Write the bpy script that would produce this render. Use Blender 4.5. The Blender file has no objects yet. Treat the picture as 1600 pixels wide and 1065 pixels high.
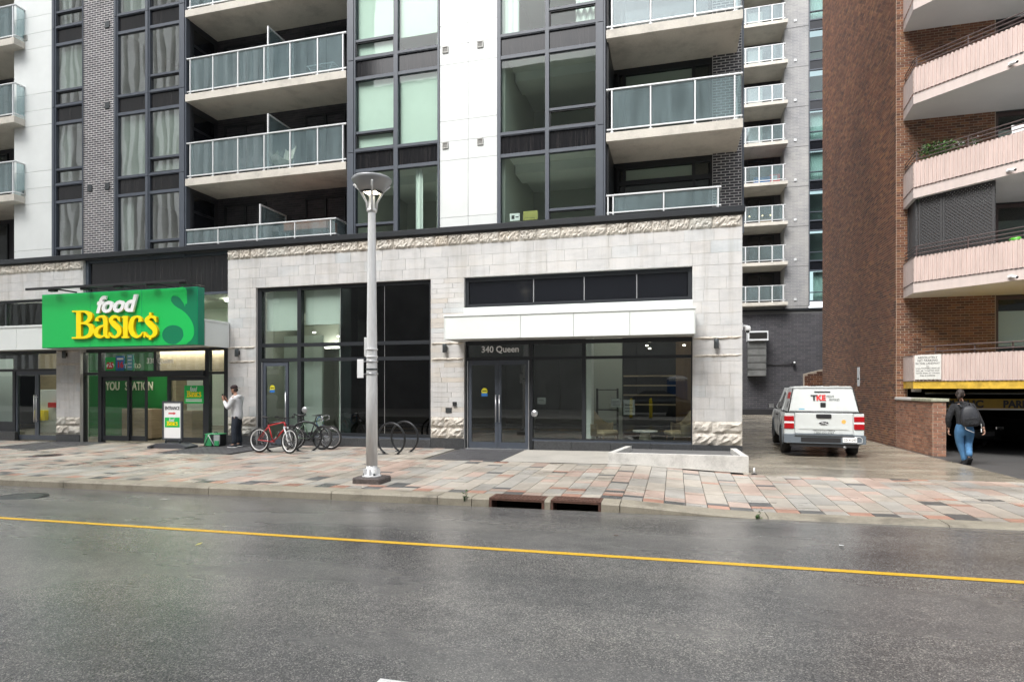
import bpy, math, random
from mathutils import Vector, Matrix
random.seed(7)
R = math.radians
PI = math.pi
scene = bpy.context.scene
COL = scene.collection

# ------------------------------------------------------------------ camera, sky, sun, exposure
CH = 1.56                                   # camera height over the pavement at x = 0
YAW = math.atan2(255, 945)
SN, CN = math.sin(YAW), math.cos(YAW)
cam_data = bpy.data.cameras.new('camera')
cam = bpy.data.objects.new('camera', cam_data)
COL.objects.link(cam)
cam.location = (0, 0, CH)
cam.rotation_euler = (PI / 2, 0, YAW)
cam_data.sensor_width = 36
cam_data.lens = 945 / 1600 * 36
cam_data.shift_y = 73.5 / 1600
cam_data.clip_start = 0.1
cam_data.clip_end = 1000
scene.camera = cam

SUN_EL, SUN_AZ = 52, 205                     # bright overcast; glow comes from above the street, a little from the left
world = bpy.data.worlds.new('World')
scene.world = world
world.use_nodes = True
wn = world.node_tree
bg = wn.nodes['Background']
sky = wn.nodes.new('ShaderNodeTexSky')
sky.sky_type = 'NISHITA'
sky.sun_disc = False
sky.sun_elevation = R(SUN_EL)
sky.sun_rotation = R(SUN_AZ)
sky.air_density = 1.0
sky.dust_density = 3.0
sky.ozone_density = 1.0
hs = wn.nodes.new('ShaderNodeHueSaturation')
hs.inputs['Saturation'].default_value = 0.22      # cloud cover: nearly neutral sky
wn.links.new(sky.outputs[0], hs.inputs['Color'])
wn.links.new(hs.outputs[0], bg.inputs['Color'])
bg.inputs['Strength'].default_value = 0.15

sun_data = bpy.data.lights.new('sun', 'SUN')
sun_data.energy = 1.5
sun_data.angle = R(35)
sun_data.color = (1.0, 0.97, 0.93)
sun = bpy.data.objects.new('sun', sun_data)
COL.objects.link(sun)
d = Vector((math.sin(R(SUN_AZ)) * math.cos(R(SUN_EL)), math.cos(R(SUN_AZ)) * math.cos(R(SUN_EL)), math.sin(R(SUN_EL))))
sun.rotation_euler = d.to_track_quat('Z', 'Y').to_euler()

vs = scene.view_settings
vs.view_transform = 'Standard'
vs.look = 'None'
vs.gamma = 1
vs.exposure = 1.31
vs.use_curve_mapping = False
try:
    scene.cycles.use_denoising = True
    scene.cycles.max_bounces = 8
    scene.cycles.transparent_max_bounces = 16
    scene.cycles.sample_clamp_indirect = 4
    scene.cycles.caustics_reflective = False
    scene.cycles.caustics_refractive = False
except Exception:
    pass

# ------------------------------------------------------------------ measuring helpers: photo column/row on an upright plane y = Y
def ray(px):
    u = (px - 800) / 945
    return -SN + u * CN, CN + u * SN
def FX(px, Y):
    a, b = ray(px)
    return a / b * Y
def FZ(px, py, Y):
    a, b = ray(px)
    return CH + (606 - py) / 945 * Y / b

def sstep(a, b, x):
    t = max(0.0, min(1.0, (x - a) / (b - a)))
    return t * t * (3 - 2 * t)
YC = 8.7        # kerb face
YP = 15.2       # face of the stone podium
YU = 15.3       # face of the upper storeys
def g(X, Y):    # pavement and lane surface
    z = 0.009 * max(-70, min(70, X))
    z -= 0.01 * (15.3 - min(15.3, max(Y, YC)))
    z -= 0.11 * sstep(-1.2, 1.2, X)
    k = sstep(0.8, 1.6, X)
    z -= k * (0.015 * max(0, min(5, Y - 12)) + 0.003 * max(0, Y - 17))
    return z
def rz(X, Y):   # road surface with a crown
    z = 0.009 * max(-70, min(70, X)) - 0.205
    if Y > 4.5:
        z += 0.095 * (1 - ((Y - 4.5) / (YC - 4.5)) ** 2)
    else:
        z += 0.095 * (1 - ((4.5 - Y) / 4.2) ** 2)
    return z

# ------------------------------------------------------------------ mesh builder
class MB:
    def __init__(s):
        s.v = []; s.f = []; s.m = []; s.sm = []
    def add(s, vs, fs, mi=0, smooth=False, M=None):
        b = len(s.v)
        if M is not None:
            vs = [tuple(M @ Vector(p)) for p in vs]
        s.v += [tuple(p) for p in vs]
        for f in fs:
            s.f.append([b + i for i in f]); s.m.append(mi); s.sm.append(smooth)
        return s
    def box(s, x0, x1, y0, y1, z0, z1, mi=0, M=None, skip=()):
        if x0 > x1: x0, x1 = x1, x0
        if y0 > y1: y0, y1 = y1, y0
        if z0 > z1: z0, z1 = z1, z0
        vs = [(x0, y0, z0), (x1, y0, z0), (x1, y1, z0), (x0, y1, z0), (x0, y0, z1), (x1, y0, z1), (x1, y1, z1), (x0, y1, z1)]
        F = {'d': [3, 2, 1, 0], 'u': [4, 5, 6, 7], 'f': [0, 1, 5, 4], 'r': [1, 2, 6, 5], 'b': [2, 3, 7, 6], 'l': [3, 0, 4, 7]}
        return s.add(vs, [F[k] for k in F if k not in skip], mi, False, M)
    def cbox(s, x0, x1, y0, y1, z0, z1, c=0.01, mi=0, M=None, jit=0):
        # chamfered box
        X = (x0, x0 + c, x1 - c, x1); Y = (y0, y0 + c, y1 - c, y1); Z = (z0, z0 + c, z1 - c, z1)
        idx = {}; vs = []
        def P(i, j, k):
            if (i, j, k) not in idx:
                idx[(i, j, k)] = len(vs)
                vs.append((X[i] + random.uniform(-jit, jit), Y[j] + random.uniform(-jit, jit), Z[k] + random.uniform(-jit, jit)))
            return idx[(i, j, k)]
        fs = [[P(1, 0, 1), P(2, 0, 1), P(2, 0, 2), P(1, 0, 2)], [P(2, 3, 1), P(1, 3, 1), P(1, 3, 2), P(2, 3, 2)],
              [P(0, 2, 1), P(0, 1, 1), P(0, 1, 2), P(0, 2, 2)], [P(3, 1, 1), P(3, 2, 1), P(3, 2, 2), P(3, 1, 2)],
              [P(1, 1, 3), P(2, 1, 3), P(2, 2, 3), P(1, 2, 3)], [P(1, 2, 0), P(2, 2, 0), P(2, 1, 0), P(1, 1, 0)]]
        fs += [[P(1, 0, 2), P(2, 0, 2), P(2, 1, 3), P(1, 1, 3)], [P(2, 3, 2), P(1, 3, 2), P(1, 2, 3), P(2, 2, 3)],
               [P(3, 1, 2), P(3, 2, 2), P(2, 2, 3), P(2, 1, 3)], [P(0, 2, 2), P(0, 1, 2), P(1, 1, 3), P(1, 2, 3)],
               [P(1, 1, 0), P(2, 1, 0), P(2, 0, 1), P(1, 0, 1)], [P(2, 2, 0), P(1, 2, 0), P(1, 3, 1), P(2, 3, 1)],
               [P(2, 1, 0), P(2, 2, 0), P(3, 2, 1), P(3, 1, 1)], [P(1, 2, 0), P(1, 1, 0), P(0, 1, 1), P(0, 2, 1)],
               [P(2, 0, 1), P(3, 1, 1), P(3, 1, 2), P(2, 0, 2)], [P(3, 2, 1), P(2, 3, 1), P(2, 3, 2), P(3, 2, 2)],
               [P(1, 3, 1), P(0, 2, 1), P(0, 2, 2), P(1, 3, 2)], [P(0, 1, 1), P(1, 0, 1), P(1, 0, 2), P(0, 1, 2)],
               [P(2, 0, 2), P(3, 1, 2), P(2, 1, 3)], [P(3, 2, 2), P(2, 3, 2), P(2, 2, 3)], [P(1, 3, 2), P(0, 2, 2), P(1, 2, 3)], [P(0, 1, 2), P(1, 0, 2), P(1, 1, 3)],
               [P(3, 1, 1), P(2, 0, 1), P(2, 1, 0)], [P(2, 3, 1), P(3, 2, 1), P(2, 2, 0)], [P(0, 2, 1), P(1, 3, 1), P(1, 2, 0)], [P(1, 0, 1), P(0, 1, 1), P(1, 1, 0)]]
        return s.add(vs, fs, mi, False, M)
    def prism(s, poly, axis, a, b, mi=0, M=None):
        # polygon extruded along an axis from a to b; poly given in the two other axes
        n = len(poly)
        def mk(p, t):
            return (t, p[0], p[1]) if axis == 'x' else ((p[0], t, p[1]) if axis == 'y' else (p[0], p[1], t))
        vs = [mk(p, a) for p in poly] + [mk(p, b) for p in poly]
        fs = [list(range(n))[::-1], list(range(n, 2 * n))] + [[i, (i + 1) % n, n + (i + 1) % n, n + i] for i in range(n)]
        return s.add(vs, fs, mi, False, M)
    def tube(s, pts, r, n=8, mi=0, caps=True, smooth=True, closed=False, M=None, flat=1.0):
        pts = [Vector(p) for p in pts]
        if not isinstance(r, (list, tuple)): r = [r] * len(pts)
        N = len(pts); vs = []; up = None
        for i, p in enumerate(pts):
            if closed: t = (pts[(i + 1) % N] - pts[i - 1])
            else: t = (pts[min(i + 1, N - 1)] - pts[max(i - 1, 0)])
            t.normalize()
            if up is None:
                ref = Vector((0, 0, 1)) if abs(t.z) < 0.9 else Vector((1, 0, 0))
                up = t.cross(ref).normalized()
            up = (up - t * up.dot(t))
            if up.length < 1e-6: up = t.orthogonal()
            up.normalize(); w = t.cross(up)
            for k in range(n):
                a = 2 * PI * k / n
                vs.append(tuple(p + up * (math.cos(a) * r[i]) + w * (math.sin(a) * r[i] * flat)))
        fs = []
        for i in range(N if closed else N - 1):
            j = (i + 1) % N
            for k in range(n):
                fs.append([i * n + k, i * n + (k + 1) % n, j * n + (k + 1) % n, j * n + k])
        if caps and not closed:
            fs.append(list(range(n))[::-1]); fs.append([(N - 1) * n + k for k in range(n)])
        return s.add(vs, fs, mi, smooth, M)
    def lathe(s, prof, n=24, c=(0, 0, 0), mi=0, smooth=True, M=None):
        # profile of (radius, z) turned about z
        vs = []; m = len(prof)
        for r, z in prof:
            for k in range(n):
                a = 2 * PI * k / n
                vs.append((c[0] + r * math.cos(a), c[1] + r * math.sin(a), c[2] + z))
        fs = []
        for i in range(m - 1):
            for k in range(n):
                fs.append([i * n + k, i * n + (k + 1) % n, (i + 1) * n + (k + 1) % n, (i + 1) * n + k])
        if prof[0][0] > 1e-4: fs.append(list(range(n))[::-1])
        if prof[-1][0] > 1e-4: fs.append([(m - 1) * n + k for k in range(n)])
        return s.add(vs, fs, mi, smooth, M)
    def sphere(s, c, r, n=12, mi=0, M=None):
        if not isinstance(r, (list, tuple)): r = (r, r, r)
        vs = []; fs = []; m = n // 2
        for i in range(m + 1):
            th = PI * i / m
            for k in range(n):
                a = 2 * PI * k / n
                vs.append((c[0] + r[0] * math.sin(th) * math.cos(a), c[1] + r[1] * math.sin(th) * math.sin(a), c[2] + r[2] * math.cos(th)))
        for i in range(m):
            for k in range(n):
                fs.append([i * n + k, (i + 1) * n + k, (i + 1) * n + (k + 1) % n, i * n + (k + 1) % n])
        return s.add(vs, fs, mi, True, M)
    def grid(s, xs, ys, fz, mi=0, smooth=True):
        vs = [(x, y, fz(x, y)) for y in ys for x in xs]
        n = len(xs)
        fs = [[j * n + i, j * n + i + 1, (j + 1) * n + i + 1, (j + 1) * n + i] for j in range(len(ys) - 1) for i in range(n - 1)]
        return s.add(vs, fs, mi, smooth)
    def mesh(s, name, mats):
        me = bpy.data.meshes.new(name)
        me.from_pydata(s.v, [], s.f)
        if not isinstance(mats, (list, tuple)): mats = [mats]
        for m in mats: me.materials.append(m)
        me.polygons.foreach_set('material_index', s.m)
        me.polygons.foreach_set('use_smooth', s.sm)
        me.update()
        return me

def link(name, data, parent=None, loc=None):
    o = bpy.data.objects.new(name, data)
    COL.objects.link(o)
    if parent is not None:
        o.parent = parent
        if parent.get('wp'):                   # things built in world coordinates: undo the base offset once
            o.location = (-parent.location.x, -parent.location.y, -parent.location.z) if parent.parent is None and parent.type == 'EMPTY' else (0, 0, 0)
            o['wp'] = 1
    if loc is not None: o.location = loc
    return o
def part(name, mb, mats, parent, kind=None, label=None):
    o = link(name, mb.mesh(name, mats) if isinstance(mb, MB) else mb, parent)
    if kind: o['kind'] = kind
    if label: o['label'] = label
    return o
def tag(o, label, cat, group=None):
    o['label'] = label; o['category'] = cat
    if group: o['group'] = group
    return o
def thing(name, label, cat, loc=(0, 0, 0), rotz=0, group=None, world_parts=False):
    o = bpy.data.objects.new(name, None)
    COL.objects.link(o)
    o.empty_display_size = 0.2
    o.location = loc; o.rotation_euler = (0, 0, rotz)
    if world_parts: o['wp'] = 1
    return tag(o, label, cat, group)
def single(name, mb, mats, label, cat, group=None, loc=(0, 0, 0), rotz=0):
    o = link(name, mb.mesh(name, mats)); o.location = loc; o.rotation_euler = (0, 0, rotz)
    return tag(o, label, cat, group)
def structure(name, mb, mats):
    o = link(name, mb.mesh(name, mats)); o['kind'] = 'structure'
    return o
def copy_tree(o, parent=None):
    c = o.copy(); COL.objects.link(c)
    if parent is not None: c.parent = parent
    for ch in list(o.children): copy_tree(ch, c)
    return c

# ------------------------------------------------------------------ materials
def newmat(name):
    m = bpy.data.materials.new(name); m.use_nodes = True
    nt = m.node_tree
    return m, nt, nt.nodes['Principled BSDF']
def N(nt, typ, **kw):
    n = nt.nodes.new('ShaderNode' + typ)
    for k, v in kw.items():
        if k in n.inputs: n.inputs[k].default_value = v
        else: setattr(n, k, v)
    return n
def ramp(nt, fac, stops, interp='LINEAR'):
    r = nt.nodes.new('ShaderNodeValToRGB'); r.color_ramp.interpolation = interp
    e = r.color_ramp.elements
    while len(e) < len(stops): e.new(0.5)
    for i, (p, c) in enumerate(stops):
        e[i].position = p; e[i].color = (c[0], c[1], c[2], 1)
    nt.links.new(fac, r.inputs['Fac'])
    return r.outputs['Color']
def pos(nt, scale=(1, 1, 1)):
    gq = N(nt, 'NewGeometry'); mp = N(nt, 'Mapping')
    mp.inputs['Scale'].default_value = scale
    nt.links.new(gq.outputs['Position'], mp.inputs['Vector'])
    return mp.outputs['Vector']
def noise(nt, vec, scale, detail=4, rough=0.6):
    n = N(nt, 'TexNoise', Scale=scale, Detail=detail, Roughness=rough)
    nt.links.new(vec, n.inputs['Vector'])
    return n.outputs['Fac']
def mixc(nt, fac, a, b, blend='MIX'):
    m = nt.nodes.new('ShaderNodeMix'); m.data_type = 'RGBA'; m.blend_type = blend
    for s, v in ((m.inputs['Factor'], fac), (m.inputs['A'], a), (m.inputs['B'], b)):
        if hasattr(v, 'links') or hasattr(v, 'is_output'): nt.links.new(v, s)
        elif isinstance(v, (int, float)): s.default_value = v
        else: s.default_value = (v[0], v[1], v[2], 1)
    m = m
    return m.outputs['Result']
def math_(nt, op, a, b=0.0, c=None):
    m = N(nt, 'Math'); m.operation = op
    for i, v in enumerate((a, b) if c is None else (a, b, c)):
        if isinstance(v, (int, float)): m.inputs[i].default_value = v
        else: nt.links.new(v, m.inputs[i])
    return m.outputs[0]
def bump(nt, bsdf, h, strength=0.3, dist=0.01):
    b = N(nt, 'Bump', Strength=strength, Distance=dist)
    nt.links.new(h, b.inputs['Height']); nt.links.new(b.outputs[0], bsdf.inputs['Normal'])
def rnd(nt):
    gq = N(nt, 'NewGeometry'); oi = N(nt, 'ObjectInfo')
    return math_(nt, 'FRACT', math_(nt, 'ADD', gq.outputs['Random Per Island'], oi.outputs['Random']))

def simple(name, c, rough=0.5, metal=0.0, var=0.0, vscale=3.0, b=0.0, bscale=40.0, stretch=(1, 1, 1), spec=0.5, rvar=0.0, piece=0.0):
    m, nt, p = newmat(name)
    p.inputs['Base Color'].default_value = (c[0], c[1], c[2], 1)
    p.inputs['Roughness'].default_value = rough; p.inputs['Metallic'].default_value = metal
    p.inputs['Specular IOR Level'].default_value = spec
    v = pos(nt, stretch)
    col = None
    if var > 0:
        f = noise(nt, v, vscale, 6, 0.65)
        col = ramp(nt, f, [(0.3, [x * (1 - var) for x in c]), (0.7, [min(1, x * (1 + var * 0.7)) for x in c])])
    if piece > 0:
        r = rnd(nt)
        k = ramp(nt, r, [(0, (1 - piece,) * 3), (1, (1 + piece * 0.6,) * 3)])
        col = mixc(nt, 1.0, col if col is not None else c, k, 'MULTIPLY')
    if col is not None: nt.links.new(col, p.inputs['Base Color'])
    if rvar > 0:
        f2 = noise(nt, v, vscale * 1.7, 4)
        rr = math_(nt, 'MULTIPLY_ADD', f2, rvar * 2, rough - rvar)
        nt.links.new(rr, p.inputs['Roughness'])
    if b > 0: bump(nt, p, noise(nt, v, bscale, 5, 0.7), b if b != .4 else .8, 0.01 if b != .4 else .05)
    return m

def glass(name, tint, f0=0.06, wave=0.02, wscale=1.2, stretch=(1, 1, 0.4), dirt=0.0):
    m = bpy.data.materials.new(name); m.use_nodes = True; nt = m.node_tree
    nt.nodes.clear()
    out = N(nt, 'OutputMaterial'); tr = N(nt, 'BsdfTransparent'); gl = N(nt, 'BsdfGlossy', Roughness=0.01)
    tr.inputs[0].default_value = (*tint, 1)
    v = pos(nt, stretch)
    bp = N(nt, 'Bump', Strength=wave, Distance=0.1)
    nt.links.new(noise(nt, v, wscale, 2), bp.inputs['Height']); nt.links.new(bp.outputs[0], gl.inputs['Normal'])
    gq = N(nt, 'NewGeometry')
    vd = N(nt, 'VectorMath'); vd.operation = 'DOT_PRODUCT'
    nt.links.new(gq.outputs['Normal'], vd.inputs[0]); nt.links.new(gq.outputs['Incoming'], vd.inputs[1])
    c = math_(nt, 'ABSOLUTE', vd.outputs['Value'])
    p5 = math_(nt, 'POWER', math_(nt, 'SUBTRACT', 1.0, c), 5.0)
    fac = math_(nt, 'MULTIPLY_ADD', p5, 1 - f0, f0)
    mx = N(nt, 'MixShader')
    nt.links.new(fac, mx.inputs[0]); nt.links.new(tr.outputs[0], mx.inputs[1]); nt.links.new(gl.outputs[0], mx.inputs[2])
    last = mx.outputs[0]
    if dirt > 0:
        df = N(nt, 'BsdfDiffuse'); df.inputs[0].default_value = (0.55, 0.70, 0.73, 1)
        v2 = pos(nt, (3, 3, 0.5))
        dd = math_(nt, 'MULTIPLY', noise(nt, v2, 1.5, 4), dirt)
        m2 = N(nt, 'MixShader'); nt.links.new(dd, m2.inputs[0]); nt.links.new(last, m2.inputs[1]); nt.links.new(df.outputs[0], m2.inputs[2])
        last = m2.outputs[0]
    nt.links.new(last, out.inputs[0])
    return m
def emit(name, c, s):
    m, nt, p = newmat(name)
    p.inputs['Base Color'].default_value = (*c, 1); p.inputs['Emission Color'].default_value = (*c, 1); p.inputs['Emission Strength'].default_value = s
    return m

def stone_mat(name, base, warm, rough_face=False):
    m, nt, p = newmat(name)
    v = pos(nt)
    r = rnd(nt)
    tone = ramp(nt, r, [(0.0, [x * 0.93 for x in base]), (0.25, base), (0.5, [x * 1.03 for x in base]), (0.78, warm), (0.9, (base[0] * 0.93, base[1] * 0.98, base[2] * 1.01)), (1, base)])
    vein = noise(nt, pos(nt, (1, 1, 3)), 1.6, 8, 0.75)
    vc = ramp(nt, vein, [(0.35, (0.86, 0.87, 0.88)), (0.55, (1, 1, 1)), (0.75, (1.05, 1.02, 0.98))])
    c1 = mixc(nt, 1.0, tone, vc, 'MULTIPLY')
    if rough_face:
        n2 = noise(nt, v, 9, 6, 0.75)
        c1 = mixc(nt, 1.0, c1, ramp(nt, n2, [(0.34, (0.62, 0.56, 0.50)), (0.46, (0.93, 0.91, 0.88)), (0.7, (1.08, 1.05, 1.0))]), 'MULTIPLY')
    fine = noise(nt, v, 60, 4, 0.7)
    c1 = mixc(nt, 0.5, c1, mixc(nt, 1.0, c1, ramp(nt, fine, [(0.3, (0.82, 0.82, 0.82)), (0.7, (1.1, 1.1, 1.1))]), 'MULTIPLY'))
    drip = noise(nt, pos(nt, (3.5, 3.5, 0.25)), 1.0, 5, 0.7)
    c1 = mixc(nt, 1.0, c1, ramp(nt, drip, [(0.36, (0.85, 0.84, 0.82)), (0.52, (1, 1, 1))]), 'MULTIPLY')
    nt.links.new(c1, p.inputs['Base Color'])
    p.inputs['Roughness'].default_value = 0.75
    bump(nt, p, noise(nt, v, 25 if rough_face else 80, 6, 0.75), 0.7 if rough_face else 0.15, 0.02)
    return m

def brick_mat(name, cols, soot=0.25):
    m, nt, p = newmat(name)
    r = rnd(nt)
    n = len(cols)
    tone = ramp(nt, r, [(i / (n - 1), c) for i, c in enumerate(cols)])
    sp = noise(nt, pos(nt), 45, 5, 0.75)
    c = mixc(nt, 1.0, tone, ramp(nt, sp, [(0.32, (1 - soot * 1.6,) * 3), (0.55, (1, 1, 1)), (0.75, (1.15,) * 3)]), 'MULTIPLY')
    big = noise(nt, pos(nt, (1, 1, 0.5)), 0.5, 4)
    c = mixc(nt, 1.0, c, ramp(nt, big, [(0.35, (0.8, 0.8, 0.82)), (0.62, (1.08, 1.06, 1.03))]), 'MULTIPLY')
    nt.links.new(c, p.inputs['Base Color']); p.inputs['Roughness'].default_value = 0.8
    bump(nt, p, sp, 0.3, 0.01)
    return m

def concrete(name, c, rough=0.8, stain=0.3, scale=1.2, streak=(1, 1, 1), wet=0.0):
    m, nt, p = newmat(name)
    v = pos(nt, streak); v0 = pos(nt)
    a = noise(nt, v, scale, 8, 0.7); b = noise(nt, v0, 35, 5, 0.75); e = noise(nt, v0, 170, 3, 0.6)
    col = ramp(nt, a, [(0.3, [x * (1 - stain) for x in c]), (0.5, c), (0.72, [min(1, x * (1 + stain * 0.35)) for x in c])])
    col = mixc(nt, 1.0, col, ramp(nt, b, [(0.3, (0.85,) * 3), (0.7, (1.08,) * 3)]), 'MULTIPLY')
    col = mixc(nt, 1.0, col, ramp(nt, e, [(0.3, (0.85,) * 3), (0.7, (1.1,) * 3)]), 'MULTIPLY')
    nt.links.new(col, p.inputs['Base Color'])
    if wet > 0:
        w = noise(nt, v, scale * 0.8, 5, 0.6)
        nt.links.new(ramp(nt, w, [(0.38, (rough * (1 - wet),) * 3), (0.62, (rough,) * 3)]), p.inputs['Roughness'])
    else: p.inputs['Roughness'].default_value = rough
    bump(nt, p, b, 0.25, 0.008)
    return m

def asphalt():
    m, nt, p = newmat('wet asphalt')
    v = pos(nt)
    sp = N(nt, 'TexVoronoi', Scale=140.0); nt.links.new(v, sp.inputs['Vector'])
    sep = N(nt, 'SeparateColor'); nt.links.new(sp.outputs['Color'], sep.inputs[0])
    agg = ramp(nt, sep.outputs[0], [(0.0, (0.070, 0.071, 0.073)), (0.45, (0.118, 0.119, 0.121)), (0.78, (0.175, 0.174, 0.172)), (0.93, (0.27, 0.268, 0.255)), (1.0, (0.36, 0.35, 0.32))])
    big = noise(nt, pos(nt, (0.35, 1, 1)), 0.55, 6, 0.6)
    col = mixc(nt, 1.0, agg, ramp(nt, big, [(0.35, (0.72, 0.72, 0.73)), (0.5, (1, 1, 1)), (0.68, (1.3, 1.28, 1.24))]), 'MULTIPLY')
    mid = noise(nt, v, 7, 5, 0.7)
    col = mixc(nt, 1.0, col, ramp(nt, mid, [(0.3, (0.8, 0.8, 0.8)), (0.7, (1.18, 1.16, 1.12))]), 'MULTIPLY')
    st = noise(nt, pos(nt, (.5, 1, 1)), 1.7, 6, 0.7)
    col = mixc(nt, 1.0, col, ramp(nt, st, [(0.30, (0.72, 0.72, 0.73)), (0.42, (1, 1, 1)), (0.7, (1.06, 1.05, 1.03))]), 'MULTIPLY')
    track = N(nt, 'TexWave', Scale=0.19); track.wave_type = 'BANDS'; track.bands_direction = 'Y'; track.inputs['Distortion'].default_value = 1.2; track.inputs['Detail Scale'].default_value = .4
    nt.links.new(pos(nt, (.15, 1, 1)), track.inputs['Vector'])
    col = mixc(nt, 1.0, col, ramp(nt, track.outputs['Fac'], [(0.2, (0.90, 0.90, 0.91)), (0.8, (1.07, 1.06, 1.05))]), 'MULTIPLY')
    nt.links.new(col, p.inputs['Base Color'])
    wet = noise(nt, pos(nt, (0.3, 0.9, 1)), 0.6, 5, 0.55)
    nt.links.new(ramp(nt, wet, [(0.33, (0.20,) * 3), (0.5, (0.26,) * 3), (0.66, (0.34,) * 3)]), p.inputs['Roughness'])
    p.inputs['Specular IOR Level'].default_value = 0.85
    h = math_(nt, 'ADD', sp.outputs['Distance'], math_(nt, 'MULTIPLY', noise(nt, v, 60, 3), 0.6))
    bump(nt, p, h, 0.16, 0.003)
    return m

def paint_line(name, c):
    m, nt, p = newmat(name)
    v = pos(nt)
    sp = noise(nt, v, 38, 6, 0.8)
    col = ramp(nt, sp, [(0.34, [x * 0.35 for x in c]), (0.44, [x * .85 for x in c]), (0.55, c), (0.8, [min(1, x * 1.08) for x in c])])
    nt.links.new(col, p.inputs['Base Color']); p.inputs['Roughness'].default_value = 0.45
    bump(nt, p, sp, 0.3, 0.004)
    return m

def corrugated(name, c, rust=0.3):
    m, nt, p = newmat(name)
    f = noise(nt, pos(nt, (2, 2, 0.4)), 2.5, 6, 0.7)
    nt.links.new(ramp(nt, f, [(0.3, [x * (1 - rust) for x in c]), (0.6, c), (0.8, [min(1, x * 1.05) for x in c])]), p.inputs['Base Color'])
    p.inputs['Roughness'].default_value = 0.6
    return m

M = {}
M['asphalt'] = asphalt()
M['yellow_line'] = paint_line('yellow road paint', (0.78, 0.47, 0.03))
M['white_line'] = paint_line('white road paint', (0.8, 0.8, 0.78))
M['kerb'] = concrete('kerb concrete', (0.31, 0.28, 0.22), 0.65, 0.5, 2.2)
M['mortar_bed'] = concrete('paving bed', (0.16, 0.15, 0.13), 0.9, 0.2)
def paver_mat(name, c):
    m, nt, p = newmat(name)
    r = rnd(nt)
    tone = ramp(nt, r, [(0, [x * 0.87 for x in c]), (0.5, c), (1, [min(1, x * 1.1) for x in c])])
    a = noise(nt, pos(nt), 3.5, 7, 0.7); b = noise(nt, pos(nt), 70, 4, 0.7)
    col = mixc(nt, 1.0, tone, ramp(nt, a, [(0.3, (0.78, 0.77, 0.75)), (0.6, (1.04, 1.03, 1.02))]), 'MULTIPLY')
    col = mixc(nt, 1.0, col, ramp(nt, b, [(0.3, (0.8,) * 3), (0.7, (1.1,) * 3)]), 'MULTIPLY')
    dk = noise(nt, pos(nt, (0.5, 1, 1)), 0.8, 5, 0.6)
    col = mixc(nt, 1.0, col, ramp(nt, dk, [(0.36, (0.78, 0.77, 0.76)), (0.56, (1, 1, 1))]), 'MULTIPLY')
    nt.links.new(col, p.inputs['Base Color'])
    w = noise(nt, pos(nt, (0.4, 1, 1)), 0.9, 4, 0.6)
    nt.links.new(ramp(nt, w, [(0.36, (0.22,) * 3), (0.64, (0.5,) * 3)]), p.inputs['Roughness'])
    bump(nt, p, b, 0.25, 0.005)
    return m
M['paver_light'] = paver_mat('beige paver', (0.51, 0.47, 0.41))
M['paver_tan'] = paver_mat('grey paver', (0.455, 0.44, 0.405))
M['paver_pink'] = paver_mat('salmon paver', (0.53, 0.415, 0.355))
M['paver_red'] = paver_mat('brick red paver', (0.50, 0.29, 0.22))
M['paver_dark'] = paver_mat('charcoal paver', (0.14, 0.145, 0.145))
M['lane'] = concrete('wet lane concrete', (0.33, 0.295, 0.235), 0.36, 0.55, 0.9, (0.55, 1.3, 1), wet=0.75)
M['slab_walk'] = concrete('pavement concrete', (0.42, 0.40, 0.36), 0.7, 0.2)
M['ramp_asphalt'] = concrete('ramp asphalt', (0.07, 0.07, 0.07), 0.6, 0.3)
M['mat_dark'] = concrete('dark entrance paving', (0.085, 0.085, 0.09), 0.55, 0.25, 3)
M['stone'] = stone_mat('smooth limestone', (0.56, 0.555, 0.545), (0.57, 0.555, 0.535))
M['stone_low'] = stone_mat('banded limestone', (0.57, 0.562, 0.55), (0.54, 0.495, 0.435))
M['stone_rough'] = stone_mat('rock faced limestone', (0.62, 0.595, 0.55), (0.60, 0.56, 0.50), True)
M['stone_back'] = simple('stone joint mortar', (0.56, 0.55, 0.53), 0.9)
M['granite'] = simple('dark granite', (0.055, 0.058, 0.062), 0.4, var=0.45, vscale=30, piece=0.12)
M['cap'] = simple('black metal coping', (0.014, 0.017, 0.021), 0.42, var=0.2)
M['frame'] = simple('slate window frame', (0.068, 0.080, 0.100), 0.42, metal=0.0, var=0.08)
M['frame_dark'] = simple('black shopfront frame', (0.020, 0.023, 0.027), 0.4)
M['alu'] = simple('brushed aluminium', (0.62, 0.63, 0.64), 0.35, metal=0.9)
M['rail'] = simple('pale rail', (0.68, 0.70, 0.71), 0.42, metal=0.2)
M['cladding'] = simple('white cladding', (0.68, 0.71, 0.70), 0.35, var=0.05, vscale=1.5, piece=0.03)
M['clad_joint'] = simple('cladding gap', (0.05, 0.05, 0.05), 0.9)
M['spandrel'] = simple('black spandrel glass', (0.010, 0.011, 0.014), 0.10, spec=0.55)
def spandrel_m():
    m, nt, p = newmat('spandrel with painted reflections')
    f = noise(nt, pos(nt, (22, 22, 0.6)), 1.2, 5, 0.7)  # upright pale streaks in the colour imitate stripe reflections on the glass
    nt.links.new(ramp(nt, f, [(0.35, (0.006, 0.007, 0.009)), (0.6, (0.02, 0.019, 0.02)), (0.75, (0.05, 0.045, 0.045))]), p.inputs['Base Color'])
    p.inputs['Roughness'].default_value = 0.09; p.inputs['Specular IOR Level'].default_value = 0.6
    return m
M['spandrel_up'] = spandrel_m()
M['slab'] = concrete('balcony concrete', (0.58, 0.55, 0.49), 0.85, 0.28, 1.3)
M['brick_dark'] = brick_mat('charcoal brick', [(0.045, 0.045, 0.052), (0.065, 0.065, 0.075), (0.055, 0.053, 0.062), (0.085, 0.082, 0.092), (0.048, 0.048, 0.055)], 0.15)
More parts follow.
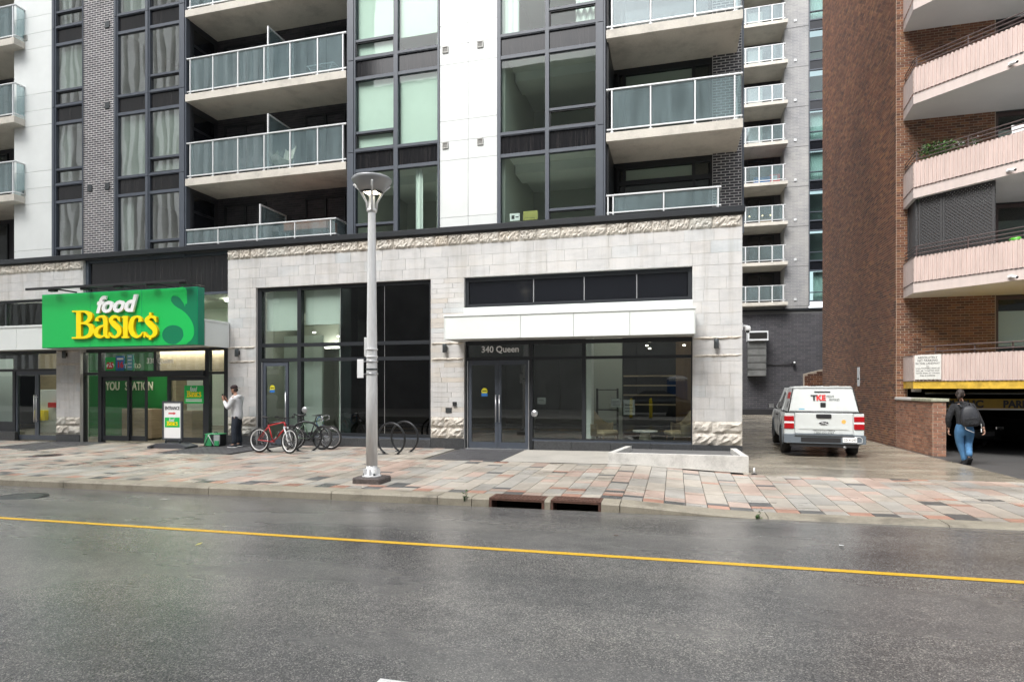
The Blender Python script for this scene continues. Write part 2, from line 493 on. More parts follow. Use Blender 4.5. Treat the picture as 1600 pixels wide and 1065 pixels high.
M['mortar_light'] = simple('pale mortar', (0.66, 0.65, 0.64), 0.9, var=0.15)
M['mortar_brown'] = simple('sandy mortar', (0.42, 0.35, 0.28), 0.9, var=0.2)
M['brick_brown'] = brick_mat('brown brick', [(0.17, 0.072, 0.042), (0.25, 0.115, 0.062), (0.11, 0.050, 0.034), (0.31, 0.15, 0.082), (0.21, 0.088, 0.053), (0.10, 0.055, 0.040), (0.34, 0.17, 0.078)], 0.2)
M['brick_red'] = brick_mat('orange brick', [(0.32, 0.15, 0.095), (0.42, 0.215, 0.135), (0.25, 0.12, 0.08), (0.46, 0.25, 0.165), (0.19, 0.105, 0.08)], 0.25)
M['win'] = glass('window glass', (0.90, 0.95, 0.925), 0.05, 0.02, 1.1)
M['win_mirror'] = glass('reflective window glass', (0.90, 0.945, 0.925), 0.36, 0.06, 0.6, (1, 1, .5))
M['win_far'] = glass('far window glass', (0.7, 0.8, 0.79), 0.07, 0.03)
M['shop'] = glass('shop glass', (0.90, 0.94, 0.92), 0.085, 0.008, 0.8)
M['shop_dark'] = glass('tinted shop glass', (0.20, 0.22, 0.23), 0.075, 0.008, 0.8)
M['rail_glass'] = glass('balcony glass', (0.74, 0.82, 0.83), 0.13, 0.01, 0.6, dirt=0.24)
M['room'] = simple('room plaster', (0.55, 0.58, 0.52), 0.8)
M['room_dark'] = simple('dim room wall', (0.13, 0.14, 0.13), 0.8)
M['room_floor'] = simple('room floor', (0.18, 0.16, 0.13), 0.6)
M['blind'] = simple('pale roller blind', (0.74, 0.83, 0.77), 0.8, var=0.06, vscale=1)
M['curtain'] = simple('white curtain', (0.86, 0.90, 0.87), 0.85)
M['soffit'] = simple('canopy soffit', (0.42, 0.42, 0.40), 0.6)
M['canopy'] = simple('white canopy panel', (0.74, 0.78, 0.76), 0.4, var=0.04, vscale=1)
M['black'] = simple('black plastic', (0.018, 0.018, 0.02), 0.5)
M['steel_dark'] = simple('dark galvanised steel', (0.10, 0.11, 0.115), 0.35, metal=0.7, var=0.2, vscale=8)
M['galv'] = simple('galvanised pole', (0.70, 0.71, 0.71), 0.34, metal=0.1, var=0.12, vscale=5, stretch=(6, 6, 0.7), rvar=0.08)
M['pink'] = corrugated('pink corrugated metal', (0.60, 0.485, 0.445), 0.16)
M['pink_edge'] = corrugated('pink painted concrete', (0.61, 0.525, 0.49), 0.14)
M['soffit_white'] = simple('white painted soffit', (0.66, 0.66, 0.65), 0.8, var=0.06, vscale=0.8)
M['yellow_beam'] = simple('chipped yellow beam paint', (0.62, 0.40, 0.045), 0.6, var=0.35, vscale=6)
M['rail_brown'] = simple('brown iron rail', (0.085, 0.06, 0.058), 0.55)
M['rust'] = simple('rusty cast iron', (0.12, 0.060, 0.042), 0.8, var=0.4, vscale=14, b=0.5, bscale=60)
M['void'] = simple('dark pit', (0.012, 0.011, 0.010), 0.9)
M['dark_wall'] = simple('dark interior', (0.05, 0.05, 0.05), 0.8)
M['planter'] = concrete('weathered white concrete', (0.60, 0.59, 0.56), 0.8, 0.35, 2.5)
M['mortar_dark'] = simple('dark mortar', (0.12, 0.12, 0.12), 0.9)
# ================================================================== GROUND
def frange(a, b, s):
    n = max(1, int(round((b - a) / s))); return [a + (b - a) * i / n for i in range(n + 1)]
def xs_mix(a, b):
    out = [a]
    for p, s in ((-30, 10), (-2, 2), (2.4, 0.3), (12, 2), (b, 10)):
        if p > out[-1]: out += frange(out[-1], min(p, b), s)[1:]
    return out
structure('ground', MB().grid([-420, -200, -80, 0, 80, 200, 420], [-420, -200, -80, 0, 80, 200, 420], lambda x, y: -1.6), M['ramp_asphalt'])
structure('road', MB().grid(xs_mix(-75, 75), frange(0.3, YC, 0.35), rz), M['asphalt'])
# paving bed under the pavers; the gully mouths are left open along the kerb
G1 = (-2.70, -1.86); G2 = (-1.76, -1.03)
structure('pavement_bed', MB().grid(xs_mix(-75, 75), [YC + .34, 10, 11, 12, 12.6, 13.2, 14, 15, 15.45], lambda x, y: g(x, y) - 0.03), M['mortar_bed'])
structure('lane', MB().grid(frange(1.3, 6.1, .3), [12.6, 13, 13.6, 14.2, 15, 16, 17, 20, 25, 30, 36, 43.2], lambda x, y: g(x, y) - 0.006 + (0.004 if y < 12.7 else 0)), M['lane'])
structure('lane_back', MB().grid([-14, -6, 1.29], [24.6, 30, 36, 43.2], lambda x, y: g(1.6, y) - 0.012), M['lane'])
structure('garage_apron', MB().grid([6.1, 7, 9, 12, 16, 22], [12.6, 14, 15.3, 17, 18.5, 20, 24, 30, 38], lambda x, y: g(6.1, y) - 0.01 - 0.045 * max(0, y - 17.5) * min(1, (x - 6.1) / 1.5)), M['ramp_asphalt'])
structure('opposite_pavement', MB().box(-75, 75, -12, 0.3, -0.6, 0.0), M['slab_walk'])

# road paint
yl = MB()
xs = frange(-60, 40, 0.8)
for a, b in zip(xs[:-1], xs[1:]):
    yl.add([(a, 6.075, rz(a, 6.075) + .004), (b, 6.075, rz(b, 6.075) + .004), (b, 6.17, rz(b, 6.17) + .004), (a, 6.17, rz(a, 6.17) + .004)], [[0, 1, 2, 3]])
structure('centre_line', yl, M['yellow_line'])
wl = MB()
for x0 in (-28.2, -19.35, -10.5, -1.66, 7.2):
    xs = frange(x0, x0 + 3, .75)
    for a, b in zip(xs[:-1], xs[1:]):
        wl.add([(a, 3.06, rz(a, 3.06) + .004), (b, 3.06, rz(b, 3.06) + .004), (b, 3.205, rz(b, 3.205) + .004), (a, 3.205, rz(a, 3.205) + .004)], [[0, 1, 2, 3]])
structure('lane_dashes', wl, M['white_line'])

# ---- pavers: the ones that show largest are pieces of their own, the rest is one mesh
pavement = thing('pavement', 'x', 'x', (0, YC, 0)); del pavement['label']; del pavement['category']; pavement['kind'] = 'structure'
PM = [M['paver_light'], M['paver_tan'], M['paver_pink'], M['paver_red'], M['paver_dark']]
W = 0.305
pv = []
def in_hole(x, y0, y1, w):
    X0, X1 = x, x + w
    if y1 > 13.1 and X1 > -19.5 and X0 < -17.3 : return True                 # dark paving at the shop doors
    if y1 > 12.95 and X1 > -13.2 and X0 < -11.0: return True
    if y1 > 12.9 and X1 > -5.55 and X0 < -3.75: return True
    if y1 > 12.8 and X1 > -3.75 and X0 < 1.7: return True                   # concrete pad and planter
    if y1 > 12.62 and X1 > 1.3: return True
    return False
ci = 0
x = -27.0
while x < 12.0:
    y = YC + 0.34
    # sailor row on the kerb
    c = (4, 2, 0, 3, 0, 4, 3, 1)[ci % 8] if x < -.9 else (3, 4, 1)[ci % 3]
    pv.append((x, y, W, 0.235, c)); y += 0.235
    k = 0
    off = random.choice((0, .1, .2))
    while y < 15.12:
        r = random.random()
        if r < 0.30: L, c = 0.15, random.choice((4, 3, 2, 1, 4, 2))
        elif r < 0.48: L, c = 0.30, random.choice((2, 2, 1, 0, 0))
        elif r < 0.8: L, c = 0.60, random.choice((0, 0, 1, 2, 1))
        else: L, c = 0.75, random.choice((0, 1, 1, 0, 2))
        if k == 0: L = max(.15, L - off)
        L = min(L, 15.2 - y)
        if in_hole(x, y, y + L, W):
            lim = 12.62 if x + W > 1.3 else 12.8
            if y < lim - .1 and not in_hole(x, y, lim, W) and lim - y > .08: L = lim - y - .01
            elif in_hole(x, y, y + .05, W): break
            else:
                for t in (12.6, 12.78, 12.88, 12.93, 13.08):
                    if t - y > .06 and not in_hole(x, y, t, W): L = t - y
                if in_hole(x, y, y + L, W): break
        pv.append((x, y, W, L, c)); y += L; k += 1
        if L < .06: break
    x += W; ci += 1
def paver_size(p):
    X, Y, w, L, c = p
    cx, cy = X + w / 2, Y + L / 2
    dep = cx * -SN + cy * CN
    if dep < 1: return 0
    lat = (cx * CN + cy * SN) / dep
    if abs(lat) > .87: return 0
    return w * L / dep ** 3
pv.sort(key=paver_size, reverse=True)
box_me = {}
for c in range(5):
    box_me[c] = MB().cbox(-.5, .5, -.5, .5, -.5, .5, 0.028).mesh('paver', PM[c])
stuffm = MB()
for i, (X, Y, w, L, c) in enumerate(pv):
    cx, cy = X + w / 2, Y + L / 2
    dz = random.uniform(-.0025, .0025)
    za = g(cx, cy)
    if i < 285:
        o = link('paver', box_me[c], pavement)
        sx = (g(cx + .1, cy) - g(cx - .1, cy)) / .2; sy = (g(cx, cy + .1) - g(cx, cy - .1)) / .2
        o.rotation_euler = (math.atan(sy), -math.atan(sx), 0)
        o.scale = (w - .010, L - .010, .06); o.location = (cx, cy - YC, za - .03 + dz)
    else:
        j = .005
        vs = [(X + j, Y + j), (X + w - j, Y + j), (X + w - j, Y + L - j), (X + j, Y + L - j)]
        top = [(a, b, g(a, b) + dz) for a, b in vs]; bot = [(a, b, g(a, b) - .05) for a, b in vs]
        stuffm.add(bot + top, [[4, 5, 6, 7], [0, 1, 5, 4], [1, 2, 6, 5], [2, 3, 7, 6], [3, 0, 4, 7]], c)
o = link('paver_field', stuffm.mesh('paver_field', PM), pavement, (0, -YC, 0)); o['kind'] = 'stuff'

# dark door mats of small setts, concrete pad
def setts(x0, x1, y0, y1):
    mb = MB()
    y = y0; r = 0
    while y < y1 - .02:
        x = x0 - (0.1 if r % 2 else 0)
        while x < x1:
            a, b = max(x0, x) + .003, min(x1, x + .2) - .003
            if b - a > .02:
                z = g(x0, y); e = random.uniform(-.002, .002)
                mb.box(a, b, y + .003, min(y1, y + .1) - .003, g(a, y) - .05, g(a, y) + .002 + e, 0, None, ('d',))
            x += .2
        y += .1; r += 1
    return mb
dp = structure('dark_paving', setts(-19.45, -17.3, 13.1, 15.2), M['mat_dark'])
dp = structure('dark_paving', setts(-13.15, -11.05, 12.95, 15.2), M['mat_dark'])
dp = structure('dark_paving', setts(-5.5, -3.76, 12.9, 15.2), M['mat_dark'])
structure('concrete_pad', MB().grid(frange(-3.74, -1.42, .3) + [-1.0, 1.3], [12.82, 13.5, 14.3, 15.2], lambda x, y: g(x, y) + .002), M['slab_walk'])

# ---- kerb stones
kerb = thing('kerb', 'x', 'x', (0, YC, 0)); del kerb['label']; del kerb['category']; kerb['kind'] = 'structure'
def kerb_stone(x0, x1):
    mb = MB(); xs = frange(x0 + .006, x1 - .006, .35); prof = []
    vs = []; n = 6
    for x in xs:
        t = g(x, YC); b = rz(x, YC) - .12
        t = max(t, rz(x, YC) + .022)
        e = random.uniform(-.004, .004)
        for (yy, zz) in ((YC - .012, b), (YC - .006, t - .03), (YC + .02 + e, t - .002), (YC + .12, t + .001), (YC + .335, g(x, YC + .335) + .001 if t == g(x, YC) else t), (YC + .335, b)):
            vs.append((x, yy - YC, zz))
    fs = []
    for i in range(len(xs) - 1):
        for k in range(n): fs.append([i * n + k, (i + 1) * n + k, (i + 1) * n + (k + 1) % n, i * n + (k + 1) % n])
    fs.append([k for k in range(n)]); fs.append([(len(xs) - 1) * n + k for k in range(n)][::-1])
    mb.add(vs, fs)
    link('kerb_stone', mb.mesh('kerb_stone', M['kerb']), kerb)
br = [-46, -42, -38, -34, -30, -26.5, -23.2, -20, -16.9, -14.2, -11.0, -7.76, -5.38, -3.54, -2.98, G1[0]]
for a, b in zip(br[:-1], br[1:]): kerb_stone(a, b)
kerb_stone(G1[1], G2[0])
br = [G2[1], -.76, 1.2, 3.3, 5.4, 7.6, 9.8, 12, 15, 18, 22, 26, 30]
for a, b in zip(br[:-1], br[1:]): kerb_stone(a, b)
gut = MB()
xs = frange(-46, 30, .8)
for a, b in zip(xs[:-1], xs[1:]):
    gut.add([(a, YC - .03, rz(a, YC - .03) + .004), (b, YC - .03, rz(b, YC - .03) + .004), (b, YC - .02, rz(b, YC) + .006), (a, YC - .02, rz(a, YC) + .006)], [[0, 1, 2, 3]])
structure('gutter_joint', gut, M['mortar_bed'])

# ---- two gully inlets
def gully(x0, x1, label, kind):
    t = thing('storm_drain', label, 'drain', ((x0 + x1) / 2, YC, 0), 0, 'storm drain inlets in the kerb', True)
    zt = g((x0 + x1) / 2, YC); zb = rz((x0 + x1) / 2, YC) - .16
    y0, y1 = YC - .008, YC + .34
    mb = MB()
    mb.box(x0, x0 + .035, y0, y1, zb, zt - .012); mb.box(x1 - .035, x1, y0, y1, zb, zt - .012)
    mb.box(x0 + .035, x1 - .035, y1 - .02, y1, zb, zt - .012); mb.box(x0 + .035, x1 - .035, y0 - .004, y0 + .03, zt - .032, zt - .012)
    part('housing', mb, M['rust'], t)
    pit = MB().box(x0 + .035, x1 - .035, y0 + .02, y1 - .02, zb - .25, zb - .2); pit.box(x0 + .036, x1 - .036, y1 - .05, y1 - .021, zb - .2, zt - .04)
    part('pit', pit, M['void'], t)
    gr = MB().box(x0, x1, y0 - .006, y1, zt - .012, zt + .004)
    nx = 13
    for i in range(nx):
        xx = x0 + .03 + i * (x1 - x0 - .06) / nx
        for j in range(4 if kind else 2):
            h = (y1 - y0 - .06) / (4 if kind else 2)
            gr.box(xx + .008, xx + .045, y0 + .03 + j * h, y0 + .03 + (j + 1) * h - .018, zt + .0045, zt + .013, 0, None, ('d',))
    part('cover_plate', gr, M['rust'], t)
gully(*G1, 'rusty storm drain inlet in the kerb, the one nearer the lamp post', 1)
gully(*G2, 'rusty storm drain inlet in the kerb, the one nearer the white planter kerb', 0)
mh = thing('manhole_cover', 'round dark manhole cover set flat in the paving before the green sign shop', 'manhole cover', (-15.6, 11.9, g(-15.6, 11.9)))
part('cover', MB().lathe([(0, -.03), (.32, -.03), (.32, .004), (.30, .007), (0, .007)], 28), M['rust'], mh)
mb = MB()
for i in range(-4, 5):
    for j in range(-4, 5):
        if i * i + j * j < 17: mb.box(i * .06 - .02, i * .06 + .02, j * .06 - .02, j * .06 + .02, .0075, .013, 0, None, ('d',))
part('stud_pattern', mb, M['steel_dark'], mh)
part('ring', MB().lathe([(.33, -.03), (.38, -.03), (.38, .006), (.33, .006)], 28), M['steel_dark'], mh)
mh = thing('manhole_cover', 'round manhole cover in the asphalt close to the kerb on the green sign side', 'manhole cover', (-10.55, 7.55, rz(-10.55, 7.55)))
part('cover', MB().lathe([(0, -.03), (.36, -.03), (.36, .004), (.34, .007), (0, .007)], 28), M['steel_dark'], mh)
part('ring', MB().lathe([(.37, -.03), (.43, -.03), (.43, .005), (.37, .005)], 28), M['black'], mh)

# ---- U shaped planter kerb
pl = thing('planter_kerb', 'low white concrete kerb wrapping the bed at the corner of the building', 'planter', (0, 12.96, 0), 0, None, True)
zt = CH - 1.375
def wallseg(mb, p, q, th, zt, nrm):
    n = max(1, int(((q[0] - p[0]) ** 2 + (q[1] - p[1]) ** 2) ** .5 / .3))
    for i in range(n):
        a = [p[0] + (q[0] - p[0]) * i / n, p[1] + (q[1] - p[1]) * i / n]; b = [p[0] + (q[0] - p[0]) * (i + 1) / n, p[1] + (q[1] - p[1]) * (i + 1) / n]
        c = [b[0] + nrm[0] * th, b[1] + nrm[1] * th]; d_ = [a[0] + nrm[0] * th, a[1] + nrm[1] * th]
        vs = [(*a, g(*a) - .1), (*b, g(*b) - .1), (*c, g(*c) - .1), (*d_, g(*d_) - .1), (*a, zt), (*b, zt), (*c, zt), (*d_, zt)]
        fs = [[0, 1, 5, 4], [2, 3, 7, 6], [4, 5, 6, 7]]
        if i == 0: fs.append([3, 0, 4, 7])
        if i == n - 1: fs.append([1, 2, 6, 5])
        mb.add(vs, fs)
mb = MB(); wallseg(mb, (-1.38, 12.96), (1.43, 13.0), .13, zt, (0, 1)); part('front_wall', mb, M['planter'], pl)
mb = MB(); wallseg(mb, (-1.377, 13.092), (-1.13, 14.62), .13, zt - .002, (1, 0)); part('side_wall', mb, M['planter'], pl)
mb = MB(); wallseg(mb, (1.426, 13.133), (1.35, 14.66), .13, zt - .002, (-1, 0)); part('side_wall', mb, M['planter'], pl)
part('soil', MB().grid([-1.24, 0, 1.28], [13.1, 14, 15.1], lambda x, y: zt - .11), M['mortar_dark'], pl, 'stuff')
pst = thing('marker_post', 'short grey stub post at the lane end of the white planter kerb', 'post', (1.5, 12.72, g(1.5, 12.72)))
part('post', MB().tube([(0, 0, 0), (0, 0, .13)], .018, 8), M['galv'], pst); part('foot', MB().box(-.05, .05, -.05, .05, -.01, .012), M['black'], pst)

# ================================================================== STONE AND BRICK HELPERS
def block_wall(root, x0, x1, z0, z1, Y, course, lmin, lmax, mat, name='stone_block', depth=.045, count=None, ragged=0.002):
    # individually laid blocks on a plane facing the street
    n = max(1, round((z1 - z0) / course)); ch = (z1 - z0) / n
    for r in range(n):
        x = x0; first = True
        while x < x1 - .01:
            L = random.uniform(lmin, lmax) * (random.uniform(.35, 1) if first else 1); first = False
            if x1 - (x + L) < lmin * .5: L = x1 - x
            j = .0018
            p = random.uniform(0, ragged)
            mb = MB().cbox(x + j, x + L - j, Y - p, Y + .0115, z0 + r * ch + j, z0 + (r + 1) * ch - j, .0025)
            part(name, mb, mat, root)
            x += L
def rough_block(x0, x1, z0, z1, Y, bulge=.07, nx=7, nz=4, back=.08):
    # one rock-faced stone: a hewn face on a box
    seedx = random.uniform(0, 100)
    vs = []; 
    for j in range(nz + 1):
        for i in range(nx + 1):
            u, w = i / nx, j / nz
            e = min(1, 4 * min(u, 1 - u) * nx / 4) * min(1, 4 * min(w, 1 - w) * nz / 4)
            dd = (bulge * .35 + random.uniform(0, bulge)) * e
            xx = x0 + (x1 - x0) * u + (random.uniform(-.25, .25) * (x1 - x0) / nx if 0 < i < nx else 0)
            zz = z0 + (z1 - z0) * w + (random.uniform(-.25, .25) * (z1 - z0) / nz if 0 < j < nz else 0)
            vs.append((xx, Y - dd, zz))
    fs = [[j * (nx + 1) + i, j * (nx + 1) + i + 1, (j + 1) * (nx + 1) + i + 1, (j + 1) * (nx + 1) + i] for j in range(nz) for i in range(nx)]
    b = len(vs)
    vs += [(x0, Y + back, z0), (x1, Y + back, z0), (x1, Y + back, z1), (x0, Y + back, z1)]
    row0 = list(range(nx + 1)); row1 = [nz * (nx + 1) + i for i in range(nx + 1)]
    fs.append([b + 1, b] + row0[:]) ; fs.append([b + 3, b + 2] + row1[::-1])
    c0 = [j * (nx + 1) for j in range(nz + 1)]; c1 = [j * (nx + 1) + nx for j in range(nz + 1)]
    fs.append([b, b + 3] + c0[::-1]); fs.append([b + 2, b + 1] + c1)
    mb = MB(); mb.add(vs, fs, 0, False); return mb
def rough_row(root, x0, x1, z0, z1, Y, lmin=.35, lmax=.75, bulge=.045):
    x = x0
    while x < x1 - .02:
        L = random.uniform(lmin, lmax)
        if x1 - (x + L) < lmin * .6: L = x1 - x
        part('rough_stone', rough_block(x + .002, x + L - .002, z0 + .002, z1 - .002, Y, bulge, 13, 6), M['stone_rough'], root)
        x += L

def brick_rects(w, h, bw, bh, joint):
    out = []
    nr = int(round(h / bh))
    for r in range(nr):
        x = -(bw / 2 if r % 2 else 0)
        while x < w:
            a, b = max(0, x) + joint / 2, min(w, x + bw) - joint / 2
            if b - a > .02: out.append((a, b, r * bh + joint / 2, (r + 1) * bh - joint / 2))
            x += bw
    return out
def brick_wall(root, org, u, nrm, w, h, mat, bw=.2, bh=.067, joint=.011, singles=0, proud=.008, near=None, name='brickwork', bwp=True):
    # org: lower corner on the joint plane; u: unit vector along; nrm: outward unit normal
    u = Vector(u); nrm = Vector(nrm); org = Vector(org); up = Vector((0, 0, 1))
    rects = brick_rects(w, h, bw, bh, joint)
    if singles:
        tgt = Vector(near) if near else Vector((0, 0, CH))
        rects.sort(key=lambda q: ((org + u * (q[0] + q[1]) / 2 + up * (q[2] + q[3]) / 2) - tgt).length)
    base = (-root.location) if root.get('wp') else Vector((0, 0, 0))
    made = []
    mb = MB()
    for i, (a, b, c, d_) in enumerate(rects):
        pr = proud + random.uniform(-.002, .002)
        if i < singles:
            key = (mat.name,)
            if key not in BRICK_ME: BRICK_ME[key] = MB().box(-.5, .5, -.5, .5, -.5, .5).mesh('brick', mat)
            o = bpy.data.objects.new('brick', BRICK_ME[key]); COL.objects.link(o); o.parent = root
            ctr = org + u * ((a + b) / 2) + up * ((c + d_) / 2) + nrm * (pr / 2 - .01) + base
            rot = Matrix((u, -nrm, up)).transposed().to_4x4()
            o.matrix_basis = Matrix.Translation(ctr) @ rot @ Matrix.Diagonal((b - a, pr + .02, d_ - c, 1))
        else:
            P = [org + u * a + up * c, org + u * b + up * c, org + u * b + up * d_, org + u * a + up * d_]
            Q = [p + nrm * pr for p in P]
            mb.add(P + Q, [[4, 5, 6, 7], [0, 1, 5, 4], [1, 2, 6, 5], [2, 3, 7, 6], [3, 0, 4, 7]])
    if mb.v:
        o = part(name, mb, mat, root); o['kind'] = 'stuff'
BRICK_ME = {}

# ================================================================== THE APARTMENT BUILDING
B = thing('apartment_building', 'modern apartment block with limestone shopfront podium, slate window bays and glass balconies', 'building', (-8, YP, 0), 0, None, True)
ZG = 4.50      # top of shop openings
X_L = -27.0
XE0, XE1 = FX(130, YP), FX(356, YP)            # entrance recess of the food shop
XA0, XA1 = FX(400, YP), FX(673, YP)            # big middle shop window
XB0, XB1 = FX(725, YP), FX(1082, YP)           # lobby shopfront
XR = FX(1160, YP)
# coping
part('coping', MB().cbox(X_L, XR + .06, YP - .10, YP + .5, 5.70, 5.85, .008), M['cap'], B)
part('coping_drip', MB().box(X_L, XR + .03, YP - .05, YP + .3, 5.665, 5.70), M['clad_joint'], B)
# masonry core behind the stone
core = MB()
Yc = YP + .012
core.box(XE1, XR - .03, Yc, Yc + .25, ZG + .002, 5.66)
core.box(X_L, XE0, Yc, Yc + .25, ZG + .002, 5.66)
core.box(XE1, XA0, Yc, Yc + .28, -.35, ZG); core.box(XA1, XB0, Yc, Yc + .28, -.3, ZG); core.box(XB1, XR - .03, Yc, Yc + .5, -.3, ZG)
core.box(XR - .28, XR - .03, Yc + .5, 26, -.4, 5.66)
XP0, XP1 = FX(88, YP), FX(125, YP)
core.box(XP0, XP1, Yc, Yc + .28, -.45, ZG)
part('masonry_core', core, M['stone_back'], B)
# bands above the openings
for a, b in ((XE1, XR), (X_L, XE0)):
    rough_row(B, a, b, 5.37, 5.665, YP + .0)
    block_wall(B, a, b, ZG + .0, 5.37, YP, .29, .45, .82, M['stone'])
# pillars: rough courses low down, smooth blocks above
def pillar(x0, x1, zb, mat_hi, low=True, course=.28, lmin=.3, lmax=.62, ztop=ZG):
    zr = zb + .56
    part('rough_stone', rough_block(x0 + .003, (x0 + x1) / 2 - .004, zb, zb + .28, YP, .06), M['stone_rough'], B)
    part('rough_stone', rough_block((x0 + x1) / 2 + .004, x1 - .003, zb, zb + .28, YP, .06), M['stone_rough'], B)
    xm = x0 + (x1 - x0) * .4
    part('rough_stone', rough_block(x0 + .003, xm - .004, zb + .285, zr, YP, .06), M['stone_rough'], B)
    part('rough_stone', rough_block(xm + .004, x1 - .003, zb + .285, zr, YP, .06), M['stone_rough'], B)
    block_wall(B, x0, x1, zr + .004, ztop - .002, YP, course, lmin, lmax, mat_hi)
    for zz in (2.72, 2.30):
        part('rough_ledge', rough_block(x0 + .01, x1 - .01, zz, zz + .07, YP, .035, 9, 2), M['stone_rough'], B)
zg = lambda x: g(x, 15.2)
pillar(XE1, XA0, .28 - .12, M['stone'])
pillar(XA1, XB0, .22, M['stone_low'], course=.135, lmin=.4, lmax=.95)
pillar(XB1, XR, .20, M['stone'])
pillar(XP0, XP1, .06, M['stone'], ztop=ZG)
# granite plinth slabs
def plinth(x0, x1, ztop, Y=YP - .02, step=1.0):
    n = max(1, round((x1 - x0) / step))
    for i in range(n):
        a, b = x0 + (x1 - x0) * i / n, x0 + (x1 - x0) * (i + 1) / n
        part('granite_slab', MB().cbox(a + .003, b - .003, Y, Y + .12, g(a, 15.2) - .12, ztop, .004), M['granite'], B)
plinth(XE1, XA0, .155); plinth(FX(452, YP), XA1, .165); plinth(XA1, XB0, .215); plinth(FX(834, YP), XB1, .20); plinth(XB1, XR, .195); plinth(XP0, XP1, .055)
plinth(X_L, FX(24, YP), .1)
# side of the corner in stone
block_wall_side = MB()
for r in range(19):
    y = 15.27
    while y < 20:
        L = random.uniform(.45, .8)
        block_wall_side.box(XR - .03, XR, y + .003, y + L - .003, .2 + r * .28 + .003, .2 + (r + 1) * .28 - .003, 0, None, ('l',))
        y += L
o = part('side_stonework', block_wall_side, M['stone'], B); o['kind'] = 'stuff'

# ---- shop glazing
def bars(mb, xs, zs, Y, dep, wv, wh, x0, x1, z0, z1):
    for x in xs: mb.box(x - wv / 2, x + wv / 2, Y, Y + dep, z0, z1)
    xx = sorted(xs)
    for z in zs:
        for a, b in zip(xx[:-1], xx[1:]):
            mb.box(a + wv / 2, b - wv / 2, Y + .004, Y + dep - .004, z - wh / 2, z + wh / 2)
def pane(root, x0, x1, z0, z1, Y, mat, name='pane', label=None):
    return part(name, MB().box(x0, x1, Y, Y + .012, z0, z1), mat, root, label=label)
YG = 15.36
# lobby: dark transom row above the canopy
tr = part('transom_window', (lambda mb: (bars(mb, [XB0 + .05, XB1 - .05], [3.74, ZG - .06], YG - .06, .12, .10, .10, XB0, XB1, 3.69, ZG), mb)[1])(MB()), M['frame_dark'], B)
tr['label'] = 'long band of black glass above the pale canopy'
# thin joints between black panes
edges = [XB0 + .10] + [FX(p, YG) for p in (834, 913, 995)] + [XB1 - .10]
for a, b in zip(edges[:-1], edges[1:]):
    part('pane', MB().box(a + .012, b - .012, YG - .02, YG, 3.79, ZG - .11), M['spandrel'], tr)
for e in edges[1:-1]:
    part('joint_strip', MB().box(e - .012, e + .012, YG - .024, YG, 3.79, ZG - .11), M['alu'], tr)
part('reveal', MB().box(XB0 + .001, XB1 - .001, YP + .30, YP + .34, 3.69, ZG - .001), M['frame_dark'], B)
part('head_flashing', MB().box(XB0, XB1, YP - .012, YP + .25, 3.34, 3.69), M['canopy'], B)
# lobby canopy
YK = 14.20
XK0, XK1 = FX(695, YK), FX(1085, YK)
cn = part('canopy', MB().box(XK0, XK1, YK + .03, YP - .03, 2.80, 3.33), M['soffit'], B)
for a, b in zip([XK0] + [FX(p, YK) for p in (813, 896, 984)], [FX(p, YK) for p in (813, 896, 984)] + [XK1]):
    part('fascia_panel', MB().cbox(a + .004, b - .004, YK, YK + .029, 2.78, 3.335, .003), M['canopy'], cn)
part('fascia_end', MB().cbox(XK1 - .0, XK1 + .02, YK, YP - .02, 2.78, 3.335, .003), M['canopy'], cn)
part('fascia_end', MB().cbox(XK0 - .02, XK0 - .0, YK, YP - .02, 2.78, 3.335, .003), M['canopy'], cn)
part('fascia_lip', MB().cbox(XK0 - .03, XK1 + .03, YK - .02, YP - .03, 3.34, 3.39, .004), M['canopy'], cn)
# lobby glazing
xd0, xd1 = FX(731, YG), FX(833, YG)
xm1, xm2, xr_ = FX(912.5, YG), FX(994, YG), FX(1080, YG)
fr = MB()
fr.box(XB0 + .001, XB1 - .001, YG - .05, YG + .10, 2.70, 2.80)
fr.box(XB0 + .002, xd0, YG - .06, YG + .12, -.12, 2.70); fr.box(xr_, XB1 - .002, YG - .06, YG + .12, .2, 2.70)
fr.box(xd1 - .09, xd1 + .0, YG - .055, YG + .11, -.12, 2.70)
for x in (xm1,): fr.box(x - .045, x + .045, YG - .05, YG + .10, .26, 2.70)
fr.box(xd0, xd1 - .09, YG - .05, YG + .10, 2.30, 2.385)
fr.box(xd1, xm1 - .045, YG - .05, YG + .1, 2.30, 2.37); fr.box(xm1 + .045, xr_, YG - .05, YG + .1, 2.30, 2.37)
fr.box(xd1, xr_, YG - .08, YG + .1, .20, .27)
sf = part('lobby_shopfront', fr, M['frame_dark'], B, label='black framed lobby shopfront with double doors')
part('sill', MB().box(xd1, xr_, YG - .12, YG - .081, .198, .235), M['frame'], sf)
pane(sf, xd0, xd1 - .09, 2.386, 2.699, YG, M['shop']); 
pane(sf, xd1 + .001, xm1 - .046, 2.371, 2.699, YG, M['shop']); pane(sf, xm1 + .046, xm2 - .004, 2.371, 2.699, YG, M['shop']); pane(sf, xm2 + .004, xr_ - .001, 2.371, 2.699, YG, M['shop'])
xq = FX(875, YG)
pane(sf, xd1 + .001, xq - .004, .271, 2.299, YG, M['shop']); pane(sf, xq + .004, xm1 - .046, .271, 2.299, YG, M['shop'])
pane(sf, xm1 + .046, xm2 - .004, .271, 2.299, YG, M['shop']); pane(sf, xm2 + .004, xr_ - .001, .271, 2.299, YG, M['shop'])
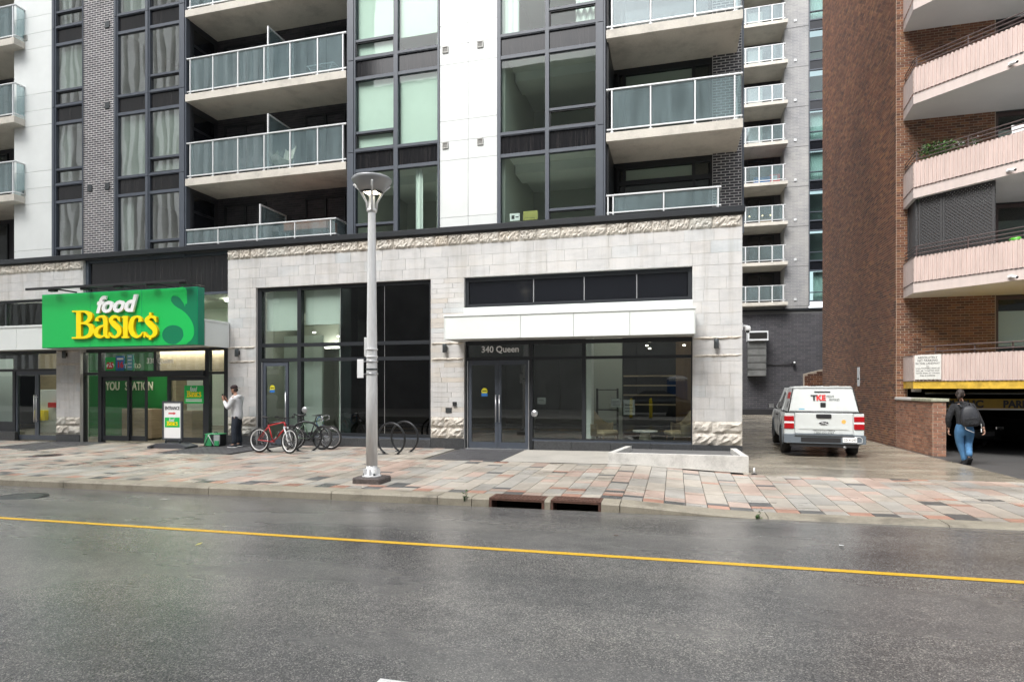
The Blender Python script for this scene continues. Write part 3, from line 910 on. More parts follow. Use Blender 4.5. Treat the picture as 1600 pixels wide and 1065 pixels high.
def glazed_door(root, x0, x1, z0, z1, Y, hinge, st=.085, hl=.72, mat=None, label=None, handle=True):
    mb = MB()
    mb.box(x0, x0 + st, Y - .02, Y + .035, z0, z1); mb.box(x1 - st, x1, Y - .02, Y + .035, z0, z1)
    mb.box(x0 + st, x1 - st, Y - .018, Y + .033, z0, z0 + .16); mb.box(x0 + st, x1 - st, Y - .018, Y + .033, z1 - .12, z1)
    dr = part('door', mb, M['frame'] if mat is None else mat, root, label=label)
    pane(dr, x0 + st, x1 - st, z0 + .161, z1 - .121, Y, M['shop'])
    if handle:
        hx = x0 + .045 if hinge == 'r' else x1 - .045
        zc = z0 + 1.05
        hb = MB().tube([(hx, Y - .075, zc - hl / 2), (hx, Y - .075, zc + hl / 2)], .016, 10)
        for zz in (zc - hl / 2 + .07, zc + hl / 2 - .07): hb.tube([(hx, Y - .075, zz), (hx, Y - .02, zz)], .009, 6)
        part('pull_handle', hb, M['alu'], dr)
    return dr
xm = (xd0 + xd1 - .09) / 2
zdb = g(xm, 15.2) + .015
glazed_door(sf, xd0 + .03, xm - .004, zdb, 2.295, YG - .01, 'l')
glazed_door(sf, xm + .004, xd1 - .12, zdb, 2.295, YG - .01, 'r')
for x in (xd0 + .014, xd1 - .105):
    part('edge_strip', MB().box(x - .011, x + .011, YG - .066, YG - .02, zdb, 2.28), M['alu'], sf)
part('threshold', MB().box(xd0, xd1 - .09, YG - .2, YG + .1, zdb - .06, zdb - .005), M['alu'], sf)

# middle shop window
YM = 15.34
x_a = [XA0 + .06] + [FX(p, YM) for p in (469,)] + [XA1 - .05]
xs5, xs6 = FX(532, YM), FX(601, YM)
fr = MB()
fr.box(XA0 + .001, XA0 + .13, YM - .06, YM + .12, -.2, ZG - .001); fr.box(XA1 - .07, XA1 - .001, YM - .06, YM + .12, .165, ZG - .001)
fr.box(XA0 + .13, XA1 - .07, YM - .05, YM + .10, ZG - .10, ZG - .001)
xmm = FX(469, YM)
fr.box(xmm - .06, xmm + .06, YM - .055, YM + .11, .17, ZG - .10)
for za, zb in ((2.76, 2.86), (2.33, 2.43)):
    fr.box(XA0 + .13, xmm - .06, YM - .05, YM + .1, za, zb); fr.box(xmm + .06, XA1 - .07, YM - .05, YM + .1, za, zb)
xdr = FX(451, YM)
fr.box(xdr, xmm - .06, YM - .05, YM + .1, .165, .29); fr.box(xmm + .06, XA1 - .07, YM - .05, YM + .1, .165, .29)
mf = part('shop_window', fr, M['frame_dark'], B, label='tall shop window beside the bicycles, half clear, half black glass')
part('sill', MB().box(xmm - .06, XA1 - .02, YM - .13, YM - .051, .16, .20), M['frame'], mf)
for (a, b, mt) in ((XA0 + .131, xmm - .061, 'shop'), (xmm + .061, xs5 - .006, 'shop'), (xs5 + .006, xs6 - .006, 'shop_dark'), (xs6 + .006, XA1 - .071, 'shop_dark')):
    for (za, zb) in ((2.861, ZG - .101), (2.431, 2.759), (.291, 2.329)):
        if a < xmm - .1 and zb < 2.4:
            pane(mf, xdr + .02, xmm - .061, za, zb, YM, M['shop']); continue
        pane(mf, a, b, za, zb, YM, M[mt])
for x in (xs5, xs6): part('joint_strip', MB().box(x - .006, x + .006, YM - .004, YM + .014, .291, ZG - .101), M['alu'], mf)
zdb2 = g(-11.4, 15.2) + .02
dd_ = glazed_door(mf, XA0 + .16, xdr, zdb2, 2.325, YM - .01, 'l', .09, .95)
part('edge_strip', MB().box(XA0 + .131, XA0 + .155, YM - .07, YM - .02, zdb2, 2.32), M['alu'], mf)

# food shop entrance
fr = MB()
ztr = 2.72
YE = 15.36
xe = [FX(p, YE) for p in (131, 158, 226, 247, 325, 354)]
fr.box(XE0 + .001, XE1 - .001, YE - .06, YE + .12, 2.70, 2.80)
fr.box(xe[0] - .07, xe[0] + .05, YE - .05, YE + .1, -.25, 2.70)
fr.box(xe[1] - .07, xe[1] + .07, YE - .05, YE + .1, -.25, 2.70)
fr.box(xe[4] - .07, xe[4] + .07, YE - .05, YE + .1, -.25, 2.70)
fr.box(xe[5] - .05, XE1 - .002, YE - .05, YE + .1, -.25, 2.70)
fr.box(xe[1] + .07, xe[4] - .07, YE - .12, YE + .12, 1.92, 2.10)
fr.box(xe[0] + .05, xe[1] - .07, YE - .05, YE + .1, 1.98, 2.06); fr.box(xe[4] + .07, xe[5] - .05, YE - .05, YE + .1, 1.98, 2.06)
xt = FX(244, YE)
fr.box(xt - .05, xt + .05, YE - .05, YE + .1, 2.10, 2.70)
es = part('entrance_shopfront', fr, M['frame_dark'], B, label='black framed sliding entrance of the food shop')
pane(es, xe[0] + .051, xe[1] - .071, 2.061, 2.699, YE, M['shop']); pane(es, xe[0] + .051, xe[1] - .071, -.1, 1.979, YE, M['shop'])
pane(es, xe[1] + .071, xt - .051, 2.101, 2.699, YE, M['shop']); pane(es, xt + .051, xe[4] - .071, 2.101, 2.699, YE, M['shop'])
pane(es, xe[4] + .071, xe[5] - .051, 2.061, 2.699, YE, M['shop']); pane(es, xe[4] + .071, xe[5] - .051, -.1, 1.979, YE, M['shop'])
zdb3 = g(-15, 15.2) + .02
xh = FX(202, YE)
glazed_door(es, xe[1] + .075, xh, zdb3, 1.915, YE + .0, 'l', .07, handle=False, mat=M['frame_dark'])
glazed_door(es, xh - .05, xe[2] + .03, zdb3, 1.915, YE + .06, 'l', .07, handle=False, mat=M['frame_dark'])
xk = FX(262, YE)
glazed_door(es, xk, xe[4] - .075, zdb3, 1.915, YE + .0, 'l', .09, handle=False, mat=M['frame_dark'])
# tall dark glass band over the entrance
db = MB()
db.box(XE0 + .001, XE0 + .12, YE - .08, YE + .1, 2.81, 5.66); db.box(XE1 - .03, XE1 - .001, YE - .08, YE + .1, 2.81, 5.66)
db.box(XE0 + .12, XE1 - .03, YE - .06, YE + .1, 5.58, 5.66); db.box(XE0 + .12, XE1 - .03, YE - .06, YE + .08, 4.40, 4.47)
du = part('upper_window', db, M['frame'], B, label='tall dark glass band above the green sign')
e2 = [XE0 + .12, FX(243, YE), FX(299, YE), XE1 - .03]
for a, b in zip(e2[:-1], e2[1:]):
    part('pane', MB().box(a + .006, b - .006, YE - .01, YE + .01, 4.471, 5.579), M['spandrel_up'], du)
    pane(du, a + .006, b - .006, 3.3, 4.399, YE, M['win'])
# canopy over the food shop doors, reaching left
YS = 14.23
XS1 = FX(319.7, YS)
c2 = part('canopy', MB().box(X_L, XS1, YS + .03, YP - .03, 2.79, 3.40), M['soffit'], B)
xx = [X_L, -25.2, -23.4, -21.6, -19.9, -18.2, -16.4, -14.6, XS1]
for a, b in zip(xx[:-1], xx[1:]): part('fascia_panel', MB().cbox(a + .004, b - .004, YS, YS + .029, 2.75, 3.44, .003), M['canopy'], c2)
part('fascia_end', MB().cbox(XS1, XS1 + .02, YS, YP - .02, 2.75, 3.44, .003), M['canopy'], c2)
part('fascia_lip', MB().cbox(X_L, XS1 + .035, YS - .02, YP - .03, 3.445, 3.51, .004), M['canopy'], c2)
# filler between the canopy and the stone at its right end
# left shopfront
fr = MB()
xl = [X_L, FX(24, YE), FX(90, YE)]
fr.box(X_L, XP0 - .001, YE - .06, YE + .1, 2.70, 2.80); fr.box(X_L, XP0 - .001, YE - .05, YE + .1, 2.12, 2.20)
fr.box(xl[1] - .06, xl[1] + .06, YE - .055, YE + .105, -.25, 2.12); fr.box(XP0 - .08, XP0 - .002, YE - .055, YE + .105, -.25, 2.12)
fr.box(X_L, xl[1] - .06, YE - .05, YE + .1, .10, .42)
fr.box(X_L, XP0 - .001, YE - .05, YE + .1, 4.42, 4.50)
for p in (-24, -21.9, -19.9): fr.box(p - .04, p + .04, YE - .045, YE + .095, 3.2, 4.42)
ls = part('left_shopfront', fr, M['frame_dark'], B, label='shopfront with glass double doors left of the food shop')
pane(ls, X_L, xl[1] - .061, .421, 2.119, YE, M['shop']); pane(ls, X_L, xl[1] + .0, 2.201, 2.699, YE, M['shop']); pane(ls, xl[1] + .004, XP0 - .002, 2.201, 2.699, YE, M['shop'])
for a, b in ((X_L, -24.04), (-23.96, -21.94), (-21.86, -19.94), (-19.86, XE0 - .3)): pane(ls, a, b, 3.2, 4.419, YE, M['win'])
xq2 = (xl[1] + XP0 - .02) / 2
zdb4 = g(-20.5, 15.2) + .02
glazed_door(ls, xl[1] + .065, xq2 - .004, zdb4, 2.115, YE - .01, 'l', .075, .9)
glazed_door(ls, xq2 + .004, XP0 - .085, zdb4, 2.115, YE - .01, 'r', .075, .9)
part('infill_panel', MB().box(XP1 + .001, XE0 + .1, YP + .05, YP + .3, 2.81, ZG - .002), M['stone_back'], B)

# ---- rooms behind the shop windows
def room(root, x0, x1, y0, y1, z0, z1, mw, mc, mfl, name='room'):
    mb = MB()
    t = .1
    mb.box(x0 - t, x1 + t, y1, y1 + t, z0, z1, 0)
    mb.box(x0 - t, x0, y0, y1, z0, z1, 0); mb.box(x1, x1 + t, y0, y1, z0, z1, 0)
    mb.box(x0 - t, x1 + t, y0, y1 + t, z1, z1 + t, 1); mb.box(x0 - t, x1 + t, y0, y1 + t, z0 - t, z0, 2)
    return part(name, mb, [mw, mc, mfl], root)
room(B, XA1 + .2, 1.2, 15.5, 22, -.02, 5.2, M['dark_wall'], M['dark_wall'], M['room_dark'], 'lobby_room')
room(B, XE1 + .3, XA1 + .05, 15.5, 20.5, -.1, 5.2, M['room'], M['room'], M['room_dark'], 'shop_room')
room(B, X_L, XE1 + .1, 15.5, 24, -.2, 5.3, M['room'], M['room'], M['room_floor'], 'food_shop_room')

# ================================================================== UPPER STOREYS
FL = 2.58
def floor_z(k): return 8.27 + FL * k            # bottom of the window of storey k
ZT = 18.4
def bay(x0, x1, cols, aw, contents, ks=(-1, 0, 1, 2), gm='win'):
    for k in ks:
        zb = floor_z(k); zt = zb + 1.92
        mb = MB()
        ex = [x0] + [c for q in cols for c in q] + [x1]
        zlo, zhi = zb - .10, zb + FL - .10
        for i in range(0, len(ex), 2):
            mb.box(ex[i], ex[i + 1], YU - .03, YU + .12, zlo, zhi)
            if ex[i + 1] - ex[i] > .14: mb.box(ex[i] + .05, ex[i + 1] - .05, YU - .055, YU - .03, zlo + .01, zhi - .01)
        for ci_, (a, b) in enumerate(cols):
            mb.box(a, b, YU - .02, YU + .11, zlo, zb); mb.box(a, b, YU - .02, YU + .11, zt, zt + .09); 
            mb.box(a, b, YU - .034, YU - .02, zlo + .02, zlo + .075)
            if ci_ in aw: mb.box(a, b, YU - .015, YU + .1, zb + .42, zb + .485); 
        wdw = part('window', mb, M['frame'], B)
        for ci_, (a, b) in enumerate(cols):
            if ci_ in aw:
                pane(wdw, a, b, zb + .486, zt - .001, YU + .03, M[gm]); pane(wdw, a + .03, b - .03, zb + .03, zb + .39, YU + .05, M[gm])
                sash = MB().box(a, a + .03, YU + .01, YU + .08, zb, zb + .42); sash.box(b - .03, b, YU + .01, YU + .08, zb, zb + .42)
                sash.box(a + .03, b - .03, YU + .01, YU + .08, zb, zb + .03); sash.box(a + .03, b - .03, YU + .01, YU + .08, zb + .39, zb + .42)
                part('sash', sash, M['frame_dark'], wdw)
            else: pane(wdw, a, b, zb + .001, zt - .001, YU + .03, M[gm])
            part('spandrel_panel', MB().box(a, b, YU + .03, YU + .05, zt + .091, zlo + FL - .001), M['spandrel_up'], wdw)
            c = contents.get((k, ci_)) or contents.get((k, None)) or contents.get(None)
            if c == 'blind': part('blind', MB().box(a + .02, b - .02, YU + .12, YU + .13, zb + random.choice((.02, .04)), zt), M['blind'], wdw)
            elif c == 'half': part('blind', MB().box(a + .02, b - .02, YU + .12, YU + .13, zb + .42, zt), M['blind'], wdw)
            elif c and c.startswith('curt'):
                # hanging folds
                f0, f1 = {'curtain': (0, 1), 'curtl': (0, .38), 'curtr': (.55, .98), 'curts': (.40, .56)}[c]
                xa, xb = a + (b - a) * f0, a + (b - a) * f1
                n = max(8, int((xb - xa) / .03)); vs = []; ph = random.uniform(0, 6)
                for j in (0, 1):
                    for i in range(n + 1):
                        xx = xa + (xb - xa) * i / n
                        vs.append((xx, YU + .17 + .03 * math.sin(i * 1.25 + ph + .3 * math.sin(i * .4)), (zb + .02, zt)[j]))
                o = MB(); o.add(vs, [[i, i + 1, n + 2 + i, n + 1 + i] for i in range(n)], 0, True)
                part('curtain', o, M['curtain'], wdw)
        # the room behind
        room(B, x0 + .16, x1 - .16, YU + .2, YU + 3.6, zb - .08, zb + 2.12, M['room'], M['curtain'], M['room_floor'], 'flat_room')
        if gm == 'win': part('ceiling_bulkhead', MB().box(x0 + .2, x1 - .2, YU + 1.1, YU + 1.9, zb + 1.86, zb + 2.119), M['curtain'], B)
def X(px): return FX(px, YU)
bay(X(82), X(130.5), [(X(88.5), X(129.5))], (0,), {None: 'curtain', (0, None): 'curtl', (-1, None): 'none', (1, None): 'half', (2, None): 'curtl'}, gm='win_mirror')
bay(X(179), X(292), [(X(185), X(228)), (X(235), X(281))], (1,), {None: 'none', (0, None): 'blind', (-1, 0): 'curtl', (-1, 1): 'none', (1, None): 'none', (2, 0): 'curtain', (2, 1): 'none'}, gm='win_mirror')
bay(X(543), X(687), [(X(556), X(615.5)), (X(622), X(684))], (0,), {None: 'blind', (-1, 0): 'none', (-1, 1): 'curts', (1, 1): 'half'})
bay(X(777), X(946), [(X(782.5), X(852)), (X(858), X(931))], (1,), {None: 'none', (1, 0): 'curtl', (1, 1): 'curtr', (2, 0): 'blind'})
# left beyond the frame edge
def clad(x0, x1, cols, vents):
    part('cladding_core', MB().box(x0 + .002, x1 - .002, YU + .03, YU + .25, 5.86, ZT), M['clad_joint'], B)
    js = [5.86] + [z for k in range(-1, 4) for z in (6.15 + FL * (k + 0), 7.69 - .0 + FL * k, 8.20 + FL * k)]
    js = [5.86, 6.15] + sorted([7.69 + FL * i for i in range(0, 4)] + [8.20 + FL * i for i in range(0, 4)] + [8.75 + FL * i for i in range(0, 4)])
    js = [z for z in js if z < ZT] + [ZT]
    e = [x0 + (x1 - x0) * i / cols for i in range(cols + 1)]
    for a, b in zip(e[:-1], e[1:]):
        for c, d_ in zip(js[:-1], js[1:]):
            part('cladding_panel', MB().box(a + .005, b - .005, YU, YU + .029, c + .005, d_ - .005), M['cladding'], B)
    for i, (vx, vz) in enumerate(vents):
        vm = MB().box(vx - .085, vx + .085, YU - .03, YU - .001, vz - .085, vz - .065); vm.box(vx - .085, vx + .085, YU - .03, YU - .001, vz + .065, vz + .085)
        vm.box(vx - .085, vx - .065, YU - .03, YU - .001, vz - .065, vz + .065); vm.box(vx + .065, vx + .085, YU - .03, YU - .001, vz - .065, vz + .065)
        for q in range(5): vm.box(vx - .065, vx + .065, YU - .02, YU - .012, vz - .055 + q * .026, vz - .043 + q * .026)
        vv = part('wall_vent', vm, M['soffit'], B); part('vent_backing', MB().box(vx - .064, vx + .064, YU - .006, YU - .001, vz - .064, vz + .064), M['rail_brown'], vv)
clad(X(687), X(777), 2, [(X(696), 8.60 - .5 + .0 + FL * k) for k in (-0, 1, 2)] + [(X(750.5), 8.60 - .5 + FL * k) for k in (0, 1, 2)])
clad(X(22), X(82), 1, [(X(40), 8.1 + FL * 2), (X(37), 8.1 - .02 + 0)])
# dark brick pier between the two left bays
bx0, bx1 = X(130.5), X(179)
part('pier_core', MB().box(bx0, bx1, YU, YU + .25, 5.86, ZT), M['mortar_light'], B)
brick_wall(B, (bx0, YU, 5.86), (1, 0, 0), (0, -1, 0), bx1 - bx0, ZT - 5.86, M['brick_dark'], .215, .0715, .021, proud=.004)
for z in (8.0, 8.0 + FL, 8.0 + 2 * FL):
    for xx in (bx0 + .28, bx1 - .28):
        if z > 10 and xx < bx0 + .4: continue
        vm = MB().box(xx - .09, xx + .09, YU - .03, YU - .009, z - .1, z + .1); part('wall_vent', vm, M['steel_dark'], B)

# ---- balconies
def balcony(x0, x1, zb, y0, yb, posts, screens=(), door_kind=0, rail_y=None, right_return=False, slabm=True, left_return=False, terr=False, th=.22, rh=1.11):
    if slabm:
        sl = part('balcony', MB().cbox(x0, x1, y0, yb, zb, zb + th, .006), M['slab'], B)
        zt = zb + th
    else:
        zt = zb
        sl = part('terrace', MB().box(x0, x1, YP + .51, yb, zt - .2, zt - .01), M['slab'], B)
    ry = y0 + .05 if rail_y is None else rail_y
    rl = MB()
    rl.cbox(x0 + .0, x1 - .0, ry - .03, ry + .03, zt + rh - .04, zt + rh, .006)
    rl.box(x0 + .01, x1 - .01, ry - .015, ry + .02, zt + .075, zt + .105)
    if right_return:
        rl.cbox(x1 - .06, x1 - .0, ry + .031, yb, zt + rh - .04, zt + rh, .006); rl.box(x1 - .045, x1 - .015, ry + .031, yb, zt + .075, zt + .105)
    if left_return:
        rl.cbox(x0, x0 + .06, ry + .031, yb, zt + rh - .04, zt + rh, .006); rl.box(x0 + .015, x0 + .045, ry + .031, yb, zt + .075, zt + .105)
    part('handrail', rl, M['rail'], sl)
    for p in posts:
        part('rail_post', MB().box(p - .016, p + .016, ry - .018, ry + .024, zt + .0, zt + rh - .041).box(p - .045, p + .045, ry - .04, ry + .045, zt - .03 if slabm else zt, zt + .015), M['rail'], sl)
    if right_return:
        part('rail_post', MB().box(x1 - .055, x1 - .01, yb - .5, yb - .455, zt, zt + rh - .041), M['rail'], sl)
        part('glass_panel', MB().box(x1 - .035, x1 - .025, ry + .05, yb - .02, zt + .11, zt + rh - .045), M['rail_glass'], sl)
    if left_return:
        part('glass_panel', MB().box(x0 + .025, x0 + .035, ry + .05, yb - .02, zt + .11, zt + rh - .045), M['rail_glass'], sl)
    e = [x0 + .02] + sorted(posts) + [x1 - .02]
    for a, b in zip(e[:-1], e[1:]):
        if b - a > .15: part('glass_panel', MB().box(a + .026, b - .026, ry - .003, ry + .007, zt + .11, zt + rh - .045), M['rail_glass'], sl)
    for sx in screens:
        sm = MB().box(sx - .02, sx + .02, ry + .06, ry + .10, zt, zt + rh + .61); sm.box(sx - .02, sx + .02, yb - .05, yb - .01, zt, zt + rh + .61)
        sm.box(sx - .02, sx + .02, ry + .10, yb - .05, zt + rh + .57, zt + rh + .61); sm.box(sx - .02, sx + .02, ry + .10, yb - .05, zt + .06, zt + .1)
        sp = part('privacy_screen', sm, M['rail'], sl); part('screen_glass', MB().box(sx - .006, sx + .006, ry + .10, yb - .05, zt + .1, zt + rh + .57), M['rail_glass'], sp)
    return sl
def door_unit(root, x0, x1, z0, z1, Y, div=(), transom=None):
    mb = MB(); t = .06
    mb.box(x0, x0 + t, Y - .03, Y + .08, z0, z1); mb.box(x1 - t, x1, Y - .03, Y + .08, z0, z1); mb.box(x0 + t, x1 - t, Y - .03, Y + .08, z1 - t, z1)
    for q in div: mb.box(q - .04, q + .04, Y - .025, Y + .075, z0, z1 - t)
    if transom: mb.box(x0 + t, x1 - t, Y - .035, Y + .07, transom - .12, transom)
    w = part('balcony_door', mb, M['frame_dark'], root)
    e = [x0 + t] + list(div) + [x1 - t]
    for a, b in zip(e[:-1], e[1:]):
        if transom: pane(w, a + .041, b - .041, transom + .001, z1 - t - .001, Y + .03, M['win']); pane(w, a + .041, b - .041, z0, transom - .121, Y + .03, M['win'])
        else: pane(w, a + .041, b - .041, z0, z1 - t - .001, Y + .03, M['win'])
    return w
SLB = lambda k: 10.31 + FL * k                # underside of balcony slab k
# left set, two flats sharing each slab
ya, yb = YU - .04, 16.62
xa0, xa1 = X(291.5), X(541.5)
back = MB()
for (q0, q1) in ((xa0, xa1),): back.box(q0 - .1, q1 + .1, yb + .004, yb + .25, 5.3, ZT)
part('recess_core', back, M['mortar_dark'], B)
brick_wall(B, (xa0, yb, 5.6), (1, 0, 0), (0, -1, 0), xa1 - xa0, ZT - 5.6, M['brick_dark'], .215, .0715, .012)
part('recess_side', MB().box(xa0 - .12, xa0 - .002, YU + .12, yb + .2, 5.86, ZT), M['brick_dark'], B); part('recess_side', MB().box(xa1 + .002, xa1 + .12, YU + .12, yb + .2, 5.86, ZT), M['brick_dark'], B)
postA = [FX(p, ya + .05) for p in (297.5, 333, 372, 413, 453.5, 496.5, 536)]
for k in (-1, 0, 1, 2):
    z = SLB(k)
    if k >= -1: balcony(xa0 - .02, xa1, z, ya, yb - .004, postA, [FX(414, ya + .05) + .05])
    # side window seen in the recess and the two doors
zts = [SLB(k) + .22 for k in (-2, -1, 0, 1)]
for zt in zts:
    for (q0, q1) in ((FX(352, yb), FX(417, yb)), (FX(478, yb), FX(541, yb))):
        door_unit(B, q0, q1, zt - .0, zt + 2.12, yb - .03, [(q0 + q1) / 2])
        part('door_backing', MB().box(q0, q1, yb + .06, yb + .07, zt, zt + 2.1), M['room_dark'], B)
    sw = MB().box(xa0 + .0, xa0 + .035, YU + .2, YU + .26, zt, zt + 2.2); sw.box(xa0, xa0 + .035, yb - .2, yb - .14, zt, zt + 2.2)
    sw.box(xa0, xa0 + .035, YU + .26, yb - .2, zt + 2.14, zt + 2.2); sw.box(xa0, xa0 + .035, YU + .26, yb - .2, zt + 1.62, zt + 1.70)
    s_ = part('side_window', sw, M['frame_dark'], B); part('pane', MB().box(xa0 + .012, xa0 + .02, YU + .26, yb - .2, zt, zt + 2.14), M['spandrel'], s_)
# terrace rail on the coping level
ztt = 5.862
xt0, xt1 = FX(283, YU - .25 + .3), FX(526, YU)
balcony(FX(281, YU), FX(526, YU), ztt, YU - .02, yb, [FX(p, YU) for p in (291, 341, 402, 461, 517)], [FX(402, YU) + .04], slabm=False, right_return=True, rail_y=YU, rh=.54)
# right set
xb0, xb1 = FX(947, YU - .04), FX(1161, YU - .04)
yb2 = 16.85
postB = [FX(p, YU) for p in (956, 1016.5, 1086, 1148)]
for k in (-1, 0, 1, 2): balcony(xb0, xb1, SLB(k), YU - .04, yb2, postB, right_return=True, left_return=False)
balcony(xb0, FX(1127, YU), ztt, YU - .02, yb2, [FX(p, YU) for p in (950, 958, 1037, 1122)], slabm=False, right_return=True, rail_y=YU, rh=.54)
part('recess_core', MB().box(xb0 - .4, xb1 + .05, yb2 + .1, yb2 + .3, 5.3, ZT), M['dark_wall'], B)
xw0, xw1 = FX(958, yb2), FX(1113, yb2)
for zt in zts:
    door_unit(B, xw0 + .1, xw1, zt, zt + 2.25, yb2 - .0, [FX(975, yb2), FX(1084, yb2)], zt + 1.86)
    part('lintel_panel', MB().box(xw0, xw1, yb2 + .01, yb2 + .09, zt + 2.252, zt + FL), M['frame_dark'], B)
    part('blind', MB().box(FX(978, yb2), FX(1081, yb2), yb2 + .07, yb2 + .08, zt + 1.88, zt + 2.17), M['room'], B)  # pale strip standing in for light reflected in the transom
px0, px1 = FX(1113, yb2), FX(1160, yb2)
part('pier_core', MB().box(px0, px1 - .02, yb2 - .07, yb2 + .09, 5.6, ZT), M['mortar_light'], B)
part('corner_post', MB().box(px1 - .019, px1 + .03, yb2 - .09, yb2 + .5, 5.6, ZT), M['frame'], B)
brick_wall(B, (px0, yb2 - .071, 5.75), (1, 0, 0), (0, -1, 0), px1 - px0 - .02, ZT - 5.75, M['brick_dark'], .215, .0715, .02, proud=.005, singles=260, near=(1.5, 15, 5.8))
# wall beside the right end of the window bay
part('return_wall', MB().box(X(946) - .02, X(946) + .06, YU + .13, yb2 + .1, 5.86, ZT), M['frame_dark'], B)
# far left projecting balconies
xz = X(22)
part('left_wall', MB().box(X_L, xz, yb + .004, yb + .25, 5.86, ZT), M['brick_dark'], B)
part('return_wall', MB().box(xz - .02, xz + .08, YU + .1, yb + .1, 5.86, ZT), M['cladding'], B)
for k in (-1, 0, 1, 2): balcony(X_L, FX(24.5, 15.0), SLB(k), 14.95, yb, [FX(p, 15.0) for p in (20.5,)] + [-25.6, -24.2], right_return=True)
for zt in zts: door_unit(B, FX(-60, yb), FX(14, yb), zt, zt + 2.2, yb - .03, [FX(-20, yb)])
# terrace roof slab, top of the block and its flank
part('roof_slab', MB().box(X_L, XR - .05, YP + .5, 22, 5.35, 5.62).box(X_L, px1, YU + .3, 26, ZT, ZT + .3), M['slab'], B)
part('flank_wall', MB().box(px1 - .3, px1 - .022, yb2 + .51, 26, 5.6, ZT).box(X_L, px1, 25.8, 26, -.3, ZT).box(X_L - .2, X_L, YU, 26, -.5, ZT), M['brick_dark'], B)
# ================================================================== TEXT AND GLYPHS
def text_mesh(s, size, mat, extrude=.004, offset=0.0, shear=0.0, align='CENTER', spacing=1.0, name='lettering', res=3, width=None):
    cu = bpy.data.curves.new('t', 'FONT'); cu.body = s; cu.size = size; cu.extrude = extrude; cu.offset = offset; cu.shear = shear
    cu.align_x = align; cu.space_character = spacing; cu.resolution_u = res; cu.space_line = 1.0
    o = bpy.data.objects.new('t', cu); COL.objects.link(o)
    bpy.context.view_layer.update()
    me = bpy.data.meshes.new_from_object(o.evaluated_get(bpy.context.evaluated_depsgraph_get()))
    bpy.data.objects.remove(o); bpy.data.curves.remove(cu)
    me.name = name; me.materials.clear(); me.materials.append(mat)
    if width:
        xs_ = [v.co.x for v in me.vertices]; w = max(xs_) - min(xs_)
        for v in me.vertices: v.co.x *= width / w
    return me
def put_text(root, s, size, loc, mat, rot=(PI / 2, 0, 0), name='lettering', **k):
    # loc in world coordinates when the root is built in world coordinates, else local
    o = bpy.data.objects.new(name, text_mesh(s, size, mat, name=name, **k)); COL.objects.link(o); o.parent = root
    L = Vector(loc)
    if root.get('wp') and root.type == 'EMPTY' and root.parent is None: L = L - root.location
    o.location = L; o.rotation_euler = rot
    return o
def catmull(P, n=6):
    out = []
    Q = [P[0]] + list(P) + [P[-1]]
    for i in range(1, len(Q) - 2):
        for j in range(n):
            t = j / n; a, b, c, d_ = Q[i - 1], Q[i], Q[i + 1], Q[i + 2]
            out.append(tuple(.5 * ((2 * b[k]) + (-a[k] + c[k]) * t + (2 * a[k] - 5 * b[k] + 4 * c[k] - d_[k]) * t * t + (-a[k] + 3 * b[k] - 3 * c[k] + d_[k]) * t ** 3) for k in range(3)))
    out.append(tuple(P[-1])); return out
def stroke(mb, P, T, y0, y1, mi=0, n=6, grow=0):
    # a pen stroke whose width varies, as a solid between y0 and y1; T maps drawing units to (x, z)
    S = catmull(P, n) if len(P) > 2 else [tuple(p) for p in P]
    L, Rr = [], []
    for i, (x, z, w) in enumerate(S):
        a = S[max(0, i - 1)]; b = S[min(len(S) - 1, i + 1)]
        dx, dz = b[0] - a[0], b[1] - a[1]; l = math.hypot(dx, dz) or 1
        nx, nz = -dz / l, dx / l; h = w / 2 + grow
        L.append(T(x + nx * h, z + nz * h)); Rr.append(T(x - nx * h, z - nz * h))
    m = len(S)
    vs = [(p[0], y0, p[1]) for p in L] + [(p[0], y0, p[1]) for p in Rr] + [(p[0], y1, p[1]) for p in L] + [(p[0], y1, p[1]) for p in Rr]
    fs = []
    for i in range(m - 1):
        fs += [[i, i + 1, m + i + 1, m + i], [2 * m + i, 3 * m + i, 3 * m + i + 1, 2 * m + i + 1], [i, 2 * m + i, 2 * m + i + 1, i + 1], [m + i, m + i + 1, 3 * m + i + 1, 3 * m + i]]
    fs += [[0, m, 3 * m, 2 * m], [m - 1, 3 * m - 1, 4 * m - 1, 2 * m - 1]]
    mb.add(vs, fs, mi)
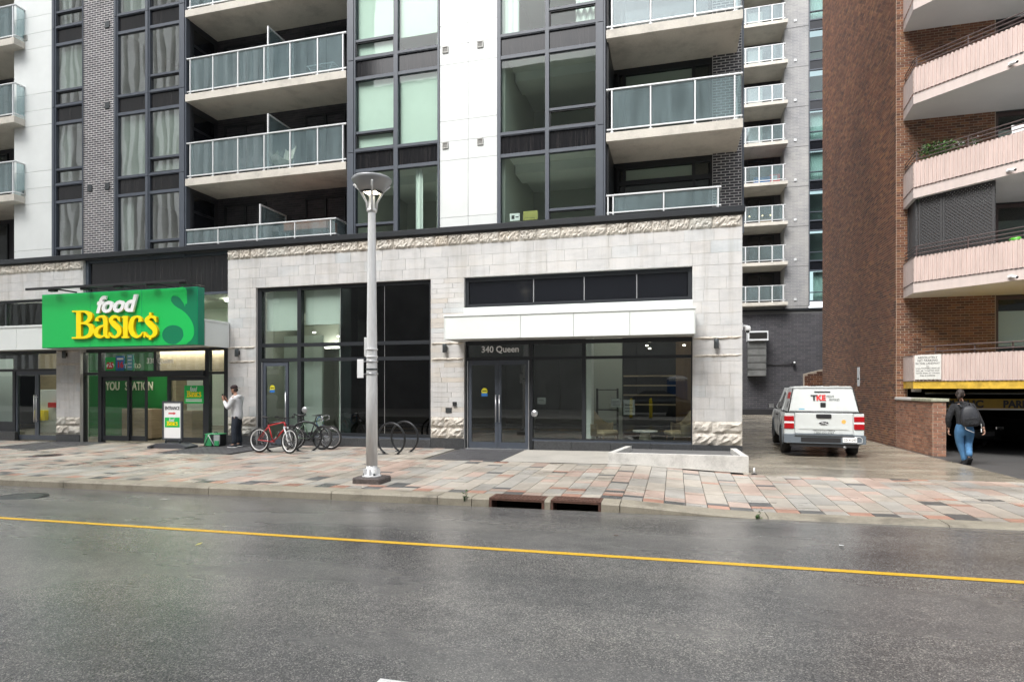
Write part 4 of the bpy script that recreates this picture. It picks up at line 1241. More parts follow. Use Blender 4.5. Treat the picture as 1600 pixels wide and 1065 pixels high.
GLYPHS = [  # drawing units of the shop sign, strokes (x, y down, width)
    [[(354, 296, 40), (354, 527, 40)], [(300, 303, 12), (372, 303, 12)], [(298, 523, 13), (378, 523, 13)],
     [(362, 305, 14), (405, 306, 18), (440, 325, 32), (450, 350, 38), (432, 382, 28), (395, 398, 14), (370, 401, 12)],
     [(366, 404, 12), (420, 405, 18), (455, 428, 34), (462, 462, 42), (446, 498, 34), (405, 518, 20), (360, 521, 14)]],
    [[(506, 384, 34), (510, 362, 22), (535, 345, 16), (564, 352, 28), (578, 385, 36), (579, 440, 36), (579, 495, 34), (590, 515, 22), (606, 516, 12)],
     [(575, 418, 10), (530, 432, 22), (500, 468, 38), (508, 502, 32), (540, 516, 18), (570, 498, 12)]],
    [[(694, 388, 10), (692, 345, 12)], [(690, 378, 10), (672, 352, 16), (643, 348, 26), (624, 376, 36), (650, 414, 42), (686, 448, 40), (690, 488, 32), (656, 516, 18), (624, 506, 14), (608, 478, 10)], [(608, 474, 10), (608, 524, 12)]],
    [[(744, 340, 38), (744, 520, 38)], [(714, 352, 14), (742, 348, 14)], [(712, 517, 14), (776, 517, 14)]],
    [[(868, 388, 34), (864, 362, 20), (838, 346, 16), (804, 368, 34), (790, 430, 42), (802, 484, 38), (836, 514, 22), (874, 498, 14), (886, 474, 8)]],
    [[(996, 392, 10), (994, 345, 12)], [(992, 380, 10), (975, 352, 18), (946, 348, 26), (922, 376, 38), (950, 414, 44), (984, 448, 42), (988, 488, 34), (952, 515, 20), (918, 504, 16), (900, 476, 10)], [(900, 472, 10), (900, 520, 12)],
     [(950, 312, 16), (950, 344, 16)], [(948, 512, 18), (948, 538, 18)]],
]
def logo_letters(T, y0, depth, grow=0, n=6):
    mb = MB(); k = 0
    for gl_ in GLYPHS:
        for st in gl_:
            stroke(mb, st, T, y0 - .0012 * (k % 7), y0 + depth, 0, n, grow); k += 1
    return mb

M['sign_green'] = simple('sign green', (0.012, 0.50, 0.10), 0.35)
M['sign_green_dark'] = simple('sign dark green', (0.004, 0.19, 0.085), 0.35)
M['sign_side'] = simple('sign side green', (0.005, 0.24, 0.14), 0.35)
M['sign_yellow'] = simple('sign yellow', (0.98, 0.76, 0.0), 0.4)
M['sign_orange'] = simple('sign letter edge', (0.72, 0.42, 0.0), 0.5)
M['sign_white'] = simple('sign white', (0.85, 0.86, 0.86), 0.4)
M['ink'] = simple('black ink', (0.03, 0.03, 0.032), 0.6)
M['red'] = simple('red print', (0.60, 0.03, 0.03), 0.5)
M['blue'] = simple('blue print', (0.03, 0.16, 0.45), 0.5)
M['led'] = emit('lamp leds', (1.0, 0.93, 0.72), 3.0)
M['lit'] = emit('ceiling and fill light', (1.0, 0.95, 0.85), 14.0)  # shared by the shop ceiling panels and the added fill strips
M['spot'] = emit('small downlight', (1.0, 0.93, 0.8), 4.0)
M['warm_spot'] = emit('warm wall light', (1.0, 0.7, 0.35), 2.5)

# ================================================================== SHOP SIGN
YSF = 13.97
sgx0, sgx1 = FX(65.6, YSF), FX(309, YSF)
sg = thing('shop_sign', 'big green box sign with raised white and yellow letters over the food shop entrance', 'sign', ((sgx0 + sgx1) / 2, 14.2, 2.76), 0, None, True)
z0s, z1s = CH + 1.205, CH + 2.82
part('sign_box', MB().cbox(sgx0, sgx1, YSF, YS - .005, z0s, z1s, .006, 0), M['sign_side'], sg)
part('face', MB().box(sgx0 + .012, sgx1 - .012, YSF - .006, YSF, z0s + .012, z1s - .012), M['sign_green'], sg)
for q in (.33, .66):
    part('panel_seam', MB().box(sgx0 + (sgx1 - sgx0) * q - .004, sgx0 + (sgx1 - sgx0) * q + .004, YSF - .0075, YSF - .0061, z0s + .013, z1s - .013), M['sign_side'], sg)
def TS(x, y):
    px, py = 60 + x / 5.333, 430 + y / 5.333
    return FX(px, YSF), FZ(px, py, YSF)
# the large pale currency sign on a darker field
dk = MB()
poly = [TS(*p) for p in ((1225, 96), (1326, 92), (1326, 572), (1235, 578), (1275, 520), (1290, 440), (1262, 370), (1215, 320), (1228, 235), (1240, 180), (1238, 130))]
poly = [(min(max(a, sgx0 + .013), sgx1 - .013), min(max(b, z0s + .013), z1s - .013)) for a, b in poly]
dk.prism(poly, 'y', YSF - .0085, YSF - .0062)
def ell(cx, cy, rx, ry, y0, y1, mb):
    mb.prism([TS(cx + rx * math.cos(t * PI / 14), cy + ry * math.sin(t * PI / 14)) for t in range(28)], 'y', y0, y1)
ell(1138, 235, 62, 62, YSF - .0088, YSF - .0062, dk); ell(1125, 495, 92, 80, YSF - .0091, YSF - .0062, dk)
ell(1165, 290, 60, 90, YSF - .0094, YSF - .0062, dk)
part('dark_field', dk, M['sign_green_dark'], sg)
bs = MB()
stroke(bs, [(1236, 238, 8), (1222, 190, 34), (1175, 148, 42), (1110, 152, 44), (1078, 215, 62), (1110, 290, 96), (1190, 355, 112), (1246, 430, 98), (1250, 505, 82), (1205, 555, 40), (1150, 574, 6)], TS, YSF - .0125, YSF - .0098)
stroke(bs, [(1165, 104, 90), (1170, 134, 100)], TS, YSF - .0138, YSF - .0128)
part('pale_symbol', bs, M['sign_green'], sg)
part('yellow_lettering', logo_letters(TS, YSF - .075, .012), M['sign_yellow'], sg, label='yellow lettering that spells Basics with a dollar sign')
part('letter_body', logo_letters(TS, YSF - .055, .050, 1.6), M['sign_orange'], sg)
fx_, fz_ = TS(655, 306)
wt = put_text(sg, 'food', .66, (fx_, YSF - .06, fz_), M['sign_white'], name='white_lettering', extrude=.03, offset=.022, shear=.28, width=(TS(828, 300)[0] - TS(487, 300)[0]))
wt.rotation_euler = (PI / 2, 0, 0)
lb = MB().box(FX(42, 13.75), FX(292, 13.75), 13.70, 13.76, z1s + .10, z1s + .17)
part('light_bar', lb, M['black'], sg)
for p in (83, 133, 185, 237, 288):
    xx = FX(p, 13.8); part('bar_bracket', MB().box(xx - .02, xx + .02, 13.76, YS + .3, z1s + .11, z1s + .15).box(xx - .12, xx + .12, 13.74, 13.86, z1s + .04, z1s + .10), M['black'], sg)

# signs on the shop fronts (flat print on glass)
def print_text(s, px, py, Y, h, mat, label, root=B, **k):
    x, z = FX(px, Y), FZ(px, py, Y)
    kw = dict(extrude=.001, align='LEFT', offset=.005); kw.update(k)
    o = put_text(root, s, h, (x, Y, z), mat, **kw); o['label'] = label; return o
print_text('340 Queen', 752, 550.5, YG - .012, .235, M['sign_white'], 'white street number lettering above the lobby doors', width=FX(810, YG) - FX(752, YG))
print_text('338 Queen', 229, 567.5, YE - .012, .235, M['sign_white'], 'white street number lettering above the sliding doors', width=FX(270.5, YE) - FX(229, YE))
def round_sticker(px, py, Y, label):
    x, z = FX(px, Y), FZ(px, py, Y)
    mb = MB(); mb.prism([(x + .085 * math.cos(t * PI / 12), z + .09 * math.sin(t * PI / 12)) for t in range(24)], 'y', Y - .002, Y)
    mb.box(x - .085, x + .085, Y - .004, Y - .0022, z - .13, z - .05, 1)
    mb.box(x - .06, x + .06, Y - .006, Y - .0042, z - .005, z + .02, 2)
    part('sticker', mb, [M['sticker_yellow'], M['blue'], M['ink']], B, label=label)
M['sticker_yellow'] = simple('sticker yellow', (0.65, 0.60, 0.03), 0.5)
round_sticker(757, 611, YG - .025, 'round yellow sticker on the lobby door')
round_sticker(425.5, 606, YM - .025, 'round yellow sticker on the door by the bicycles')

# small sign panels with the shop logo
def logo_panel(root, x0, x1, z0, z1, Y, sub=True, name='poster'):
    pn = part(name, MB().box(x0, x1, Y, Y + .004, z0, z1), M['sign_green'], root)
    w, h = x1 - x0, z1 - z0
    lw = w * .74; sc = lw / 700
    cx = (x0 + x1) / 2
    zb = z0 + h * (.36 if sub else .18)
    T = lambda x, y: (cx - lw / 2 + (x - 300) * sc, zb + (525 - y) * sc * 1.05)
    part('yellow_print', logo_letters(T, Y - .004, .003, 3, 4), M['sign_yellow'], pn)
    t = put_text(pn, 'food', lw * .42, (cx - .02, Y - .006, zb + 235 * sc * .98), M['sign_white'], extrude=.001, offset=lw * .006, shear=.28, name='white_print', width=lw * .5)
    if sub:
        for i, s in enumerate(('Always more for less', 'open seven days a week')):
            pass
        for i in range(2):
            part('white_print', MB().box(x0 + w * .08, x1 - w * .08, Y - .003, Y - .001, z0 + h * (.20 - .09 * i), z0 + h * (.245 - .09 * i)), M['sign_white'], pn)
    return pn
po = logo_panel(B, FX(288, YE - .03), FX(318, YE - .03), FZ(303, 630, YE), FZ(303, 602, YE), YE - .03)
po['label'] = 'green poster with the shop logo on the sliding door'
pp = part('poster', MB().box(FX(166, YE), FX(181, YE), YE - .03, YE - .026, FZ(173, 579, YE), FZ(173, 558, YE)), M['sign_green'], B, label='green price poster in the transom')
put_text(B, '25', .28, (FX(173.5, YE), YE - .032, FZ(173, 575.5, YE)), M['red'], extrude=.001, offset=.012)
part('red_disc', MB().prism([(FX(173.5, YE) + .16 * math.cos(t * PI / 10), FZ(173, 571, YE) + .1 * math.sin(t * PI / 10)) for t in range(20)], 'y', YE - .031, YE - .0302), M['sign_white'], B)
pp = part('poster', MB().box(FX(182, YE), FX(195, YE), YE - .03, YE - .026, FZ(188, 579, YE), FZ(188, 556, YE)), M['blue'], B, label='blue price poster in the transom')
put_text(B, '16', .26, (FX(189, YE), YE - .032, FZ(188, 574, YE)), M['red'], extrude=.001, offset=.012)
part('white_band', MB().box(FX(184, YE), FX(194, YE), YE - .031, YE - .0302, FZ(188, 562, YE), FZ(188, 559, YE)), M['sign_white'], B)
M['cyan'] = simple('pale blue print', (0.16, 0.40, 0.52), 0.5)
part('poster', MB().box(FX(200, YE), FX(208, YE), YE - .03, YE - .026, FZ(203, 578, YE), FZ(203, 554, YE)), M['cyan'], B, label='narrow pale blue poster in the transom')
for i in range(4): part('white_band', MB().box(FX(201, YE), FX(207, YE), YE - .031, YE - .0302, FZ(203, 574 - i * 5.5, YE), FZ(203, 572.5 - i * 5.5, YE)), M['sign_white'], B)
# green inner wall with lettering, counters and lights inside the food shop
iw = part('inner_wall', MB().box(FX(133, 17.3), FX(262, 17.3), 17.3, 17.4, -.2, 5.2), simple('inner green wall', (0.01, 0.17, 0.03), 0.5), B)
M['cream'] = simple('cream letters', (0.75, 0.70, 0.55), 0.5)
put_text(B, 'YOU   STATION', .42, (FX(203, 17.3), 17.27, FZ(203, 609, 17.3)), M['cream'], extrude=.01, offset=.008, width=FX(239, 17.3) - FX(165, 17.3))
put_text(B, 'me to', .34, (FX(207, 17.3), 17.27, FZ(207, 575, 17.3)), M['cream'], extrude=.01)
for (a, b, y, zt_, mn, nm) in ((190, 237, 16.6, .85, 'wood', 'counter'), (283, 300, 16.8, .8, 'wood', 'crate_stack'), (262, 275, 17.5, 2.2, 'wood', 'end_panel')):
    if mn not in M: M['wood'] = simple('pale wood', (0.42, 0.33, 0.22), 0.5, var=.2, stretch=(1, 1, 8))
    part(nm, MB().cbox(FX(a, y), FX(b, y), y, y + .5, -.15, zt_, .01), M['wood'], B)
for i, xx in enumerate((-25, -22.5, -20.2, -17.6, -15.2)):
    part('ceiling_and_fill_light', MB().box(xx - .6, xx + .6, 17.8, 18.0, 5.2, 5.23), M['lit'], B); part('ceiling_and_fill_light', MB().box(xx - .6, xx + .6, 21.3, 21.5, 5.2, 5.23), M['lit'], B)
part('pale_curtain', MB().box(-26.9, FX(20, 16.2), 16.2, 16.22, -.1, 2.6), M['curtain'], B); part('inner_wall', MB().box(FX(60, 19.6), FX(98, 19.6), 19.6, 19.7, -.2, 4), M['wood'], B)
part('ceiling_and_fill_light', MB().box(-24, -20, 17.2, 17.3, 3.6, 3.63), M['lit'], B); part('ceiling_and_fill_light', MB().box(-18, -13.6, 15.85, 15.97, 2.775, 2.79), M['lit'], B)  # strips added to brighten the shops, the second hidden behind the door-head bar
part('display_case', MB().cbox(-24.5, -19.9, 18.2, 19.0, -.2, 1.5, .02), M['rail'], B)
for i in range(6): part('stock_box', MB().cbox(-24.3 + i * .74, -23.75 + i * .74, 18.0, 18.19, .3 + (i % 2) * .5, .7 + (i % 3) * .3, .01), (M['sign_yellow'], M['red'], M['blue'], M['wood'], M['sign_green'], M['cyan'])[i], B)
part('sill_band', MB().box(XE0 + .1, XE1 - .1, YE + .2, YE + .205, 2.2, 2.201), M['room'], B)
part('tan_bulkhead', MB().box(FX(247, 16), FX(352, 16), 16.0, 16.1, 2.0, 3.2), M['wood'], B)

# middle room: pale ceiling boxes, column, downlights
part('roller_blind', MB().box(XA0 + .14, xmm - .07, YM + .16, YM + .17, 3.25, ZG - .1), M['blind'], B); part('roller_blind', MB().box(xmm + .07, xs5 - .02, YM + .16, YM + .17, 3.40, ZG - .1), M['blind'], B)
part('bulkhead', MB().box(-11.9, -9.0, 16.6, 19, 3.65, 3.9), M['room'], B)
part('bulkhead', MB().box(-11.9, -8.9, 17.6, 20, 2.9, 3.64), M['room'], B)
part('inner_column', MB().box(-9.75, -9.35, 16.2, 16.6, -.1, 5.1), M['blind'], B)
part('inner_column', MB().box(-11.95, -10.6, 16.6, 16.7, -.1, 3.2), M['blind'], B)
part('dark_screen', MB().box(-9.2, -8.4, 16.3, 16.35, 1.6, 2.3), M['black'], B)
part('tan_partition', MB().box(-9.35, -8.2, 16.9, 17, -.1, 2.9), M['wood'], B)
part('black_partition', MB().box(-8.65, XA1, 15.75, 15.8, -.1, 5.1), M['void'], B)
for (px, py) in ((448, 512), (505, 505), (491, 520), (529, 526)):
    Y = 17.2; xx, zz = FX(px, Y), FZ(px, py, Y); part('downlight', MB().lathe([(0, 0), (.05, 0), (.05, .03), (0, .03)], 10, (xx, Y, zz)), M['spot'], B)
# lobby: shelves, rack, armchair, downlights
part('lobby_wall', MB().box(FX(915, 17.6), FX(972, 17.6), 17.6, 17.7, -.02, 3.3), M['room'], B)
M['wood_dark'] = simple('warm walnut panel', (0.19, 0.115, 0.06), 0.45, var=.3, vscale=2, stretch=(6, 6, .5))
part('wood_panel', MB().box(FX(1056, 18.5), FX(1082, 18.5), 18.4, 18.5, -.02, 3.4), M['wood_dark'], B)
part('shelf_back', MB().box(FX(974, 19), FX(1058, 19), 19.0, 19.05, -.02, 3.4), M['black'], B)
for py in (587, 602, 617, 632):
    part('wall_shelf', MB().box(FX(974, 18.7), FX(1056, 18.7), 18.7, 18.99, FZ(1010, py, 18.7) - .02, FZ(1010, py, 18.7) + .02), M['wood'], B)
part('white_inner_column', MB().box(FX(916, 15.9), FX(924, 15.9), 15.9, 16.4, -.02, 3.1), M['curtain'], B)
for (px, py) in ((1010.5, 540.5), (1069, 540), (1015, 545)):
    Y = 16.6; part('downlight', MB().lathe([(0, 0), (.035, 0), (.035, .03), (0, .03)], 10, (FX(px, Y), Y, FZ(px, py, Y))), M['spot'], B)
part('lobby_fill_strip', MB().box(-3.6, -1.6, 17.2, 17.4, 5.0, 5.05), M['lit'], B); part('lobby_fill_strip', MB().box(-.9, .9, 16.2, 16.3, 5.0, 5.03), M['lit'], B)  # fill strips added high up, out of view, to brighten the lobby
part('room_fill_strip', MB().box(-11.2, -9.8, 15.8, 15.9, 5.1, 5.14), M['lit'], B); part('room_fill_strip', MB().box(-11.0, -10.4, 17.4, 17.5, 2.86, 2.89), M['lit'], B)  # added fill strips, kept out of sight, that lift the middle room
bs_ = thing('shelf_rack', 'open black metal shelf rack standing inside the lobby window', 'shelf', (FX(949, 16.8), 16.8, 0))
for sx in (-.28, .28):
    for sy in (-.12, .12): part('leg', MB().box(sx - .015, sx + .015, sy - .015, sy + .015, 0, 1.55), M['black'], bs_)
for zz in (.15, .55, .95, 1.5): part('shelf', MB().box(-.29, .29, -.14, .14, zz, zz + .025), M['black'], bs_)
def armchair(x, y, rz_, label):
    a = thing('armchair', label, 'armchair', (x, y, 0), rz_, 'armchairs inside the lobby')
    fab = M['chair_fabric']
    mb = MB(); mb.cbox(-.34, .34, -.33, .33, .30, .44, .05); part('seat', mb, fab, a)
    mb = MB()
    vs = []; n = 10
    for j, (z, ry, th) in enumerate(((.30, .40, .08), (.6, .42, .07), (1.02, .40, .05))):
        for i in range(n + 1):
            t = PI * (-.12 + 1.24 * i / n); hgt = z if j < 2 else z - .42 * abs(math.cos(t)) ** 1.5
            vs.append((.40 * math.cos(t), ry * math.sin(t) * .9 + .02, hgt)); vs.append(((.40 - th) * math.cos(t), (ry - th) * math.sin(t) * .9 + .02, hgt))
    fs = []; m = 2 * (n + 1)
    for j in range(2):
        for i in range(n):
            p = j * m + 2 * i
            fs += [[p, p + 2, p + m + 2, p + m], [p + 1, p + m + 1, p + m + 3, p + 3]]
    for i in range(n): p = 2 * m + 2 * i; fs += [[p, p + 2, p + 3, p + 1]]; q = 2 * i; fs += [[q, q + 1, q + 3, q + 2]]
    for i in (0, n):
        for j in range(2): p = j * m + 2 * i; fs += [[p, p + m, p + m + 1, p + 1]]
    mb.add(vs, fs, 0, True); part('backrest', mb, fab, a)
    for sx in (-.26, .26):
        for sy in (-.24, .24): part('leg', MB().tube([(sx, sy, .31), (sx * 1.2, sy * 1.2, 0)], [.018, .012], 8), M['wood_dark'], a)
    return a
M['chair_fabric'] = simple('tan chair fabric', (0.36, 0.29, 0.18), 0.9, b=.3, bscale=90)
armchair(FX(940, 16.2), 16.2, R(60), 'tan tub armchair behind the lobby glass, next to the white inner column')
armchair(FX(1062, 16.6), 16.6, R(-70), 'tan tub armchair behind the lobby glass, at the corner pillar end')
tb = thing('side_table', 'low round pale table inside the lobby between the two armchairs', 'table', (FX(1008, 16.4), 16.4, 0))
part('table_top', MB().lathe([(0, .40), (.32, .40), (.33, .42), (.32, .44), (0, .44)], 24), M['sign_white'], tb); part('base', MB().lathe([(.2, 0), (.2, .02), (.12, .39)], 20), M['cream'], tb)
M['notice'] = simple('dull paper', (0.16, 0.165, 0.16), .8)
for i, (px, py, w, h) in enumerate(((846, 626, .22, .17), (963, 629, .25, .22), (983, 636, .28, .38))):
    nt_ = single('paper_notice', MB().box(-w / 2, w / 2, 0, .004, -h / 2, h / 2).box(-w * .38, w * .38, -.001, -.0002, -h * .3, -h * .24, 1).box(-w * .38, w * .38, -.001, -.0002, -h * .1, -h * .04, 1).box(-w * .38, w * .25, -.001, -.0002, h * .1, h * .2, 1),
        [M['notice'], M['ink']], ('small white notice on the glass beside the lobby doors', 'white notice on the lobby glass in front of the black shelf rack', 'tall white notice on the lobby glass next to the black shelf rack')[i], 'notice', 'paper notices on the lobby glass', (FX(px, YG + .03), YG + .03, FZ(px, py, YG)))
# round push button plate and intercom on the lobby pillar
part('push_plate', MB().lathe([(0, 0), (.085, 0), (.09, .02), (.075, .035), (0, .04)], 24, M=Matrix.Translation((FX(836, YG), YG - .05, FZ(836, 645.5, YG))) @ Matrix.Rotation(PI / 2, 4, 'X')), M['alu'], B, label='round push button beside the lobby doors')
part('push_plate', MB().lathe([(0, 0), (.085, 0), (.09, .02), (.075, .035), (0, .04)], 24, M=Matrix.Translation((FX(478, YM), YM - .055, FZ(478, 640, YM))) @ Matrix.Rotation(PI / 2, 4, 'X')), M['alu'], B, label='round push button above the bicycles')
part('intercom_plate', MB().cbox(FX(696.5, YP), FX(706, YP), YP - .02, YP - .004, FZ(700, 644.5, YP), FZ(700, 636.5, YP), .002), M['steel_dark'], B)
part('card_reader', MB().cbox(FX(708, YP), FX(713.5, YP), YP - .05, YP - .004, FZ(710, 634, YP), FZ(710, 627.5, YP), .004), M['black'], B)

# wall lamps
def wall_lamp(px, py, label, Y=YP):
    x, z = FX(px, Y), FZ(px, py, Y)
    t = thing('wall_lamp', label, 'wall lamp', (x, Y - .005, z), 0, 'black cylinder wall lamps')
    part('back_plate', MB().cbox(-.05, .05, -.02, .0, -.06, .06, .004), M['black'], t)
    part('lamp_body', MB().lathe([(0, -.11), (.052, -.115), (.058, -.105), (.058, .105), (.052, .115), (0, .11)], 20, (0, -.085, 0)), M['steel_dark'], t)
    part('arm', MB().box(-.02, .02, -.03, -.021, -.03, .03), M['black'], t)
wall_lamp(1119, 537, 'black cylinder wall lamp on the corner pillar nearest the lane')
wall_lamp(696.5, 544, 'black cylinder wall lamp on the pillar beside the lobby doors')
wall_lamp(373, 551, 'black cylinder wall lamp on the pillar the man in white leans by')
wall_lamp(104, 554, 'black cylinder wall lamp on the pillar under the left end of the green sign')

# ================================================================== REAR WING BEYOND THE LANE
YF = 43.0
Wg = thing('rear_wing', 'taller rear wing with pale brick, stacked small balconies and a dark brick base', 'building', (FX(1220, YF), YF, 0), 0, None, True)
def zf(py, px=1200): return FZ(px, py, YF)
zb_ = zf(486); ZTF = 30
fx = lambda p: FX(p, YF)
M['brick_pale'] = brick_mat('pale grey brick', [(0.29, 0.295, 0.30), (0.34, 0.34, 0.34), (0.315, 0.317, 0.32), (0.37, 0.37, 0.365)], 0.08)
part('brick_base', MB().box(fx(1085), fx(1330), YF + .02, YF + .6, -.3, zb_), M['mortar_dark'], Wg)
brick_wall(Wg, (fx(1140), YF + .02, -.2), (1, 0, 0), (0, -1, 0), fx(1300) - fx(1140), zb_ + .0, M['brick_dark'], .42, .13, .02, name='base_brickwork')
part('base_coping', MB().box(fx(1085), fx(1330), YF - .08, YF + .6, zb_, zb_ + .12), M['cap'], Wg)
part('plinth', MB().box(fx(1130), fx(1330), YF - .12, YF - .0, -.3, .16), M['black'], Wg)
part('side_wall', MB().box(fx(1085), fx(1226) - .0, YF + 1.6, YF + 2, zb_ + .12, ZTF), M['brick_dark'], Wg)
part('pier_core', MB().box(fx(1226), fx(1263.5), YF + .01, YF + 2.2, zb_ + .12, ZTF), simple('pale joint mortar', (.46, .46, .46), .9), Wg)
brick_wall(Wg, (fx(1226), YF + .01, zb_ + .13), (1, 0, 0), (0, -1, 0), fx(1263.5) - fx(1226), ZTF - zb_ - .2, M['brick_pale'], .42, .105, .014, name='pale_brickwork', proud=.006)
part('end_wall', MB().box(fx(1085), fx(1150), YF + .01, YF + 1.5, zb_ + .12, ZTF), M['brick_dark'], Wg)
# floors: rails at 449, 387.5, 326, 264.5, 203, 141.5, 80, 18.5
H = 2.42 * YF / 40 * 1.0
pitch = (zf(387) - zf(448.5))
for k in range(0, 9):
    zr = zf(448.5) + pitch * k
    zs_ = zr - 1.12 * .92
    bal = part('balcony', MB().cbox(fx(1150), fx(1228), YF - .75, YF + 1.6, zs_ - .28, zs_ - .06, .01), M['slab'], Wg)
    rl = MB().box(fx(1150), fx(1224.5), YF - .70, YF - .65, zr - .04, zr); rl.box(fx(1150), fx(1224.5), YF - .70, YF - .66, zs_ + .05, zs_ + .09)
    rl.box(fx(1224.5) - .05, fx(1224.5), YF - .649, YF, zr - .04, zr)
    part('handrail', rl, M['rail'], bal)
    for p in (1163, 1184, 1204, 1221): part('rail_post', MB().box(fx(p) - .035, fx(p) + .035, YF - .70, YF - .65, zs_ - .06, zr - .04), M['rail'], bal)
    for a, b in ((1151, 1163), (1163, 1184), (1184, 1204), (1204, 1221)): part('glass_panel', MB().box(fx(a) + .05, fx(b) - .05, YF - .68, YF - .668, zs_ + .09, zr - .04), M['rail_glass'], bal)
    dw = part('balcony_door', MB().box(fx(1170), fx(1173), YF + 1.5, YF + 1.58, zs_, zs_ + 2.1).box(fx(1190), fx(1192), YF + 1.5, YF + 1.58, zs_, zs_ + 2.1).box(fx(1173), fx(1215), YF + 1.5, YF + 1.58, zs_ + 2.1, zs_ + 2.2).box(fx(1212), fx(1215), YF + 1.5, YF + 1.58, zs_, zs_ + 2.1), M['frame_dark'], Wg)
    part('pane', MB().box(fx(1173), fx(1190), YF + 1.52, YF + 1.54, zs_, zs_ + 2.1).box(fx(1192), fx(1212), YF + 1.52, YF + 1.54, zs_, zs_ + 2.1), M['spandrel'], dw)
    if k in (4, 5, 6, 7): part('curtain', MB().box(fx(1173), fx(1196), YF + 1.44, YF + 1.48, zs_, zs_ + 1.9), M['curtain'], dw)
    vz = zs_ + .15
    part('wall_vent', MB().cbox(fx(1240.5), fx(1244.5), YF - .05, YF - .01, vz - .08, vz + .08, .01), M['rail'], Wg)
    part('pier_joint', MB().box(fx(1226), fx(1263.5), YF - .004, YF + .0, vz - .45, vz - .42), M['mortar_dark'], Wg)
    # window strip beside the brick tower
    zl = zs_ + .0
    wn_ = part('window', MB().box(fx(1263.6), fx(1265), YF - .05, YF + .1, zl - .3, zl + pitch - .3).box(fx(1265), fx(1300), YF - .05, YF + .1, zl - .02, zl + .06).box(fx(1265), fx(1300), YF - .05, YF + .1, zl + .55, zl + .60).box(fx(1265), fx(1300), YF - .05, YF + .1, zl + 1.95, zl + 2.03), M['frame'], Wg)
    part('pane', MB().box(fx(1265), fx(1300), YF, YF + .02, zl + .06, zl + .55), M['win_far'], wn_); part('pane', MB().box(fx(1265), fx(1300), YF, YF + .02, zl + .60, zl + 1.95), M['win_far'], wn_)
    part('spandrel_panel', MB().box(fx(1265), fx(1300), YF, YF + .02, zl + 2.03, zl + pitch - .02), M['spandrel'], wn_)
    if k in (0, 3, 4, 7): 
        c0 = 1272 if k == 0 else 1266
        vs = []; n = 40
        for j in (0, 1):
            for i in range(n + 1): vs.append((fx(c0) + (fx(1292) - fx(c0)) * i / n, YF + .3 + .05 * math.sin(i * 1.3), zl + (.1, 1.95)[j]))
        o = MB(); o.add(vs, [[i, i + 1, n + 2 + i, n + 1 + i] for i in range(n)], 0, True); part('curtain', o, M['curtain'], wn_)
    else: part('blind', MB().box(fx(1266), fx(1300), YF + .9, YF + .92, zl, zl + 2), M['room_dark'], wn_)
# clutter on two balconies
def bz(k): return zf(448.5) + pitch * k - 1.12 * .92
cb = thing('storage_box', 'blue plastic storage box on a small balcony of the rear wing', 'box', (fx(1190), YF - .2, bz(3) - .05))
part('tub', MB().cbox(-.5, .5, -.25, .25, 0, .36, .03), M['blue'], cb); part('lid', MB().cbox(-.53, .53, -.28, .28, .361, .42, .02), M['blue'], cb)
cb = thing('storage_box', 'red and white box beside the blue one on a rear wing balcony', 'box', (fx(1209), YF - .2, bz(3) - .05))
part('tub', MB().cbox(-.32, .32, -.25, .25, 0, .55, .03), M['red'], cb); part('label_panel', MB().box(-.14, .14, -.26, -.2505, .15, .45), M['sign_white'], cb)
for p in (1175, 1196, 1209):
    part('wall_light', MB().sphere((fx(p), YF + 1.42, bz(2) + .95), .05, 8), M['warm_spot'], Wg)
part('lit_room_panel', MB().box(fx(1191), fx(1211), YF + 1.42, YF + 1.45, bz(2), bz(2) + .75), M['wood'], Wg)
# exhaust duct, cable and lamp on the dark brick
du_ = thing('exhaust_duct', 'tall grey ribbed exhaust hood fixed to the dark brick wall of the lane', 'duct', (fx(1181), YF, zf(588, 1181)), 0, None, True)
ztp = zf(519, 1181); zbt = zf(588, 1181)
part('hood', MB().prism([(YF - 1.05, ztp - .62), (YF - 1.0, ztp), (YF - .02, ztp), (YF - .02, ztp - .62)], 'x', fx(1166), fx(1197)), M['rail'], du_)
part('mouth', MB().box(fx(1168), fx(1195), YF - 1.062, YF - 1.045, ztp - .5, ztp - .1), M['void'], du_)
n = 5
M['duct'] = simple('dull duct steel', (0.20, 0.205, 0.20), .45, metal=.4, var=.3, vscale=2)
for i in range(n):
    za, zb2 = zbt + (ztp - .63 - zbt) * i / n, zbt + (ztp - .63 - zbt) * (i + 1) / n
    part('duct_section', MB().cbox(fx(1167), fx(1194.5), YF - .82, YF - .02, za + .015, zb2 - .015, .02), M['duct'], du_)
    part('duct_flange', MB().box(fx(1167) - .02, fx(1194.5) + .02, YF - .85, YF - .02, zb2 - .0145, zb2 + .0145), M['duct'], du_)
cbm = thing('wall_conduit', 'thin black conduit with a small lamp across the dark brick wall', 'conduit', (fx(1220), YF - .05, zf(569)), 0, None, True)
part('pipe', MB().tube([(fx(1195), YF - .06, zf(570)), (fx(1240), YF - .06, zf(568.5, 1240))], .03, 6), M['black'], cbm)
part('lamp', MB().cbox(fx(1238), fx(1242), YF - .3, YF - .05, zf(569.5, 1240) - .1, zf(566, 1240) + .08, .03), M['black'], cbm); part('bulb', MB().sphere((fx(1240), YF - .32, zf(566.5, 1240)), .07, 8), M['sign_white'], cbm)

